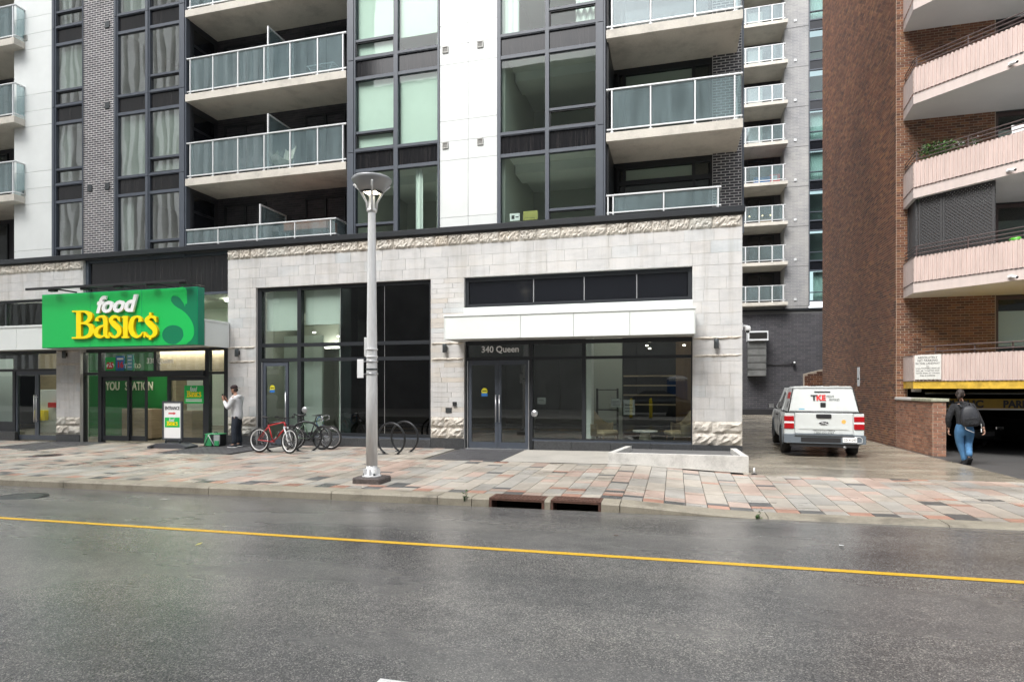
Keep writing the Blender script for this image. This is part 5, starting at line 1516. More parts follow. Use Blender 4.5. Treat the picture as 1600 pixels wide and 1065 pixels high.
# camera on the stone corner
cc = thing('security_camera', 'white dome security camera on the stone corner at the lane', 'camera', (XR, 15.6, FZ(1164, 515, 15.6)))
part('bracket', MB().box(0, .05, -.05, .05, .0, .16).tube([(.04, 0, .1), (.16, 0, .08)], .025, 8), M['sign_white'], cc)
part('dome', MB().lathe([(0, -.09), (.05, -.07), (.07, -.02), (.07, .03), (.05, .07), (0, .075)], 16, (.16, 0, .02)), M['sign_white'], cc)
part('lens', MB().sphere((.16, -.03, -.04), .045, 10), M['black'], cc)

# ================================================================== BRICK TOWER AND CAR PARK
K = 1.069
CX, CY = 6.2, 19.9            # street corner of the tower
T_ = thing('brick_tower', 'brown brick apartment tower with angled pink balconies above a car park entrance', 'building', (CX + 3, CY, 0), 0, None, True)
ZB = 24.0
part('tower_core', MB().box(CX + .01, CX + 2.48, CY + .01, 29.0, 1.75, ZB), M['mortar_brown'], T_)
part('lane_wall_core', MB().box(CX + .01, CX + .3, CY + .01, 29.0, -.5, 1.749), M['mortar_brown'], T_)
XJ = FX(1555, CY)
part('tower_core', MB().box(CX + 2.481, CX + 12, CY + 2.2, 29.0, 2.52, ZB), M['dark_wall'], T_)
brick_wall(T_, (CX + .01, CY + .01, 1.75), (1, 0, 0), (0, -1, 0), XJ - CX - .01, ZB - 1.8, M['brick_brown'], .215, .0735, .016, singles=60, near=(6.2, 18, 1.5))
brick_wall(T_, (CX + .01, CY + .01, -.45), (1, 0, 0), (0, -1, 0), .28, 2.2, M['brick_brown'], .215, .0735, .016)
brick_wall(T_, (CX + .01, 29.0, -.45), (0, -1, 0), (-1, 0, 0), 29.0 - CY - .012, ZB + .4, M['brick_brown'], .215, .0735, .016)
lv = [CH + q * K for q in (2.43, 4.84, 7.24, 9.65)]
CNR = (6.29, 18.8); DIR = Vector((8.02 - 6.29, 17.16 - 18.8)).normalized()
FE = (CNR[0] + DIR.x * 5.2, CNR[1] + DIR.y * 5.2)
XW = 6.40
def ribbed(p, q, z0, z1, out, pitch=.095, amp=.03):
    # standing seam sheet along p..q
    p = Vector(p); q = Vector(q); L = (q - p).length; u = (q - p) / L; n_ = max(1, int(L / pitch)); pt = L / n_
    vs = []
    for i in range(n_):
        for t, a in ((0, 0), (.38, 0), (.5, 1), (.88, 1)):
            w = p + u * ((i + t) * pt) + Vector(out) * (a * amp); vs.append(w)
    vs.append(q)
    m = len(vs)
    V = [(v.x, v.y, z0) for v in vs] + [(v.x, v.y, z1) for v in vs]
    back = [(v.x - out[0] * .04, v.y - out[1] * .04) for v in (p, q)]
    mb = MB(); mb.add(V, [[i, i + 1, m + i + 1, m + i] for i in range(m - 1)])
    return mb
def tower_balcony(z, top=False, garage=False):
    # slab polygon: wall contact, side, diagonal front
    th = .155 * K if not garage else .17
    poly = [(XW, CY - .002), (CNR[0], CNR[1]), FE, (FE[0], CY - .002)]
    zt = z + (.25 if not garage else .17)
    sl = part('balcony' if not garage else 'garage_canopy', MB().prism(poly, 'z', z, zt), [M['soffit_white'] if not garage else M['yellow_beam']], T_)
    nrm_f = (DIR.y, -DIR.x); nrm_f = (-abs(nrm_f[0]), -abs(nrm_f[1]))
    sd = Vector((CNR[0] - XW, CNR[1] - CY)).normalized(); nrm_s = (-abs(sd.y), sd.x if False else -.0)
    nrm_s = (-1, 0)
    # painted edge
    e = MB()
    off = .012
    for (p, q, nn) in (((XW, CY - .01), CNR, nrm_s), (CNR, FE, nrm_f)):
        a = (p[0] + nn[0] * off, p[1] + nn[1] * off); b = (q[0] + nn[0] * off, q[1] + nn[1] * off)
        e.add([(a[0], a[1], z - .004), (b[0], b[1], z - .004), (b[0], b[1], zt + .02), (a[0], a[1], zt + .02), (p[0], p[1], z - .004), (q[0], q[1], z - .004), (q[0], q[1], zt + .02), (p[0], p[1], zt + .02)], [[0, 1, 2, 3], [4, 7, 6, 5], [0, 4, 5, 1], [3, 2, 6, 7], [0, 3, 7, 4], [1, 5, 6, 2]])
    part('edge_beam', e, M['pink_edge'] if not garage else M['yellow_beam'], sl)
    pz0, pz1 = zt + .035, zt + .035 + (.68 if not garage else .70)
    c = (CNR[0] + nrm_f[0] * .02, CNR[1] + nrm_f[1] * .02)
    part('corrugated_panel', ribbed((XW - .02, CY - .01), (CNR[0] - .02, CNR[1]), pz0, pz1, (-.3, 0), .2, .02), M['pink'], sl)
    part('corrugated_panel', ribbed(c, (FE[0] + nrm_f[0] * .02, FE[1] + nrm_f[1] * .02), pz0, pz1, nrm_f), M['pink'], sl)
    rim = MB()
    rim.add([(XW - .03, CY - .01, pz1), (c[0] - .03, c[1], pz1), (FE[0], FE[1] - .03, pz1), (FE[0] + .05, FE[1] + .05, pz1), (CNR[0] + .06, CNR[1] + .06, pz1), (XW + .06, CY - .01, pz1)], [[0, 1, 4, 5], [1, 2, 3, 4]])
    part('panel_cap', rim, M['pink_edge'], sl)
    drip = MB(); drip.add([(XW - .03, CY - .01, zt + .02), (CNR[0] - .035, CNR[1], zt + .02), (CNR[0] - .035, CNR[1], zt + .034), (XW - .03, CY - .01, zt + .034)], [[0, 1, 2, 3]])
    f0 = (CNR[0] + nrm_f[0] * .03, CNR[1] + nrm_f[1] * .03); f1 = (FE[0] + nrm_f[0] * .03, FE[1] + nrm_f[1] * .03)
    drip.add([(f0[0], f0[1], zt + .02), (f1[0], f1[1], zt + .02), (f1[0], f1[1], zt + .034), (f0[0], f0[1], zt + .034)], [[0, 1, 2, 3]])
    part('shadow_gap', drip, M['rail_brown'], sl)
    if not garage:
        zz0 = pz1
        for h in (.10, .20, .30):
            part('rail_bar', MB().tube([(XW + .02, CY - .03, zz0 + h), (CNR[0] + .04, CNR[1] + .04, zz0 + h), (FE[0] + .03, FE[1] + .04, zz0 + h)], .014, 6, smooth=False), M['rail_brown'], sl)
        for t in (.04, 1.25, 2.45, 3.65, 4.85):
            p = (CNR[0] + DIR.x * t + .04, CNR[1] + DIR.y * t + .04); part('rail_post', MB().box(p[0] - .014, p[0] + .014, p[1] - .014, p[1] + .014, zz0 - .3, zz0 + .31), M['rail_brown'], sl)
    else:
        for h in (.10, .24):
            part('rail_bar', MB().tube([(XW + .25, CY - .9, pz1 + h), (CNR[0] + .5, CNR[1] - .1, pz1 + h), (FE[0] + .03, FE[1] + .24, pz1 + h)], .018, 6, smooth=False), M['rail_brown'], sl)
        for t in (.4, 1.3, 2.1, 3.3): p = (CNR[0] + DIR.x * t + .2, CNR[1] + DIR.y * t + .2); part('rail_post', MB().box(p[0] - .014, p[0] + .014, p[1] - .014, p[1] + .014, pz1 - .2, pz1 + .25), M['rail_brown'], sl)
    return sl
for z in lv: tower_balcony(z)
tower_balcony(CH - .01, garage=True)
# recess with dark windows to the right of the brick
XK2 = XJ
for i, z in enumerate([lv[0] - 2.57] + lv):
    wz = z + .26
    w = part('tower_window', MB().box(XK2 + .02, XK2 + .12, CY + .1, CY + .25, wz, wz + 2.3).box(XK2 + .12, XK2 + 5, CY + .1, CY + .25, wz + 2.2, wz + 2.3).box(XK2 + 1.9, XK2 + 2.0, CY + .1, CY + .25, wz, wz + 2.2), M['rail_brown'], T_)
    part('pane', MB().box(XK2 + .12, XK2 + 1.9, CY + .15, CY + .17, wz, wz + 2.2), M['win'], w)
    part('blind', MB().box(XK2 + .2, XK2 + 1.7, CY + .4, CY + .42, wz + .9, wz + 1.9), M['room_dark'] if i % 2 else M['rail'], w)
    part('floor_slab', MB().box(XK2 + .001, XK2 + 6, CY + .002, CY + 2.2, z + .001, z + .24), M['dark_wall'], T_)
# privacy lattice under the second balcony
zl0, zl1 = lv[0] + .45, lv[1] - .01
lt = thing('privacy_lattice', 'dark grey diagonal lattice screens closing one pink balcony', 'screen', (CNR[0], CNR[1], zl0), 0, None, True)
def lattice(p, q, z0, z1, name):
    p = Vector((p[0], p[1], 0)); q = Vector((q[0], q[1], 0)); L = (q - p).length; u = (q - p) / L; nn = Vector((-u.y, u.x, 0)); mb = MB(); Hh = z1 - z0; w = .02; s = .085
    def strip(a0, b0, a1, b1, d_):
        dx, dz = a1 - a0, b1 - b0; l = math.hypot(dx, dz)
        if l < .02: return
        ox, oz = -dz / l * w, dx / l * w
        V = []
        for dep in (0, .008):
            for (a, b) in ((a0 - ox, b0 - oz), (a1 - ox, b1 - oz), (a1 + ox, b1 + oz), (a0 + ox, b0 + oz)):
                pt = p + u * a + nn * (d_ + dep); V.append((pt.x, pt.y, z0 + b))
        mb.add(V, [[0, 1, 2, 3], [7, 6, 5, 4], [0, 4, 5, 1], [2, 6, 7, 3]])
    k = -Hh
    while k < L:
        a0, b0 = (k, 0) if k >= 0 else (0, -k); a1, b1 = (k + Hh, Hh) if k + Hh <= L else (L, L - k)
        strip(a0, b0, a1, b1, 0); strip(a0, Hh - b0, a1, Hh - b1, -.010)
        k += s
    o = part(name, mb, M['lattice'], lt); o['kind'] = 'stuff'
    fr_ = MB()
    for (a, b, c, d_) in ((0, .05, 0, Hh), (L - .05, L, 0, Hh), (0, L, -.05, 0), (0, L, Hh, Hh + .03)):
        V = []
        for dep in (-.03, .03):
            for (s1, s2) in ((a, c), (b, c), (b, d_), (a, d_)): pt = p + u * s1 + nn * dep; V.append((pt.x, pt.y, z0 + s2))
        fr_.add(V, [[0, 1, 2, 3], [7, 6, 5, 4], [0, 4, 5, 1], [2, 6, 7, 3], [1, 5, 6, 2], [0, 3, 7, 4]])
    part('screen_frame', fr_, M['lattice'], lt)
M['lattice'] = simple('dark lattice', (0.055, 0.055, 0.057), 0.6)
a0 = (CNR[0] + .12, CNR[1] + .12); 
def alongF(t, o=.12): return (CNR[0] + DIR.x * t + o, CNR[1] + DIR.y * t + o)
lattice((XW + .1, CY - .08), alongF(.0), zl0, zl1, 'lattice_panel')
lattice(alongF(.05), alongF(.62), zl0, zl1, 'lattice_panel'); lattice(alongF(.63), alongF(1.78), zl0, zl1, 'lattice_panel')
# plants and clutter behind the pink parapets
def leafy(name, label, pts, n, r, leaf, mats, cat='plant', pot=True, size=.05):
    x, y, z = pts; t = thing(name, label, cat, (x, y, z))
    if pot: part('pot', MB().lathe([(.0, 0), (.10, 0), (.14, .22), (.15, .22), (.15, .25), (.12, .25), (.11, .22)], 16), M['rust'], t)
    st = MB()
    tips = []
    for i in range(14):
        a = random.uniform(0, 2 * PI); l = random.uniform(.5, 1) 
        tip = (r[0] * l * math.cos(a), r[1] * l * math.sin(a), .25 + r[2] * random.uniform(.3, 1)); tips.append(tip)
        st.tube([(0, 0, .2), (tip[0] * .4, tip[1] * .4, .25 + (tip[2] - .25) * .7), tip], [.008, .005, .003], 5)
    part('stem', st, M['leaf_dark'], t)
    lm = MB()
    for i in range(n):
        tp = random.choice(tips); s = size * random.uniform(.6, 1.3)
        c = Vector((tp[0] + random.gauss(0, r[0] * .28), tp[1] + random.gauss(0, r[1] * .28), tp[2] + random.gauss(0, .05)))
        Mx = Matrix.Translation(c) @ Matrix.Rotation(random.uniform(0, 6.3), 4, 'Z') @ Matrix.Rotation(random.uniform(-1, 1), 4, 'X') @ Matrix.Rotation(random.uniform(-1, 1), 4, 'Y')
        lm.add([(0, -s, 0), (s * .4, 0, .25 * s), (0, s, 0), (-s * .4, 0, .25 * s)], [[0, 1, 2], [0, 2, 3]], i % len(mats), False, Mx)
    o = part('foliage', lm, mats, t); o['kind'] = 'stuff'
M['leaf'] = simple('fresh leaf', (0.07, 0.16, 0.03), 0.6, piece=.3); M['leaf_dark'] = simple('dark leaf', (0.035, 0.08, 0.02), 0.6, piece=.3)
M['petal'] = simple('red petal', (0.6, 0.02, 0.02), 0.5); M['lime'] = simple('lime plastic', (0.12, 0.5, 0.05), 0.4)
zf3 = lv[1] + .25
p1 = alongF(.42, .25)
leafy('balcony_plant', 'leafy green potted plant behind the pink parapet above the lattice', (p1[0], p1[1], zf3 + .50), 420, (.42, .3, .42), None, [M['leaf'], M['leaf_dark']])
p1 = alongF(1.12, .22)
leafy('balcony_plant', 'small trailing plant with a white bloom on the parapet above the lattice', (p1[0], p1[1], zf3 + .58), 120, (.25, .14, .16), None, [M['leaf_dark'], M['leaf'], M['leaf_dark'], M['sign_white']], size=.035)
p1 = alongF(2.15, .22); zc = lv[0] + .98
t = thing('watering_can', 'lime green plastic watering can on the pink balcony beside the lattice', 'watering can', (p1[0], p1[1], zc))
part('can', MB().lathe([(0, -.05), (.1, -.05), (.1, .1), (.04, .14), (0, .14)], 16), M['lime'], t); part('spout', MB().tube([(.09, 0, 0), (.2, 0, .08), (.24, 0, .07)], [.02, .012, .03], 8), M['lime'], t); part('handle', MB().tube([(-.09, 0, .1), (-.14, 0, .06), (-.1, 0, -.02)], .01, 6), M['lime'], t)
p1 = alongF(2.55, .22)
leafy('balcony_flower', 'bright red flowers in a pot on the pink balcony beside the lattice', (p1[0], p1[1], zc - .25), 120, (.16, .13, .12), None, [M['petal'], M['petal'], M['leaf']], 'flower', size=.04)
p1 = alongF(2.3, .25)
t = thing('folding_chair', 'white folded garden chair leaning on the rail of an upper pink balcony', 'chair', (p1[0], p1[1], lv[1] + .3))
for sx in (-.2, .2): part('leg', MB().tube([(sx, 0, 0), (sx, .12, .98)], .014, 6), M['sign_white'], t)
part('seat', MB().box(-.2, .2, .03, .06, .35, .6), M['sign_white'], t); part('backrest', MB().box(-.2, .2, .08, .10, .68, .97), M['sign_white'], t)
# bullet cameras under the balcony edges
def bullet(px, py, i, label):
    u = (px - 800) / 945; 
    # where this column meets the diagonal front
    a, b = ray(px); t = ((CNR[0]) * DIR.y - (CNR[1]) * DIR.x) / (a * DIR.y - b * DIR.x)
    x, y = a * t, b * t; z = lv[i] + .10
    c = thing('security_camera', label, 'camera', (x - .02, y - .02, z), R(200), 'bullet cameras on the pink balcony edges')
    part('mount', MB().cbox(-.03, .03, -.02, .05, -.03, .03, .005), M['sign_white'], c)
    part('camera_body', MB().tube([(0, .05, -.01), (.02, .22, -.05)], .035, 12), M['sign_white'], c); part('lens', MB().tube([(.02, .221, -.0502), (.022, .235, -.053)], .028, 12), M['black'], c)
bullet(1578, 100, 2, 'white bullet camera on the edge of the topmost full pink balcony')
bullet(1575, 267, 1, 'white bullet camera on the pink balcony edge above the lattice screen')
bullet(1578, 432, 0, 'white bullet camera on the pink balcony edge below the lattice screen')
# no parking board
u_b = Vector((DIR.x, DIR.y, 0))
def onF(t, o): return Vector((CNR[0] + DIR.x * t, CNR[1] + DIR.y * t, 0)) + Vector((-abs(DIR.y), -abs(DIR.x), 0)) * o
zb0 = CH + .17
bd = thing('parking_board', 'white board with small black lettering about parking fixed to the pink canopy', 'sign', (*onF(.45, .06).xy, zb0 + .06), math.atan2(DIR.y, DIR.x))
M['board'] = simple('aged white board', (0.66, 0.66, 0.63), 0.6, var=.1, vscale=8)
part('board', MB().cbox(-.40, .24, -.01, .01, 0, .66, .003), M['board'], bd)
lines = [('ABSOLUTELY', .085, .56), ('NO PARKING', .085, .48), ('IN THIS LANEWAY', .085, .40), ('ALL', .05, .335), ('UNAUTHORIZED VEHICLES', .055, .28), ('WILL BE TICKETED AND', .055, .215), ('TOWED AWAY AT OWNERS', .055, .15), ('RISK & EXPENSE', .055, .085)]
for s, h, z in lines:
    o = put_text(bd, s, h * .95, (-.08, -.012, z), M['ink'], extrude=.0008); 
    w = max(v.co.x for v in o.data.vertices) - min(v.co.x for v in o.data.vertices)
    if w > .58: o.scale.x = .58 / w
# low wall by the lane
lw = thing('low_brick_wall', 'low orange brick wall with a stone cap between the lane and the car park ramp', 'wall', (6.35, 17.3, 0), 0, None, True)
x0, x1, y0, y1 = 6.2, 6.5, 17.3, CY - .02
ztw = CH - .316 * 1.07
part('wall_core', MB().box(x0 + .008, x1 - .008, y0 + .008, y1, -.5, ztw), M['mortar_brown'], lw)
brick_wall(lw, (x0 + .008, y0 + .008, -.36), (1, 0, 0), (0, -1, 0), x1 - x0 - .016, ztw + .36, M['brick_red'], .2, .0745, .014, singles=80)
brick_wall(lw, (x0 + .008, y1, -.36), (0, -1, 0), (-1, 0, 0), y1 - y0 - .01, ztw + .36, M['brick_brown2'] if 'brick_brown2' in M else M['brick_red'], .2, .0745, .014, singles=225, near=(5, 15, 0))
brick_wall(lw, (x1 - .008, y0 + .008, -.36), (0, 1, 0), (1, 0, 0), y1 - y0 - .01, ztw + .36, M['brick_red'], .2, .0745, .014)
part('cap_stone', MB().cbox(x0 - .04, x1 + .05, y0 - .04, y0 + 1.3, ztw + .001, ztw + .075, .01), simple('mossy cap stone', (0.36, 0.37, 0.28), .8, var=.3, vscale=10), lw)
part('cap_stone', MB().cbox(x0 - .04, x1 + .05, y0 + 1.31, y1, ztw + .001, ztw + .075, .01), M['stone_back'], lw)
# small brick wing deeper down the lane
rw = thing('rear_brick_wall', 'small brown brick wall with a sloping top at the far end of the lane', 'wall', (FX(1272, 36), 36, 0), 0, None, True)
xa, xb = FX(1257, 36), FX(1320, 36)
part('sloping_wall', MB().prism([(xa, -.4), (xb, -.4), (xb, FZ(1290, 568, 36)), (xa, FZ(1257, 584, 36))], 'y', 36.02, 36.4), M['mortar_brown'], rw)
mbb = MB()
for r in range(26):
    xx = xa - (.15 if r % 2 else 0)
    while xx < xb:
        z_ = -.3 + r * .12
        if z_ + .12 < FZ(1257, 584, 36) + (max(xx, xa) - xa) * .33: mbb.box(max(xx, xa) + .01, xx + .29, 36.0, 36.03, z_ + .01, z_ + .11, 0, None, ('b',))
        xx += .3
o = part('brickwork', mbb, M['brick_brown'], rw); o['kind'] = 'stuff'
# small white sign on the tower flank
si = single('wall_plate', MB().box(-.012, -.0, -.14, .14, -.33, .33).box(-.014, -.0122, -.1, .1, -.1, -.05, 1), [M['rail'], M['ink']], 'narrow grey plate on the brick flank of the tower beside the pickup', 'sign', None, (CX - .0, 23.6, CH + .85 - .45))
# ---- inside the car park
gar = MB()
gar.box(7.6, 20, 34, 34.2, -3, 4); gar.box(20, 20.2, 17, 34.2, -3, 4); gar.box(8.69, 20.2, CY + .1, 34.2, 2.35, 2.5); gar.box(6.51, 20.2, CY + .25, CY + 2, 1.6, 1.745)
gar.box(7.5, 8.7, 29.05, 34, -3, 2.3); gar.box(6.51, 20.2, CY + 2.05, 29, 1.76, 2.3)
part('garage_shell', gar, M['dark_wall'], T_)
part('garage_lintel', MB().box(CX + .3, 20, CY - .4, CY - .02, 1.72, 2.3), M['dark_wall'], T_)
YB = 19.2
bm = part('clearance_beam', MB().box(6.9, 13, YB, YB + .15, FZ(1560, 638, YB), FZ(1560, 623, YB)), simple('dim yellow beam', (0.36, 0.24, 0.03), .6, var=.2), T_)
part('beam_edge', MB().box(6.9, 13, YB - .02, YB + .13, FZ(1560, 640, YB), FZ(1560, 638.2, YB)), M['rail'], T_)
part('pipe', MB().tube([(6.6, YB - .3, FZ(1500, 614, YB)), (13, YB - .3, FZ(1500, 614, YB))], .03, 8), M['steel_dark'], T_)
for s_, a_, b_ in (('PUBLIC', 1478, 1536), ('PARKING', 1567, 1637)):
    put_text(T_, s_, .27, (FX(a_, YB), YB - .012, FZ(1560, 636.2, YB)), M['ink'], extrude=.002, offset=.012, align='LEFT', width=FX(b_, YB) - FX(a_, YB))
part('garage_lamp_box', MB().cbox(6.55, 6.75, CY - .3, CY - .1, 1.45, 1.7, .01), M['rail'], T_)
bx_ = FX(1427, 17.35)

# ================================================================== ACROSS THE STREET (seen in the glass)
M['fin'] = simple('pale concrete fin', (0.86, 0.85, 0.81), 0.8, var=.1)
M['opp_glass'] = simple('dark opposite glass', (0.03, 0.035, 0.04), 0.15)
M['opp_wall'] = simple('stone front', (0.30, 0.295, 0.285), 0.7, var=.3, vscale=.5)
op = thing('finned_office_block', 'tall office block with pale upright fins mirrored in the windows across the street', 'building', (-50, -9, 0), 0, None, True)
part('body', MB().box(-78, -29, -24, -9.01, 0, 42), M['opp_glass'], op)
for i in range(54):
    x = -77.6 + i * .9
    part('fin', MB().cbox(x, x + .42, -9, -8.4, 3, 41.5, .02), M['fin'], op)
for z in (2.6, 8, 13.4, 18.8, 24.2, 29.6, 35): part('floor_band', MB().box(-78, -29, -9.005, -8.8, z, z + .35), M['fin'], op)
op2 = thing('dark_office_block', 'plain dark office block standing across the street', 'building', (-4, -12, 0), 0, None, True)
part('body', MB().box(-28, 40, -26, -12.01, 0, 25), M['opp_wall'], op2)
for z in range(5):
    for i in range(22):
        x = -27 + i * 3.0
        part('window', MB().box(x, x + 2.1, -12.03, -12.012, 1.2 + z * 3.3, 3.3 + z * 3.3), M['opp_glass'], op2)
tl = thing('portable_toilet', 'blue portable toilet with a white roof on the opposite pavement', 'toilet', (0.1, -5.1, 0), R(180))
M['wc_blue'] = simple('blue plastic', (0.01, 0.09, 0.28), .4)
part('cabin', MB().cbox(-.55, .55, -.55, .55, .1, 2.05, .04), M['wc_blue'], tl)
part('roof', MB().lathe([(.80, 2.05), (.78, 2.12), (.5, 2.24), (0, 2.3)], 4, M=Matrix.Rotation(PI / 4, 4, 'Z')), M['sign_white'], tl)
part('door', MB().cbox(-.36, .36, -.58, -.551, .15, 1.95, .01), M['wc_blue'], tl); part('base', MB().box(-.6, .6, -.6, .6, 0, .1), M['black'], tl)
part('vent_strip', MB().box(-.45, .45, -.562, -.5515, 1.97, 2.03), M['sign_white'], tl)
bo0 = None
for i, (x, y) in enumerate(((-1.2, -.9), (-2.2, -1.0))):
    bo = thing('bollard', ('yellow bollard on the opposite pavement nearer the blue toilet', 'yellow bollard on the opposite pavement farther from the blue toilet')[i], 'bollard', (x, y, 0), 0, 'yellow bollards')
    part('post', MB().lathe([(.08, 0), (.08, .95), (.06, 1.02), (0, 1.05)], 16), M['sign_yellow'], bo); part('foot', MB().lathe([(.13, 0), (.13, .02), (.08, .03)], 16), M['black'], bo)
# ================================================================== LAMP POST
LX, LY = FX(581, 9.68), 9.68
lg = g(LX, LY)
lp = thing('street_lamp', 'tall galvanised street lamp with an upturned cone head on a granite base', 'street lamp', (LX, LY, lg))
M['granite_base'] = simple('rough grey granite', (0.10, 0.085, 0.08), 0.7, var=.5, vscale=25, b=.6, bscale=40)
part('stone_base', MB().cbox(-.27, .27, -.22, .22, -.05, .10, .02, jit=.004), M['granite_base'], lp)
part('flange', MB().lathe([(.175, .101), (.175, .125), (.15, .135), (.11, .16), (.10, .30)], 8), M['galv'], lp)
mb = MB()
for k in range(4):
    a = PI / 4 + k * PI / 2; mb.lathe([(.02, .125), (.02, .17), (0, .175)], 6, (.14 * math.cos(a), .14 * math.sin(a), 0))
part('bolt', mb, M['steel_dark'], lp)
mb = MB()
for k in range(8):
    a = k * PI / 4 + .2
    mb.box(.095, .15, -.008, .008, .126, .24, 0, Matrix.Rotation(a, 4, 'Z'))
part('gusset', mb, M['galv'], lp)
part('pole', MB().lathe([(.10, .30), (.099, 1.6), (.092, 2.2), (.078, 3.6), (.066, 4.72), (.066, 4.8)], 28), M['galv'], lp)
for z in (2.20, 2.33, 1.98, 1.9): part('band', MB().lathe([(.1005, z), (.104, z + .004), (.104, z + .026), (.100, z + .03)], 28), M['steel_dark'] if z < 2.1 else M['galv'], lp)
# head
zt_ = 4.8
part('collar', MB().lathe([(.067, zt_ - .04), (.085, zt_ - .03), (.085, zt_ + .02), (.06, zt_ + .03), (.055, zt_ + .24), (.04, zt_ + .25), (0, zt_ + .25)], 24), M['galv'], lp)
for k in range(4):
    a = k * PI / 2 + .5; c, s = math.cos(a), math.sin(a)
    part('arm', MB().tube([(.075 * c, .075 * s, zt_ - .02), (.09 * c, .09 * s, zt_ + .14), (.2 * c, .2 * s, zt_ + .34), (.31 * c, .31 * s, zt_ + .44)], .016, 8, flat=1.4), M['galv'], lp)
M['lamp_grey'] = simple('lamp shade grey', (0.30, 0.31, 0.32), .4, metal=.3); M['lamp_glass'] = glass('lamp diffuser', (.85, .87, .86), .08, 0.0)
part('shade', MB().lathe([(.20, zt_ + .315), (.335, zt_ + .50), (.352, zt_ + .535), (.33, zt_ + .56), (.2, zt_ + .60), (.05, zt_ + .61), (.04, zt_ + .64), (0, zt_ + .65)], 40), M['lamp_grey'], lp)
part('diffuser', MB().lathe([(0, zt_ + .315), (.199, zt_ + .315), (.199, zt_ + .325), (0, zt_ + .325)], 32), M['rail'], lp)
mb = MB()
for i in range(-2, 3):
    for j in range(-1, 2): mb.box(i * .05 - .014, i * .05 + .014, j * .07 - .024, j * .07 + .024, zt_ + .306, zt_ + .314)
part('led_array', mb, M['led'], lp)
ps = thing('pole_sign', 'small blank backed traffic sign and box strapped to the lamp post', 'sign', (LX, LY, lg + 1.9))
part('sign_plate', MB().cbox(-.235, -.11, -.10, -.09, -.06, .27, .004), M['sign_white'], ps)
part('sign_box', MB().cbox(-.145, -.095, -.02, .06, .32, .66, .01), M['galv'], ps)
for z in (.0, .22): part('clamp', MB().lathe([(.104, z), (.108, z + .004), (.108, z + .022), (.104, z + .026)], 24).box(-.15, -.105, -.09, -.02, z, z + .02), M['alu'], ps)
for z in (.40, .60): part('buckle', MB().box(-.148, -.145, -.01, .05, z, z + .03), M['steel_dark'], ps)

# ================================================================== A-FRAME SIGN, BAG
Yq = 14.15
xq_ = FX(270, Yq); zq = g(xq_, Yq)
af = thing('pavement_sign', 'white ENTRANCE pavement sign with a red arrow in a grey weighted stand', 'sign', (xq_, Yq, zq), R(6))
M['sign_frame'] = simple('grey plastic frame', (0.06, 0.065, 0.075), .5)
base = MB(); base.prism([(-.60, 0), (.60, 0), (.60, .05), (.34, .13), (-.34, .13), (-.60, .05)], 'y', -.26, .26); part('base', base, M['sign_frame'], af)
part('wheel', MB().tube([(-.45, -.28, .05), (-.45, -.262, .05)], .05, 12), M['black'], af)
for sx in (-.22, .22): part('spring_leg', MB().tube([(sx, 0, .12), (sx, 0, .24)], .03, 10), M['steel_dark'], af)
fr = MB(); w, z0, z1 = .315, .22, 1.32
fr.box(-w, -w + .05, -.03, .03, z0, z1); fr.box(w - .05, w, -.03, .03, z0, z1); fr.box(-w + .05, w - .05, -.03, .03, z0, z0 + .05); fr.box(-w + .05, w - .05, -.03, .03, z1 - .05, z1)
part('frame', fr, M['sign_frame'], af); part('panel', MB().box(-w + .05, w - .05, -.02, .02, z0 + .05, z1 - .05), M['sign_white'], af)
put_text(af, 'ENTRANCE', .135, (0, -.024, 1.08), M['ink'], extrude=.001, offset=.004, width=.46)
ar = MB(); ar.prism([(-.12, .955), (.04, .955), (.04, .935), (.12, .975), (.04, 1.015), (.04, .995), (-.12, .995)], 'y', -.023, -.0202); part('arrow', ar, M['red'], af)
logo_panel(af, -.235, .235, .58, .86, -.026, sub=False, name='logo_panel')

xb_, yb_ = FX(337, 14.75), 14.75; zbg = g(xb_, yb_)
bag = thing('delivery_bag', 'green and black insulated delivery bag with a white strap set down at the door', 'bag', (xb_, yb_, zbg), R(8))
M['bag_green'] = simple('bag green fabric', (0.03, 0.28, 0.10), .7, b=.3); M['bag_black'] = simple('bag black fabric', (0.015, 0.018, 0.02), .8, b=.3); M['bag_mesh'] = simple('pale grey fabric', (0.35, 0.37, 0.37), .8)
mb = MB(); mb.cbox(-.24, .24, -.17, .17, .0, .34, .03, jit=.008); part('body', mb, M['bag_black'], bag)
mb = MB(); mb.add([(-.25, -.18, .02), (.0, -.19, .02), (-.05, -.19, .33), (-.2, -.18, .35)], [[0, 1, 2, 3]]); mb.add([(-.25, -.176, .02), (.0, -.186, .02), (-.05, -.186, .33), (-.2, -.176, .35)], [[3, 2, 1, 0]]); part('flap', mb, M['bag_green'], bag)
part('side_pocket', MB().cbox(.06, .25, -.20, -.165, .06, .33, .012), M['bag_mesh'], bag); part('pocket', MB().cbox(.09, .24, -.22, -.201, .02, .17, .01), M['bag_green'], bag)
part('strap', MB().tube([(-.24, -.19, .02), (-.16, -.2, .2), (-.1, -.19, .34), (.02, -.12, .37), (.12, -.1, .345)], .016, 6, flat=.4), M['rail'], bag)
part('strap', MB().tube([(-.1, -.2, .33), (0, -.21, .18), (.1, -.225, .03)], .016, 6, flat=.4), M['rail'], bag)
part('lid', MB().cbox(-.245, .245, -.175, .175, .341, .365, .01), M['bag_green'], bag)
part('carry_handle', MB().tube([(-.06, 0, .36), (-.04, 0, .40), (.04, 0, .40), (.06, 0, .36)], .01, 6), M['bag_black'], bag)

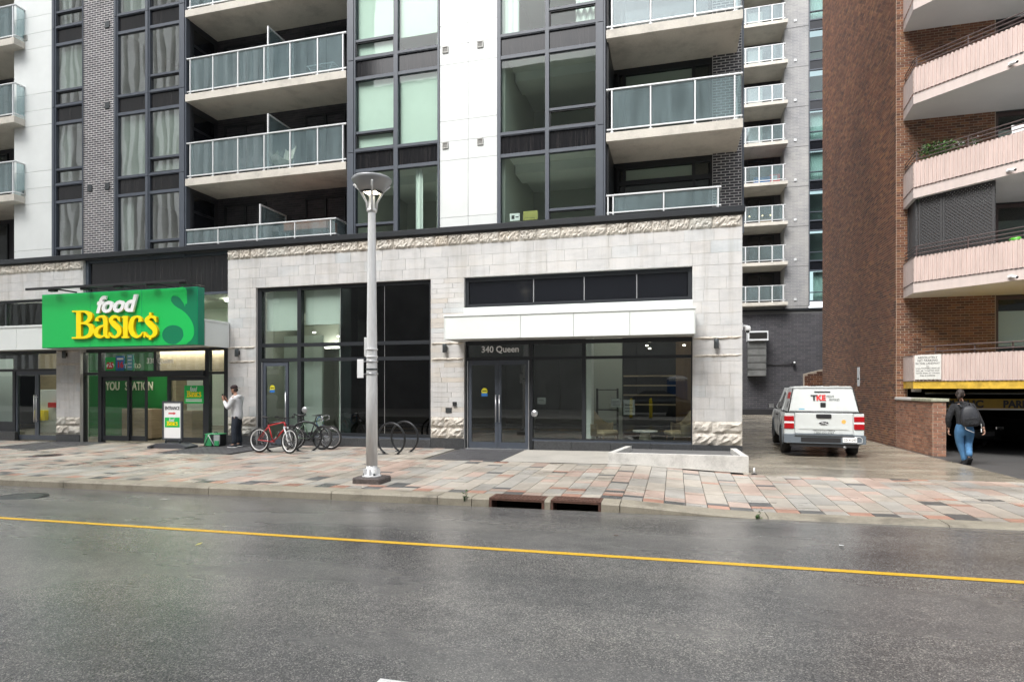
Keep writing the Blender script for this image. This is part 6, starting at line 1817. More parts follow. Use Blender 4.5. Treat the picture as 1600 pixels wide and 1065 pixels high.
# ================================================================== BICYCLES AND RINGS
M['tyre'] = simple('tyre rubber', (0.02, 0.02, 0.02), .8); M['chrome'] = simple('bright alloy', (0.65, 0.66, 0.67), .25, metal=.9)
M['bike_red'] = simple('red bicycle paint', (0.42, 0.012, 0.015), .3); M['bike_black'] = simple('black bicycle paint', (0.02, 0.022, 0.025), .3); M['bike_green'] = simple('dark green bicycle paint', (0.07, 0.12, 0.075), .3)
def bicycle(label, loc, rot, fm, rim, fork, steer=0.0, wb=1.0, rw_=.325, tilt=0.0, extra=None, saddle_h=.92, bar='flat'):
    t = thing('bicycle', label, 'bicycle', loc, 0, 'bicycles parked at the ring stands')
    t.rotation_euler = (tilt, 0, rot)
    T1 = lambda pts, r, m, nm, n=8, **k: part(nm, MB().tube(pts, r, n, **k), m, t)
    rx, fx__ = 0.0, wb
    bb = (rx + .43, 0, .29); seat_t = (rx + .27, 0, .72); head_t = (fx__ - .22, 0, .80); head_b = (fx__ - .17, 0, .66)
    fr = MB(); r = .018
    fr.tube([bb, seat_t], .017, 10); fr.tube([bb, head_b], .021, 10); fr.tube([(seat_t[0] + .01, 0, .70), head_t], .018, 10); fr.tube([head_b, head_t], .022, 10)
    for s in (-1, 1):
        fr.tube([(bb[0] - .02, s * .02, .29), (rx, s * .06, rw_)], .010, 8); fr.tube([(seat_t[0] - .0, s * .012, .68), (rx, s * .06, rw_)], .009, 8)
    fr.lathe([(.028, -.045), (.028, .045)], 12, M=Matrix.Translation(bb) @ Matrix.Rotation(PI / 2, 4, 'X'))
    part('frame', fr, fm, t)
    def wheel(x, sx, name='wheel', piv=None):
        Mx = Matrix.Translation((x, 0, rw_)) if piv is None else Matrix.Translation((piv, 0, 0)) @ Matrix.Rotation(sx, 4, 'Z') @ Matrix.Translation((x - piv, 0, rw_))
        n = 36
        w = MB(); w.tube([((rw_ - .024) * math.cos(2 * PI * i / n), 0, (rw_ - .024) * math.sin(2 * PI * i / n)) for i in range(n)], .024, 8, closed=True, M=Mx)
        o = part('wheel', w, M['tyre'], t)
        w = MB(); w.tube([((rw_ - .058) * math.cos(2 * PI * i / n), 0, (rw_ - .058) * math.sin(2 * PI * i / n)) for i in range(n)], .013, 6, closed=True, M=Mx); part('rim', w, rim, o)
        w = MB(); 
        for i in range(24):
            a = 2 * PI * i / 24; b = a + (.25 if i % 2 else -.25); s = .025 if i % 4 < 2 else -.025
            w.tube([(.02 * math.cos(b), s, .02 * math.sin(b)), ((rw_ - .06) * math.cos(a), 0, (rw_ - .06) * math.sin(a))], .0022, 4, M=Mx)
        part('spokes', w, M['chrome'], o)
        part('hub', MB().tube([(0, -.05, 0), (0, .05, 0)], .017, 10, M=Mx), M['chrome'], o)
    wheel(rx, 0)
    piv = fx__ - .195
    wheel(fx__, steer, piv=piv)
    Ms = Matrix.Translation((piv, 0, 0)) @ Matrix.Rotation(steer, 4, 'Z') @ Matrix.Translation((-piv, 0, 0))
    fk = MB()
    fk.tube([(head_b[0], -.055, .67), (head_b[0], .055, .67)], .018, 8, M=Ms)
    for s in (-1, 1): fk.tube([(head_b[0], s * .055, .68), (fx__ - .06, s * .055, .47), (fx__, s * .055, rw_)], [.017, .015, .010], 8, M=Ms)
    part('fork', fk, fork, t)
    hb = MB()
    hb.tube([head_t, (head_t[0] - .025, 0, .87)], .014, 8, M=Ms); hb.tube([(head_t[0] - .025, 0, .87), (head_t[0] + .05, 0, .90)], .016, 8, M=Ms)
    if bar == 'flat': hb.tube([(head_t[0] + .0, -.30, .94), (head_t[0] + .04, -.1, .91), (head_t[0] + .05, 0, .90), (head_t[0] + .04, .1, .91), (head_t[0], .30, .94)], .012, 8, M=Ms)
    else: hb.tube([(head_t[0] + .02, -.21, .78), (head_t[0] + .12, -.21, .82), (head_t[0] + .10, -.21, .90), (head_t[0] + .05, -.20, .91), (head_t[0] + .05, .20, .91), (head_t[0] + .10, .21, .90), (head_t[0] + .12, .21, .82), (head_t[0] + .02, .21, .78)], .013, 8, M=Ms)
    part('handlebar', hb, M['chrome'] if bar != 'flat' else M['bike_black'], t)
    for s in (-1, 1):
        if bar == 'flat': part('grip', MB().tube([(head_t[0], s * .301, .94), (head_t[0] + .012, s * .20, .928)], .019, 8, M=Ms), M['black'], t)
        part('brake_lever', MB().tube([(head_t[0] + .03, s * .18, .92), (head_t[0] + .09, s * .2, .90), (head_t[0] + .07, s * .28, .89)], .006, 5, M=Ms), M['black'], t)
    part('seat_post', MB().tube([(seat_t[0] + .005, 0, .71), (seat_t[0] - .05, 0, saddle_h - .03)], .0135, 8), M['black'], t)
    sd = MB(); sx = seat_t[0] - .05
    sd.tube([(sx - .13, 0, saddle_h + .012), (sx - .08, 0, saddle_h), (sx, 0, saddle_h - .004), (sx + .14, 0, saddle_h - .008)], [.055, .07, .035, .016], 10, flat=.42)
    part('saddle', sd, M['black'], t)
    cr = MB(); cr.tube([(bb[0] + .09 * math.cos(i * PI / 10), -.05, .29 + .09 * math.sin(i * PI / 10)) for i in range(20)], .006, 5, closed=True)
    cr.tube([(bb[0], -.06, .29), (bb[0] + .15, -.07, .235)], .010, 6); cr.tube([(bb[0], .06, .29), (bb[0] - .15, .07, .345)], .010, 6)
    part('crank', cr, M['steel_dark'], t)
    for s, (x, z) in ((-1, (bb[0] + .15, .235)), (1, (bb[0] - .15, .345))): part('pedal', MB().cbox(x - .045, x + .045, s * .075 if s > 0 else -.155, s * .075 + .08 if s > 0 else -.075, z - .011, z + .011, .004), M['black'], t)
    part('chain', MB().tube([(bb[0], -.05, .38), (rx, -.045, rw_ + .035), (rx - .035, -.045, rw_), (rx, -.045, rw_ - .035), (bb[0], -.05, .20)], .005, 4), M['steel_dark'], t)
    part('derailleur', MB().tube([(rx, -.06, rw_), (rx + .02, -.06, .20)], .016, 6), M['black'], t)
    if extra: extra(t)
    return t
def GPt(px, py):
    # where this line of sight meets the pavement
    a, b = ray(px); t = 13
    for _ in range(20):
        z = g(a * t, b * t); t = 945 * (CH - z) / (py - 606)
    return a * t, b * t, g(a * t, b * t)
p0 = GPt(404.8, 706.5); p1_ = GPt(456, 708)
def lab(t):
    part('bottle_cage', MB().tube([(.55, .0, .42), (.63, 0, .55)], .033, 10), M['black'], t)
    part('down_tube_print', MB().tube([(.50, -.006, .375), (.62, -.006, .51)], .0185, 8), M['rail'], t)
bicycle('red mountain bicycle with white rims, nearest the man in white', p0, math.atan2(p1_[1] - p0[1], p1_[0] - p0[0]) , M['bike_red'], M['sign_white'], M['rail'], steer=-.25, wb=.98, extra=lab, tilt=-.04)
def lock(t): part('cable_lock', MB().tube([(.74 + .1 * math.cos(i * PI / 8), .03, .74 + .14 * math.sin(i * PI / 8)) for i in range(16)], .012, 6, closed=True), M['blue'], t)
q0 = GPt(503, 702.5)
bicycle('black city bicycle facing the red one, tucked behind its front wheel', (q0[0], q0[1], q0[2]), PI - .12, M['bike_black'], M['steel_dark'], M['bike_black'], steer=.2, wb=1.0, tilt=.05)
q1 = GPt(461, 701)
bicycle('green and black bicycle with curled handlebars and a blue cable lock', (q1[0], q1[1] , q1[2]), .06, M['bike_green'], M['chrome'], M['bike_black'], steer=.1, wb=1.04, bar='drop', extra=lock, tilt=.03)
M['ring'] = simple('dark ring steel', (0.035, 0.037, 0.04), .3, metal=.6)
def ring(px, py, rot, label, Rr=.40):
    x, y, z = GPt(px, py)
    t = thing('bike_ring', label, 'bike rack', (x, y, z), rot, 'steel ring bicycle stands')
    pts = []
    a0 = R(-62)
    for i in range(33):
        a = a0 + (PI - 2 * a0) * i / 32
        pts.append((Rr * math.cos(a), 0, Rr * .93 + Rr * math.sin(a)))
    pts = [(pts[0][0] + .02, 0, -.02)] + pts + [(pts[-1][0] - .02, 0, -.02)]
    mb = MB(); mb.tube(pts, .026, 10, flat=1.0); part('ring', mb, M['ring'], t)
    for s in (-1, 1): part('foot_plate', MB().cbox(s * Rr * .49 - .06, s * Rr * .49 + .06, -.05, .05, -.01, .012, .003), M['ring'], t)
ring(611, 709, R(-8), 'steel ring bicycle stand just beside the lamp post')
ring(632, 705, R(-8), 'empty steel ring bicycle stand nearest the stone pillar')
ring(434, 705, R(20), 'steel ring bicycle stand under the red bicycle')
ring(478, 704, R(20), 'steel ring bicycle stand between the black and the green bicycle')

# ================================================================== PICKUP
tx, ty = FX(1287, 16.45), 16.45
tz = g(2.9, 17.4) + .0
tk = thing('pickup_truck', 'white pickup truck with a boxy bed cap and red lettering parked in the lane', 'truck', (tx, ty, tz), R(-4.6))
M['truck_white'] = simple('white truck paint', (0.60, 0.63, 0.62), .22, spec=.6, var=.07, vscale=2.5, rvar=.08); M['truck_grey'] = simple('grey bumper plastic', (0.13, 0.155, 0.18), .4); M['tail_red'] = simple('red tail lens', (0.36, 0.008, 0.012), .15)
M['glass_dark'] = simple('dark car glass', (0.015, 0.018, 0.02), .08, spec=.7); M['rim'] = simple('grey wheel rim', (0.30, 0.30, 0.31), .35, metal=.7)
Wd = .885
# body shell: cross sections along the length (y, half width low, half width shoulder, z bottom, z shoulder)
def loft(mb, secs, mi=0, smooth=False, capa=True):
    n = len(secs[0]); b = []
    vs = [p for s in secs for p in s]; fs = []
    for i in range(len(secs) - 1):
        for k in range(n): fs.append([i * n + k, i * n + (k + 1) % n, (i + 1) * n + (k + 1) % n, (i + 1) * n + k])
    if capa: fs += [list(range(n))[::-1], [(len(secs) - 1) * n + k for k in range(n)]]
    mb.add(vs, fs, mi, smooth)
def sec(y, zb, zs, w, wt=None, dz=0):
    wt = wt or w - .03
    return [(-w + .05, y, zb), (w - .05, y, zb), (w, y, zb + .12), (w + .01, y, (zb + zs) / 2 + .06), (w - .01, y, zs - .06), (wt, y, zs), (-wt, y, zs), (-w + .01, y, zs - .06), (-w - .01, y, (zb + zs) / 2 + .06), (-w, y, zb + .12)]
bd_ = MB()
RY, FY, WR = 1.02, 4.05, .345
def low(y):  # arch: raise the bottom near the wheels
    z = .34
    for c in (RY, FY):
        d_ = abs(y - c)
        if d_ < .44: z = max(z, .345 + math.sqrt(max(0, .43 ** 2 - d_ ** 2)))
    return z
secs = []
for y in [.06, .3, .59] + [RY + .43 * math.sin(i * PI / 12) for i in range(-5, 6)] + [1.46, 2, 2.6, 3.2, 3.61] + [FY + .43 * math.sin(i * PI / 12) for i in range(-5, 6)] + [4.5, 4.75, 4.92]:
    zs = 1.10 if y < 3.7 else 1.10 - .10 * ((y - 3.7) / 1.22) ** 1.5 - (.0)
    w = Wd if y < 4.5 else Wd - .10 * ((y - 4.5) / .42)
    secs.append(sec(y, low(y), zs, w))
loft(bd_, secs)
part('body', bd_, M['truck_white'], tk)
part('underbody', MB().box(-.72, .72, .25, 4.7, .24, .5), M['black'], tk)
# cab
cbm_ = MB()
def csec(y, z0, z1, w0, w1): return [(-w0, y, z0), (w0, y, z0), (w1, y, z1), (-w1, y, z1)]
loft(cbm_, [csec(1.52, 1.101, 1.102, .84, .84), csec(1.60, 1.101, 1.66, .84, .66), csec(1.9, 1.101, 1.715, .845, .67), csec(2.6, 1.101, 1.735, .85, .68), csec(3.15, 1.101, 1.66, .85, .66), csec(3.75, 1.101, 1.11, .84, .80)])
part('cab', cbm_, M['truck_white'], tk)
for s in (-1, 1):
    sw = MB()
    def sp(y, z):  # on the cab side
        w = .85 - (.18) * (z - 1.1) / .61
        return (s * (w + .006), y, z)
    for q in ([(1.72, 1.16), (2.28, 1.16), (2.28, 1.62), (1.86, 1.60)], [(2.36, 1.16), (3.20, 1.16), (2.98, 1.60), (2.36, 1.63)]):
        sw.add([sp(*p) for p in q], [[0, 1, 2, 3]]); sw.add([(p[0] - s * .02, p[1], p[2]) for p in (sp(*p) for p in q)], [[3, 2, 1, 0]])
    part('side_window', sw, M['glass_dark'], tk)
    mr = MB(); mr.cbox(-.09, .09, -.05, .05, -.07, .07, .025, M=Matrix.Translation((s * 1.0, 3.1, 1.19))); mr.tube([(s * .84, 3.12, 1.12), (s * .94, 3.1, 1.15)], .022, 6)
    part('mirror', mr, M['black'], tk); part('mirror_glass', MB().box(s * 1.0 - .075, s * 1.0 + .075, 3.044, 3.049, 1.13, 1.25), M['chrome'], tk)
    for y in (2.32, 3.28, 1.56): part('door_gap', MB().box(s * (Wd + .006), s * (Wd + .0115), y - .006, y + .006, .45, 1.06), M['black'], tk)
    for y in (2.24, 2.48): part('door_handle', MB().cbox(min(s * .885, s * .925), max(s * .885, s * .925), y - .08, y + .02, .96, .99, .008), M['black'], tk)
    for y in (RY, FY):
        for yy in (y,):
            Mx = Matrix.Translation((s * .78, y, WR)) @ Matrix.Rotation(PI / 2, 4, 'Y')
            w_ = part('wheel', MB().lathe([(.20, -.115), (.315, -.115), (.345, -.085), (.345, .085), (.315, .115), (.20, .115)], 32, M=Mx), M['tyre'], tk)
            part('rim', MB().lathe([(0, .02 * s), (.20, .02 * s), (.215, .10 * s), (.205, .112 * s), (.195, .06 * s), (.06, .075 * s), (0, .08 * s)], 28, M=Mx), M['rim'], w_)
            mbx = MB()
            for k in range(7): mbx.box(-.02, .02, .06, .20, .07 * s - .01, .07 * s + .012, 0, Mx @ Matrix.Rotation(k * 2 * PI / 7, 4, 'Z'))
            part('rim_spokes', mbx, M['rim'], w_)
            part('wheel_arch', MB().tube([(s * (Wd + .0), y + .44 * math.sin(a), WR + .44 * math.cos(a)) for a in [(-1.75 + 3.5 * i / 14) for i in range(15)]], .022, 6), M['truck_grey'], tk)
part('windscreen', MB().add([(-.76, 3.72, 1.16), (.76, 3.72, 1.16), (.66, 3.22, 1.63), (-.66, 3.22, 1.63)], [[0, 1, 2, 3]]), M['glass_dark'], tk)
# tailgate and rear end
tg = MB(); tg.cbox(-.645, .645, .0, .055, .58, 1.10, .012); part('tailgate', tg, M['truck_white'], tk)
part('tailgate_crease', MB().prism([(-.52, .76), (.52, .76), (.56, .70), (-.56, .70)], 'y', -.012, -.0005), M['truck_white'], tk)
part('corner_panel', MB().cbox(-Wd, -.652, .02, .07, .56, 1.095, .012), M['truck_white'], tk); part('corner_panel', MB().cbox(.652, Wd, .02, .07, .56, 1.095, .012), M['truck_white'], tk)
for s in (-1, 1):
    a, b = sorted((s * .665, s * (Wd + .006)))
    tlp = part('tail_lamp', MB().cbox(a, b, .0, .10, .70, .835, .012), M['tail_red'], tk)
    part('tail_lamp_upper', MB().cbox(a, b, .0, .10, .885, 1.02, .012), M['tail_red'], tk); part('reverse_lamp', MB().cbox(a + .004, b - .004, .004, .10, .838, .882, .006), M['sign_white'], tk)
bp_ = MB(); bp_.prism([(-.90, .36), (.90, .36), (.905, .56), (.70, .575), (-.70, .575), (-.905, .56)], 'y', -.10, .30); part('bumper', bp_, M['truck_grey'], tk)
part('bumper_step', MB().cbox(-.66, .66, -.115, -.02, .52, .565, .008), M['steel_dark'], tk)
part('bumper_recess', MB().box(-.52, .36, -.106, -.101, .385, .50), M['black'], tk)
part('diffuser', MB().box(-.75, .75, -.06, .2, .27, .359), M['black'], tk)
pl_ = part('number_plate', MB().cbox(.40, .71, -.125, -.108, .395, .52, .004), M['sign_white'], tk); put_text(tk, 'CD 41297', .085, (.555, -.127, .43), M['ink'], extrude=.0008, width=.27)
part('tow_frame', MB().tube([(.42, -.1, .53), (.78, -.108, .53), (.82, -.108, .50), (.82, -.108, .40), (.72, -.1, .38)], .008, 6), M['rail'], tk)
part('tailgate_handle', MB().cbox(-.17, .17, -.022, .0, .975, 1.075, .02), M['black'], tk)
em = MB(); em.prism([(.105 * math.cos(i * PI / 14), .855 + .042 * math.sin(i * PI / 14)) for i in range(28)], 'y', -.016, -.0005); part('emblem', em, M['ink'], tk)
em = MB(); em.tube([(.098 * math.cos(i * PI / 14), -.017, .855 + .036 * math.sin(i * PI / 14)) for i in range(28)], .004, 4, closed=True); part('emblem_ring', em, M['chrome'], tk)
put_text(tk, 'Ford', .062, (0, -.018, .838), M['sign_white'], extrude=.001, shear=.3, width=.11)
put_text(tk, 'TKELEVATOR.COM/CA', .06, (0, -.0015, .645), M['ink'], extrude=.001, width=.50); put_text(tk, '1-800-253-5767', .06, (0, -.0015, .59), M['ink'], extrude=.001, width=.44)
part('sticker', MB().prism([(.44 + .05 * math.cos(i * PI / 10), .895 + .05 * math.sin(i * PI / 10)) for i in range(20)], 'y', -.003, -.0005), simple('orange sticker', (.8, .42, .1), .5), tk)
# bed cap
cp = MB()
def cap(y, lean=0): return [(-.80 + 0, y, 1.125), (.80, y, 1.125), (.68, y + lean, 1.72), (.62, y + lean, 1.765), (-.62, y + lean, 1.765), (-.68, y + lean, 1.72)]
loft(cp, [cap(.10, .12), cap(1.50)]); part('bed_cap', cp, M['truck_white'], tk)
bk = MB(); y0 = .095
def rb(x, z): return (x, y0 - .012 + .12 * (z - 1.125) / .64, z)
bk.add([rb(-.76, 1.15), rb(.76, 1.15), rb(.635, 1.70), rb(-.635, 1.70)] + [(p[0], p[1] + .01, p[2]) for p in (rb(-.76, 1.15), rb(.76, 1.15), rb(.635, 1.70), rb(-.635, 1.70))], [[0, 1, 2, 3], [0, 4, 5, 1], [1, 5, 6, 2], [2, 6, 7, 3], [3, 7, 4, 0]])
part('rear_hatch', bk, M['truck_white'], tk)
ed = MB()
for s in (-1, 1): ed.tube([(s * .79, .10, 1.135), (s * .67, .21, 1.72)], .014, 6)
ed.tube([(-.67, .205, 1.715), (.67, .205, 1.715)], .008, 5); part('hatch_seal', ed, M['black'], tk)
part('bed_rail', MB().box(-.855, .855, .02, 1.52, 1.101, 1.124), M['black'], tk)
ax = math.atan2(.12, .64)
tilt = (PI / 2 - ax, 0, 0)
def hp(x, z, o=.016): p = rb(x, z); return (p[0], p[1] - o, p[2])
put_text(tk, 'T', .19, hp(-.20, 1.415), M['ink'], rot=tilt, extrude=.001, offset=.008, width=.15); put_text(tk, 'KE', .19, hp(-.045, 1.415), M['red'], rot=tilt, extrude=.001, offset=.008, width=.21)
put_text(tk, 'MOVE', .075, hp(.165, 1.49), M['steel_dark'], rot=tilt, extrude=.001, width=.16); put_text(tk, 'BEYOND', .075, hp(.255, 1.41), M['steel_dark'], rot=tilt, extrude=.001, width=.22)
part('brake_light', MB().cbox(-.19, .17, .165, .185, 1.60, 1.64, .006), M['steel_dark'], tk)
part('hatch_lock', MB().cbox(-.06, .06, .09, .125, 1.24, 1.36, .012), M['black'], tk)
part('blue_sticker', MB().add([hp(-.55, 1.18, .004), hp(-.42, 1.18, .004), hp(-.42, 1.21, .004), hp(-.55, 1.21, .004)], [[0, 1, 2, 3]]), M['cyan'], tk)
sv = MB()
def cs(y, z): return (-.80 + .12 * (z - 1.125) / .595 - .006, y, z)
for q in ([(.45, 1.22), (.62, 1.22), (.62, 1.38), (.45, 1.38)],): sv.add([cs(*p) for p in q], [[0, 1, 2, 3]])
part('side_vent', sv, M['ink'], tk)
sv = MB()
for k in range(3): sv.add([cs(.30 + k * .26 + .0, 1.45), cs(.50 + k * .26, 1.45), cs(.50 + k * .26, 1.62), cs(.30 + k * .26, 1.62)], [[0, 1, 2, 3]])
part('side_print', sv, M['red'], tk)
for k in (-.35, 0, .35): part('roof_rib', MB().cbox(k - .02, k + .02, .25, 1.45, 1.766, 1.775, .002), M['truck_white'], tk)
part('exhaust', MB().tube([(.45, .1, .26), (.45, -.08, .27)], .035, 12), M['rim'], tk)

# cars in the garage
M['car_dark'] = simple('black car paint', (0.012, 0.013, 0.015), .12, spec=.8); M['lamp_clear'] = simple('headlamp lens', (0.5, 0.5, 0.5), .05, metal=.9)
def car(label, x, y, rot, mat):
    z = g(6.1, y) - .01 - .045 * max(0, y - 17.5)
    c = thing('parked_car', label, 'car', (x, y, z), rot, 'dark cars in the car park')
    b = MB()
    def s_(yy, zb, zs, w): return [(-w + .06, yy, zb), (w - .06, yy, zb), (w, yy, zb + .15), (w, yy, zs - .12), (w - .1, yy, zs), (-w + .1, yy, zs), (-w, yy, zs - .12), (-w, yy, zb + .15)]
    loft(b, [s_(0, .35, .62, .72), s_(.1, .25, .72, .82), s_(.6, .22, .84, .88), s_(1.3, .22, .93, .89), s_(3.6, .22, .97, .89), s_(4.2, .25, .92, .86), s_(4.4, .35, .8, .78)], 0, False); part('body', b, mat, c)
    cb = MB()
    loft(cb, [[(-.78, 1.1, .93), (.78, 1.1, .93), (.70, 1.12, .95), (-.70, 1.12, .95)], [(-.80, 1.9, .94), (.80, 1.9, .94), (.60, 1.9, 1.40), (-.60, 1.9, 1.40)], [(-.80, 3.0, .95), (.80, 3.0, .95), (.60, 3.0, 1.42), (-.60, 3.0, 1.42)], [(-.78, 4.0, .95), (.78, 4.0, .95), (.66, 3.95, .97), (-.66, 3.95, .97)]]); part('cabin', cb, M['glass_dark'], c)
    for s in (-1, 1):
        part('headlight', MB().cbox(min(s * .5, s * .82), max(s * .5, s * .82), -.0, .12, .60, .72, .02), M['lamp_clear'], c)
        for yy in (.85, 3.5):
            part('wheel', MB().lathe([(.0, -.1), (.30, -.1), (.32, -.07), (.32, .07), (.30, .1), (0, .1)], 24, M=Matrix.Translation((s * .80, yy, .32)) @ Matrix.Rotation(PI / 2, 4, 'Y')), M['tyre'], c)
    part('grille', MB().box(-.42, .42, -.012, -.001, .42, .56), M['black'], c)
    return c
M['car_grey'] = simple('dark grey car paint', (0.05, 0.055, 0.06), .15, spec=.8)
car('dark car parked just inside the car park behind the walking woman', 9.4, 22.3, R(28), M['car_dark'])
car('grey car parked deeper at the frame edge of the car park', 12.2, 22.0, R(28), M['car_grey'])
oc = car('dark car standing on the opposite pavement side, mirrored in the lobby glass', -3.6, -4.2, R(-90), M['car_grey']); oc.location.z = 0; del oc['group']
part('garage_strip_light', MB().box(9.5, 10.7, 21.2, 21.3, 2.28, 2.31), emit('dim strip light', (1, .95, .85), 2.0), T_)

# ================================================================== PEOPLE
M['skin'] = simple('skin', (0.36, 0.20, 0.135), .55); M['skin_pale'] = simple('pale skin', (0.50, 0.30, 0.22), .55)
M['hoodie'] = simple('white hoodie cotton', (0.66, 0.67, 0.68), .9, b=.4, bscale=18, var=.06, vscale=4); M['navy'] = simple('dark navy trousers', (0.018, 0.024, 0.036), .9, b=.4, bscale=16, var=.2, vscale=6)
M['jeans'] = simple('blue denim', (0.055, 0.155, 0.30), .85, b=.3, bscale=30, var=.35, vscale=5); M['blackcloth'] = simple('black cotton', (0.016, 0.017, 0.020), .9, b=.4, bscale=18, var=.3, vscale=6)
M['hair'] = simple('dark brown hair', (0.022, 0.014, 0.010), .6, b=.5, bscale=80); M['shoe'] = simple('dark shoe', (0.03, 0.033, 0.04), .6); M['sole'] = simple('white sole', (0.6, 0.6, 0.6), .6)
def skin_mesh(verts, edges, radii, root=0, sub=1):
    me = bpy.data.meshes.new('sk'); me.from_pydata([tuple(v) for v in verts], edges, []); me.update()
    o = bpy.data.objects.new('sk', me); COL.objects.link(o)
    o.modifiers.new('s', 'SKIN'); 
    if not me.skin_vertices:
        bpy.context.view_layer.objects.active = o
    sv = me.skin_vertices[0].data
    for i, r in enumerate(radii):
        sv[i].radius = (r, r) if not isinstance(r, tuple) else r
        sv[i].use_root = (i == root)
    m = o.modifiers.new('b', 'SUBSURF'); m.levels = sub; m.render_levels = sub
    bpy.context.view_layer.update()
    nm = bpy.data.meshes.new_from_object(o.evaluated_get(bpy.context.evaluated_depsgraph_get()))
    bpy.data.objects.remove(o); bpy.data.meshes.remove(me)
    return nm
def chains(cs):
    # list of chains [(point, radius), ...]; equal points are welded
    V, E, Rd = [], [], []; idx = {}
    for c in cs:
        prev = None
        for p, r in c:
            k = tuple(round(q, 4) for q in p)
            if k not in idx: idx[k] = len(V); V.append(p); Rd.append(r)
            if prev is not None and idx[k] != prev: E.append((prev, idx[k]))
            prev = idx[k]
    return V, E, Rd
def skinned(cs, sub=1): return skin_mesh(*chains(cs), 0, sub)
def me_to_mb(mb, me, mi=0, Mx=None):
    vs = [v.co.copy() for v in me.vertices]
    if Mx is not None: vs = [Mx @ v for v in vs]
    mb.add([tuple(v) for v in vs], [list(p.vertices) for p in me.polygons], mi, True)
def head_mb(mb, c, fwd, tilt=0, s=1.0, mi=0):
    # c: head centre, fwd: heading angle about z (0 looks along -y)
    Mx = Matrix.Translation(c) @ Matrix.Rotation(fwd, 4, 'Z') @ Matrix.Rotation(tilt, 4, 'X') @ Matrix.Scale(s, 4)
    n = 20; m = 14; vs = []; fs = []
    for i in range(m + 1):
        th = PI * i / m
        for k in range(n):
            a = 2 * PI * k / n
            x, y, z = math.sin(th) * math.cos(a) * .074, math.sin(th) * math.sin(a) * .094, math.cos(th) * .116
            if z < 0: x *= 1 - .30 * (-z / .116) ** 1.5; y = y * (1 - .12 * (-z / .116)) - .012 * (-z / .116)
            if y < -.06:
                if abs(x) < .014 and -.045 < z < .012: y -= .020 * (1 - abs(x) / .02) * (.4 + (.012 - z) / .08)
                if abs(abs(x) - .03) < .014 and -.004 < z < .028: y += .008
                if abs(x) < .028 and -.075 < z < -.055: y -= .005
            vs.append((x, y, z))
    for i in range(m):
        for k in range(n): fs.append([i * n + k, (i + 1) * n + k, (i + 1) * n + (k + 1) % n, i * n + (k + 1) % n])
    mb.add(vs, fs, mi, True, Mx)
    for s_ in (-1, 1): mb.sphere((s_ * .077, .008, -.005), (.010, .020, .032), 8, mi, Mx)
    return Mx
def face_parts(root, Mx):
    mb = MB()
    for s_ in (-1, 1): mb.sphere((s_ * .030, -.083, .012), (.012, .008, .007), 8, 0, Mx)
    part('eyes', mb, M['ink'], root); mb = MB(); mb.sphere((0, -.094, -.064), (.022, .005, .006), 8, 0, Mx); part('mouth', mb, simple('lips', (.25, .09, .07), .5), root)
def hand(mb, wrist, d_, nrm, curl=.5, s=1.0, thumb=1, mi=0):
    # palm + five fingers; d_: direction of the hand, nrm: palm normal (fingers curl towards it)
    d_ = Vector(d_).normalized(); nrm = Vector(nrm); nrm = (nrm - d_ * nrm.dot(d_)).normalized(); side = d_.cross(nrm) * thumb
    w = Vector(wrist)
    Mx = Matrix((side, d_, nrm)).transposed().to_4x4(); Mx.translation = w
    mb.sphere((0, .045 * s, 0), (.040 * s, .055 * s, .017 * s), 10, mi, Mx)
    for i, (o_, L) in enumerate(((-.030, .062), (-.010, .078), (.010, .084), (.029, .074))):
        a = 0; p = Vector((o_ * s, .085 * s, 0)); pts = [p]
        for j in range(3):
            a += curl * (.6 + .35 * j); p = p + Vector((0, math.cos(a), math.sin(a))) * (L * s / 3); pts.append(p)
        mb.tube(pts, [.0095 * s, .009 * s, .008 * s, .006 * s], 7, mi, M=Mx)
    mb.tube([(.030 * s, .025 * s, 0), (.052 * s, .05 * s, .014 * s), (.052 * s, .078 * s, .026 * s)], [.013 * s, .011 * s, .008 * s], 7, mi, M=Mx)

# ---- man in the white hoodie looking at his phone; local frame: faces -x
mx, my = -12.07, 14.58
mz = g(mx, my)
man = thing('person', 'person in a white hoodie, dark trousers and backward cap holding a phone by the pillar', 'person', (mx, my, mz), R(8))
hips = (.03, 0, .93); chest = (.02, 0, 1.26); neck = (-.01, 0, 1.46)
def leg(h, k, a, r): return [(h, r[0]), (k, r[1]), (a, r[2])]
body = MB()
LH, RH_ = (-.325, -.10, 1.345), (-.335, .05, 1.335)
elL, elR = (-.10, -.235, 1.10), (-.10, .235, 1.09)
shL, shR = (.015, -.185, 1.40), (.015, .185, 1.40)
me = skinned([[(hips, .10), ((.02, 0, 1.08), .10), (chest, .115), ((.01, 0, 1.40), .08), (neck, .055), ((-.03, 0, 1.56), .055)],
              [((.01, 0, 1.40), .09), (shL, .06), (elL, .045), (LH, .028)], [((.01, 0, 1.40), .09), (shR, .06), (elR, .045), (RH_, .028)],
              [(hips, .10), ((.03, -.10, .80), .075), ((.02, -.13, .48), .06), ((.05, -.15, .09), .04), ((-.10, -.17, .04), .03)], [(hips, .10), ((.03, .10, .80), .075), ((-.01, .12, .48), .06), ((.03, .13, .09), .04), ((-.12, .14, .04), .03)]])
me_to_mb(body, me)
Hm = head_mb(body, (-.055, 0, 1.625), -PI / 2, R(14))
hand(body, LH, (-.45, .15, .9), (.3, .9, 0), .45, .95, 1); hand(body, RH_, (-.45, -.1, .9), (.3, -.9, 0), .45, .95, -1)
part('body', body, M['skin'], man); face_parts(man, Hm)
part('beard', MB().sphere((0, -.066, -.088), (.040, .034, .030), 10, 0, Hm), M['hair'], man)
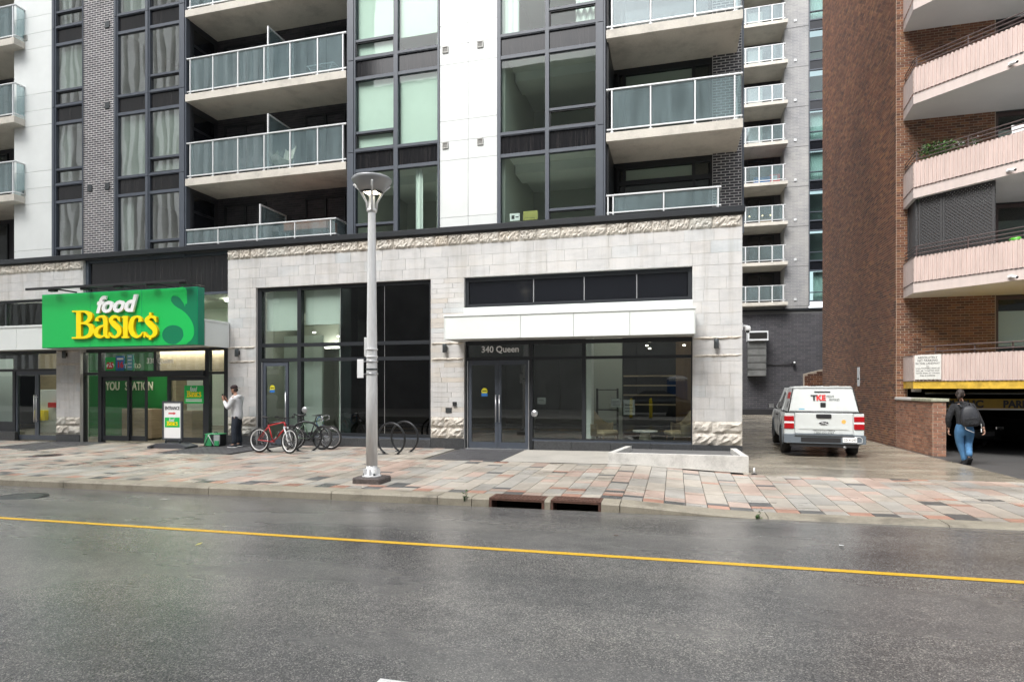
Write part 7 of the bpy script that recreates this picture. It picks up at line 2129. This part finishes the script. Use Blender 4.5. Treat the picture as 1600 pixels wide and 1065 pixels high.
hd = skinned([[((.03, 0, .76), .170), ((.03, 0, .88), .178), ((.025, 0, 1.06), .160), ((.02, 0, 1.24), .160), ((.015, 0, 1.37), .120), ((.0, 0, 1.44), .098), ((-.005, 0, 1.49), .085)], [((.015, 0, 1.37), .115), (shL, .085), (elL, .072), ((-.26, -.14, 1.27), .052), ((-.30, -.115, 1.31), .040)], [((.015, 0, 1.37), .115), (shR, .085), (elR, .072), ((-.26, .10, 1.26), .052), ((-.305, .065, 1.30), .040)]])
hm = MB(); me_to_mb(hm, hd); hm.sphere((.085, 0, 1.43), (.075, .11, .065), 12); part('hoodie', hm, M['hoodie'], man)
tr_ = skinned([[((.03, 0, 1.02), .11), ((.03, 0, .93), .132), ((.03, 0, .84), .15), ((.03, -.085, .76), .108), ((.02, -.13, .50), .095), ((.05, -.15, .16), .082), ((.05, -.15, .10), .085)], [((.03, 0, .84), .15), ((.03, .085, .76), .108), ((-.01, .12, .50), .095), ((.03, .13, .16), .082), ((.03, .13, .10), .085)]])
tm = MB(); me_to_mb(tm, tr_); part('trousers', tm, M['navy'], man)
for (x, y) in ((.05, -.15), (.03, .14)):
    sh = MB(); sh.sphere((x - .07, y, .045), (.14, .052, .05), 12); sh.sphere((x + .01, y, .07), (.06, .045, .055), 10); part('shoe', sh, M['shoe'], man)
    part('sole', MB().cbox(x - .21, x + .065, y - .048, y + .048, -.002, .02, .008), M['sole'], man)
cpm = MB(); cpm.lathe([(.086, .0), (.092, .03), (.080, .075), (.045, .10), (0, .106)], 20, M=Hm @ Matrix.Translation((0, .008, .035)) @ Matrix.Diagonal((1, 1.12, 1, 1)))
cpm.add([(-.06, .10, .035), (.06, .10, .035), (.045, .165, .015), (-.045, .165, .015), (-.06, .10, .043), (.06, .10, .043), (.045, .165, .023), (-.045, .165, .023)], [[0, 1, 2, 3], [7, 6, 5, 4], [3, 2, 6, 7], [1, 5, 6, 2], [0, 3, 7, 4]], 0, False, Hm)
part('cap', cpm, simple('dark maroon cap', (0.03, 0.016, 0.018), .8), man)
part('hair', MB().sphere((0, .03, -.01), (.078, .075, .065), 12, 0, Hm), M['hair'], man)
part('chest_print', MB().cbox(-.155, -.148, -.12, -.08, 1.27, 1.31, .002), M['red'], man)
ph = single('phone', MB().cbox(-.006, .006, -.036, .036, -.075, .075, .004).box(-.0075, -.0065, -.02, .0, .03, .06, 1), [M['black'], M['glass_dark']], 'black phone held up by the man in the white hoodie', 'phone', None, (mx + math.cos(R(8)) * -.38, my + math.sin(R(8)) * -.38 - .02, mz + 1.43), R(8))
ph.rotation_euler = (0, R(-18), R(8))

# ---- woman walking into the car park, seen from behind; local frame: faces +y
wx, wy = 6.14, 15.45
wz = g(6.1, wy) - .005
wo = thing('person', 'person in a black top and blue jeans with a backpack walking towards the car park', 'person', (wx, wy, wz), R(-8))
hp_ = (0, 0, .86); sc_ = .94
body = MB()
nk = (-.045, .03, 1.36); ch_ = (-.03, .02, 1.28)
sl, sr = (-.20, .02, 1.27), (.15, .02, 1.27)
el_, er_ = (-.30, -.02, .98), (.25, -.04, 1.0)
hl, hr = (-.255, .10, .745), (.345, -.06, .78)
# left leg stands, right leg trails with the heel lifted
kL, aL = (-.06, .06, .45), (.02, .03, .09)
kR, aR = (.10, .10, .46), (.04, -.22, .21)
me = skinned([[(hp_, .10), ((-.01, 0, 1.02), .095), (ch_, .10), (nk, .05), ((-.05, .04, 1.44), .048)], [(ch_, .10), (sl, .055), (el_, .042), (hl, .026)], [(ch_, .10), (sr, .055), (er_, .042), (hr, .026)],
              [(hp_, .10), ((-.09, 0, .74), .075), (kL, .062), (aL, .038), ((.03, .14, .035), .03)], [(hp_, .10), ((.10, .0, .74), .075), (kR, .062), (aR, .038), ((.07, -.16, .07), .03)]])
me_to_mb(body, me)
Hw = head_mb(body, (-.055, .055, 1.53), PI - R(22), R(6), .96)
hand(body, hl, (-.05, .25, -.95), (1, 0, 0), .5, .9, -1); hand(body, hr, (.1, .0, -1), (-1, 0, 0), .5, .9, 1)
part('body', body, M['skin_pale'], wo); face_parts(wo, Hw)
hm = MB(); hm.sphere((0, .012, .018), (.086, .104, .112), 16, 0, Hw); hm.sphere((0, .105, -.01), (.035, .035, .04), 10, 0, Hw); hm.tube([(0, .12, -.02), (.01, .145, -.07), (.015, .13, -.14)], [.03, .034, .012], 8, M=Hw); part('hair', hm, M['hair'], wo)
tp = skinned([[((0, 0, .78), .150), ((0, 0, .88), .158), ((-.01, 0, 1.02), .148), ((-.03, .02, 1.22), .145), ((-.04, .025, 1.33), .095), ((-.045, .03, 1.38), .08)], [((-.03, .02, 1.22), .145), (sl, .088), (el_, .070), ((hl[0], hl[1] - .02, hl[2] + .04), .045)], [((-.03, .02, 1.22), .145), (sr, .088), (er_, .070), ((hr[0] - .008, hr[1], hr[2] + .04), .045)]])
tm = MB(); me_to_mb(tm, tp); part('top', tm, M['blackcloth'], wo)
jn = skinned([[((0, 0, .98), .12), ((0, 0, .90), .145), ((0, -.01, .82), .162), ((-.085, -.005, .70), .118), (kL, .082), ((.015, .03, .14), .064), ((.018, .03, .05), .066)], [((0, -.01, .82), .162), ((.095, -.005, .70), .118), (kR, .082), ((.05, -.17, .255), .064), ((.038, -.25, .19), .066)]])
tm = MB(); me_to_mb(tm, jn); part('jeans', tm, M['jeans'], wo)
sh = MB(); sh.sphere((.02, .08, .045), (.046, .13, .048), 12); sh.sphere((.02, .02, .085), (.045, .05, .06), 10); sh.cbox(-.025, .065, -.04, .2, -.002, .022, .008); part('boot', sh, M['blackcloth'], wo)
Mq = Matrix.Translation((.05, -.22, .16)) @ Matrix.Rotation(R(-42), 4, 'X')
sh = MB(); sh.sphere((0, .09, -.0), (.046, .13, .048), 12, 0, Mq); sh.sphere((0, .01, .04), (.045, .05, .06), 10, 0, Mq); sh.cbox(-.045, .045, -.04, .2, -.055, -.03, .008, 0, Mq); part('boot', sh, M['blackcloth'], wo)
bpk = thing('backpack', 'black backpack on the back of the walking person', 'backpack', (wx + .05, wy - .2, wz + .84), R(-8))
M['pack'] = simple('black nylon', (0.022, 0.024, 0.030), .55, b=.3, bscale=25, var=.25, vscale=6)
Mb = Matrix.Rotation(R(-7), 4, 'Y')
bb_ = MB(); vs = []; 
prof = [(.0, .11, .06), (.03, .15, .09), (.15, .165, .10), (.28, .155, .09), (.38, .125, .07), (.44, .07, .04), (.455, .0, .0)]
for z, w, d_ in prof:
    for k in range(16):
        a = 2 * PI * k / 16; ca, sa = math.cos(a), math.sin(a)
        vs.append((w * math.copysign(abs(ca) ** .6, ca), d_ * math.copysign(abs(sa) ** .6, sa), z))
fs = [[i * 16 + k, i * 16 + (k + 1) % 16, (i + 1) * 16 + (k + 1) % 16, (i + 1) * 16 + k] for i in range(len(prof) - 1) for k in range(16)] + [list(range(16))[::-1]]
bb_.add(vs, fs, 0, True, Mb); part('bag', bb_, M['pack'], bpk)
part('front_pocket', MB().cbox(-.12, .12, -.135, -.085, .03, .20, .02, 0, Mb), M['blackcloth'], bpk)
part('strap', MB().tube([(-.10, .04, .42), (-.13, .10, .50), (-.13, .2, .47)], .016, 6, flat=.5, M=Mb), M['pack'], bpk); part('strap', MB().tube([(.08, .04, .42), (.07, .10, .50), (.08, .2, .47)], .016, 6, flat=.5, M=Mb), M['pack'], bpk)
part('grab_loop', MB().tube([(-.03, .0, .45), (-.02, .0, .49), (.02, 0, .49), (.03, .0, .45)], .007, 5, M=Mb), M['pack'], bpk)
part('loose_strap', MB().tube([(-.12, 0, .04), (-.10, -.05, -.06), (.04, -.06, -.13)], .008, 5), M['rail'], bpk)
part('key_tag', MB().cbox(.172, .190, -.02, -.005, -.12, -.04, .003).tube([(.185, -.01, -.03), (.18, 0, .06)], .004, 5), M['sign_white'], bpk)

# ================================================================== THINGS ON THE BALCONIES
zc = SLB(-1) + .22
lc = thing('lounge_chair', 'white moulded lounge chair on a balcony of the left stack', 'chair', (FX(444, 15.9), 15.75, zc), R(70))
mb = MB(); n = 8; vs = []
prof = [(-.30, .50), (-.24, .36), (-.10, .30), (.10, .32), (.22, .42), (.34, .86)]
for x, z in prof:
    for k in range(n + 1): t = k / n * 2 - 1; vs.append((x, t * .27, z + .10 * abs(t) ** 3))
for x, z in prof:
    for k in range(n + 1): t = k / n * 2 - 1; vs.append((x + .01, t * .27, z + .10 * abs(t) ** 3 - .02))
m_ = len(prof) * (n + 1); fs = [[i * (n + 1) + k, i * (n + 1) + k + 1, (i + 1) * (n + 1) + k + 1, (i + 1) * (n + 1) + k] for i in range(len(prof) - 1) for k in range(n)]
fs += [[q + m_ for q in f][::-1] for f in fs]
mb.add(vs, fs, 0, True); part('seat', mb, M['cream'], lc)
for sx in (-.2, .2):
    for sy in (-.2, .2): part('leg', MB().tube([(sx * .6, sy * .6, .30), (sx * 1.2, sy * 1.2, 0)], .012, 6), M['alu'], lc)
zc = SLB(0) + .22
dr_ = thing('drying_rack', 'low white wire drying rack on the balcony above the lounge chair', 'rack', (FX(509, 15.8), 15.75, zc))
part('frame', MB().tube([(-.45, -.25, .42), (.45, -.25, .42), (.45, .25, .42), (-.45, .25, .42)], .012, 6, closed=True), M['rail'], dr_)
for i in range(6): part('wire', MB().tube([(-.44, -.2 + i * .08, .42), (.44, -.2 + i * .08, .42)], .004, 4), M['rail'], dr_)
for s in (-1, 1): part('leg', MB().tube([(s * .4, -.25, .42), (s * .15, -.2, 0), (s * .15, .2, 0), (s * .4, .25, .42)], .010, 6), M['rail'], dr_)
bl = thing('barbecue_cover', 'copper coloured covered table on the lowest left terrace behind the rail', 'table', (FX(487, 15.9), 15.85, 5.62))
M['copper'] = simple('copper brown cover', (0.30, 0.12, 0.07), .6, var=.2)
part('cover', MB().cbox(-.75, .75, -.3, .3, .55, .86, .05), M['copper'], bl)
for s in (-.6, .6): part('leg', MB().box(s - .03, s + .03, -.25, .25, 0, .55), M['black'], bl)
cds = [('small white card with a dark logo standing in the window above the coping', 796.5, 812, 333.5, 345, 'sign_white'), ('olive yellow card standing in the window above the coping', 817.5, 840, 329.5, 343.5, 'card_yellow')]
M['card_yellow'] = simple('olive card', (.38, .36, .10), .7)
for lb_, a, b, c, d_, mt in cds:
    Y = YU + .09; w = FX(b, Y) - FX(a, Y); h = FZ(a, c, Y) - FZ(a, d_, Y)
    mbb = MB().box(-w / 2, w / 2, 0, .004, 0, h)
    if mt == 'sign_white': mbb.box(-w * .32, -w * .02, -.001, -.0002, h * .25, h * .75, 1); mbb.box(w * .08, w * .4, -.001, -.0002, h * .42, h * .58, 1)
    else: mbb.box(-w * .4, w * .4, -.001, -.0002, h * .2, h * .24, 1)
    single('window_card', mbb, [M[mt], M['ink']], lb_, 'card', None, ((FX(a, Y) + FX(b, Y)) / 2, Y, FZ((a + b) / 2, d_, Y)))
# leaves and litter on the road
for i, (px, py, mt, lb_) in enumerate(((1314, 848, 'sign_white', 'scrap of white paper lying on the asphalt before the lane'), (962, 830, 'rust', 'small brown leaf on the wet asphalt below the storm drains'), (311, 842, 'card_yellow', 'small yellow leaf on the asphalt near the yellow line'))):
    a, b = ray(px); t = 945 * 1.66 / (py - 606); x, y = a * t, b * t
    mb = MB(); mb.add([(-.05, 0, 0), (0, -.02, .004), (.05, .004, .012), (.01, .03, .006)], [[0, 1, 2, 3]]); 
    single('leaf' if i else 'paper_scrap', mb, M[mt], lb_, 'leaf' if i else 'litter', None, (x, y, rz(x, y) + .006), random.uniform(0, 6))

# weeds in the kerb joints and a tar sealed seam along the road
for i, (px, py, lb_) in enumerate(((1178, 806, 'small green weed growing at the kerb by the lane crossing'), (736, 768, 'tuft of weed in the kerb joint left of the storm drains'))):
    x = FX(px, YC + .3); leafy('weed', lb_, (x, YC - .01 + (.0 if i == 0 else 0), max(g(x, YC), rz(x, YC)) - .26 + .0), 26, (.05, .03, .04), None, [M['leaf_dark'], M['leaf']], 'weed', pot=False, size=.02)
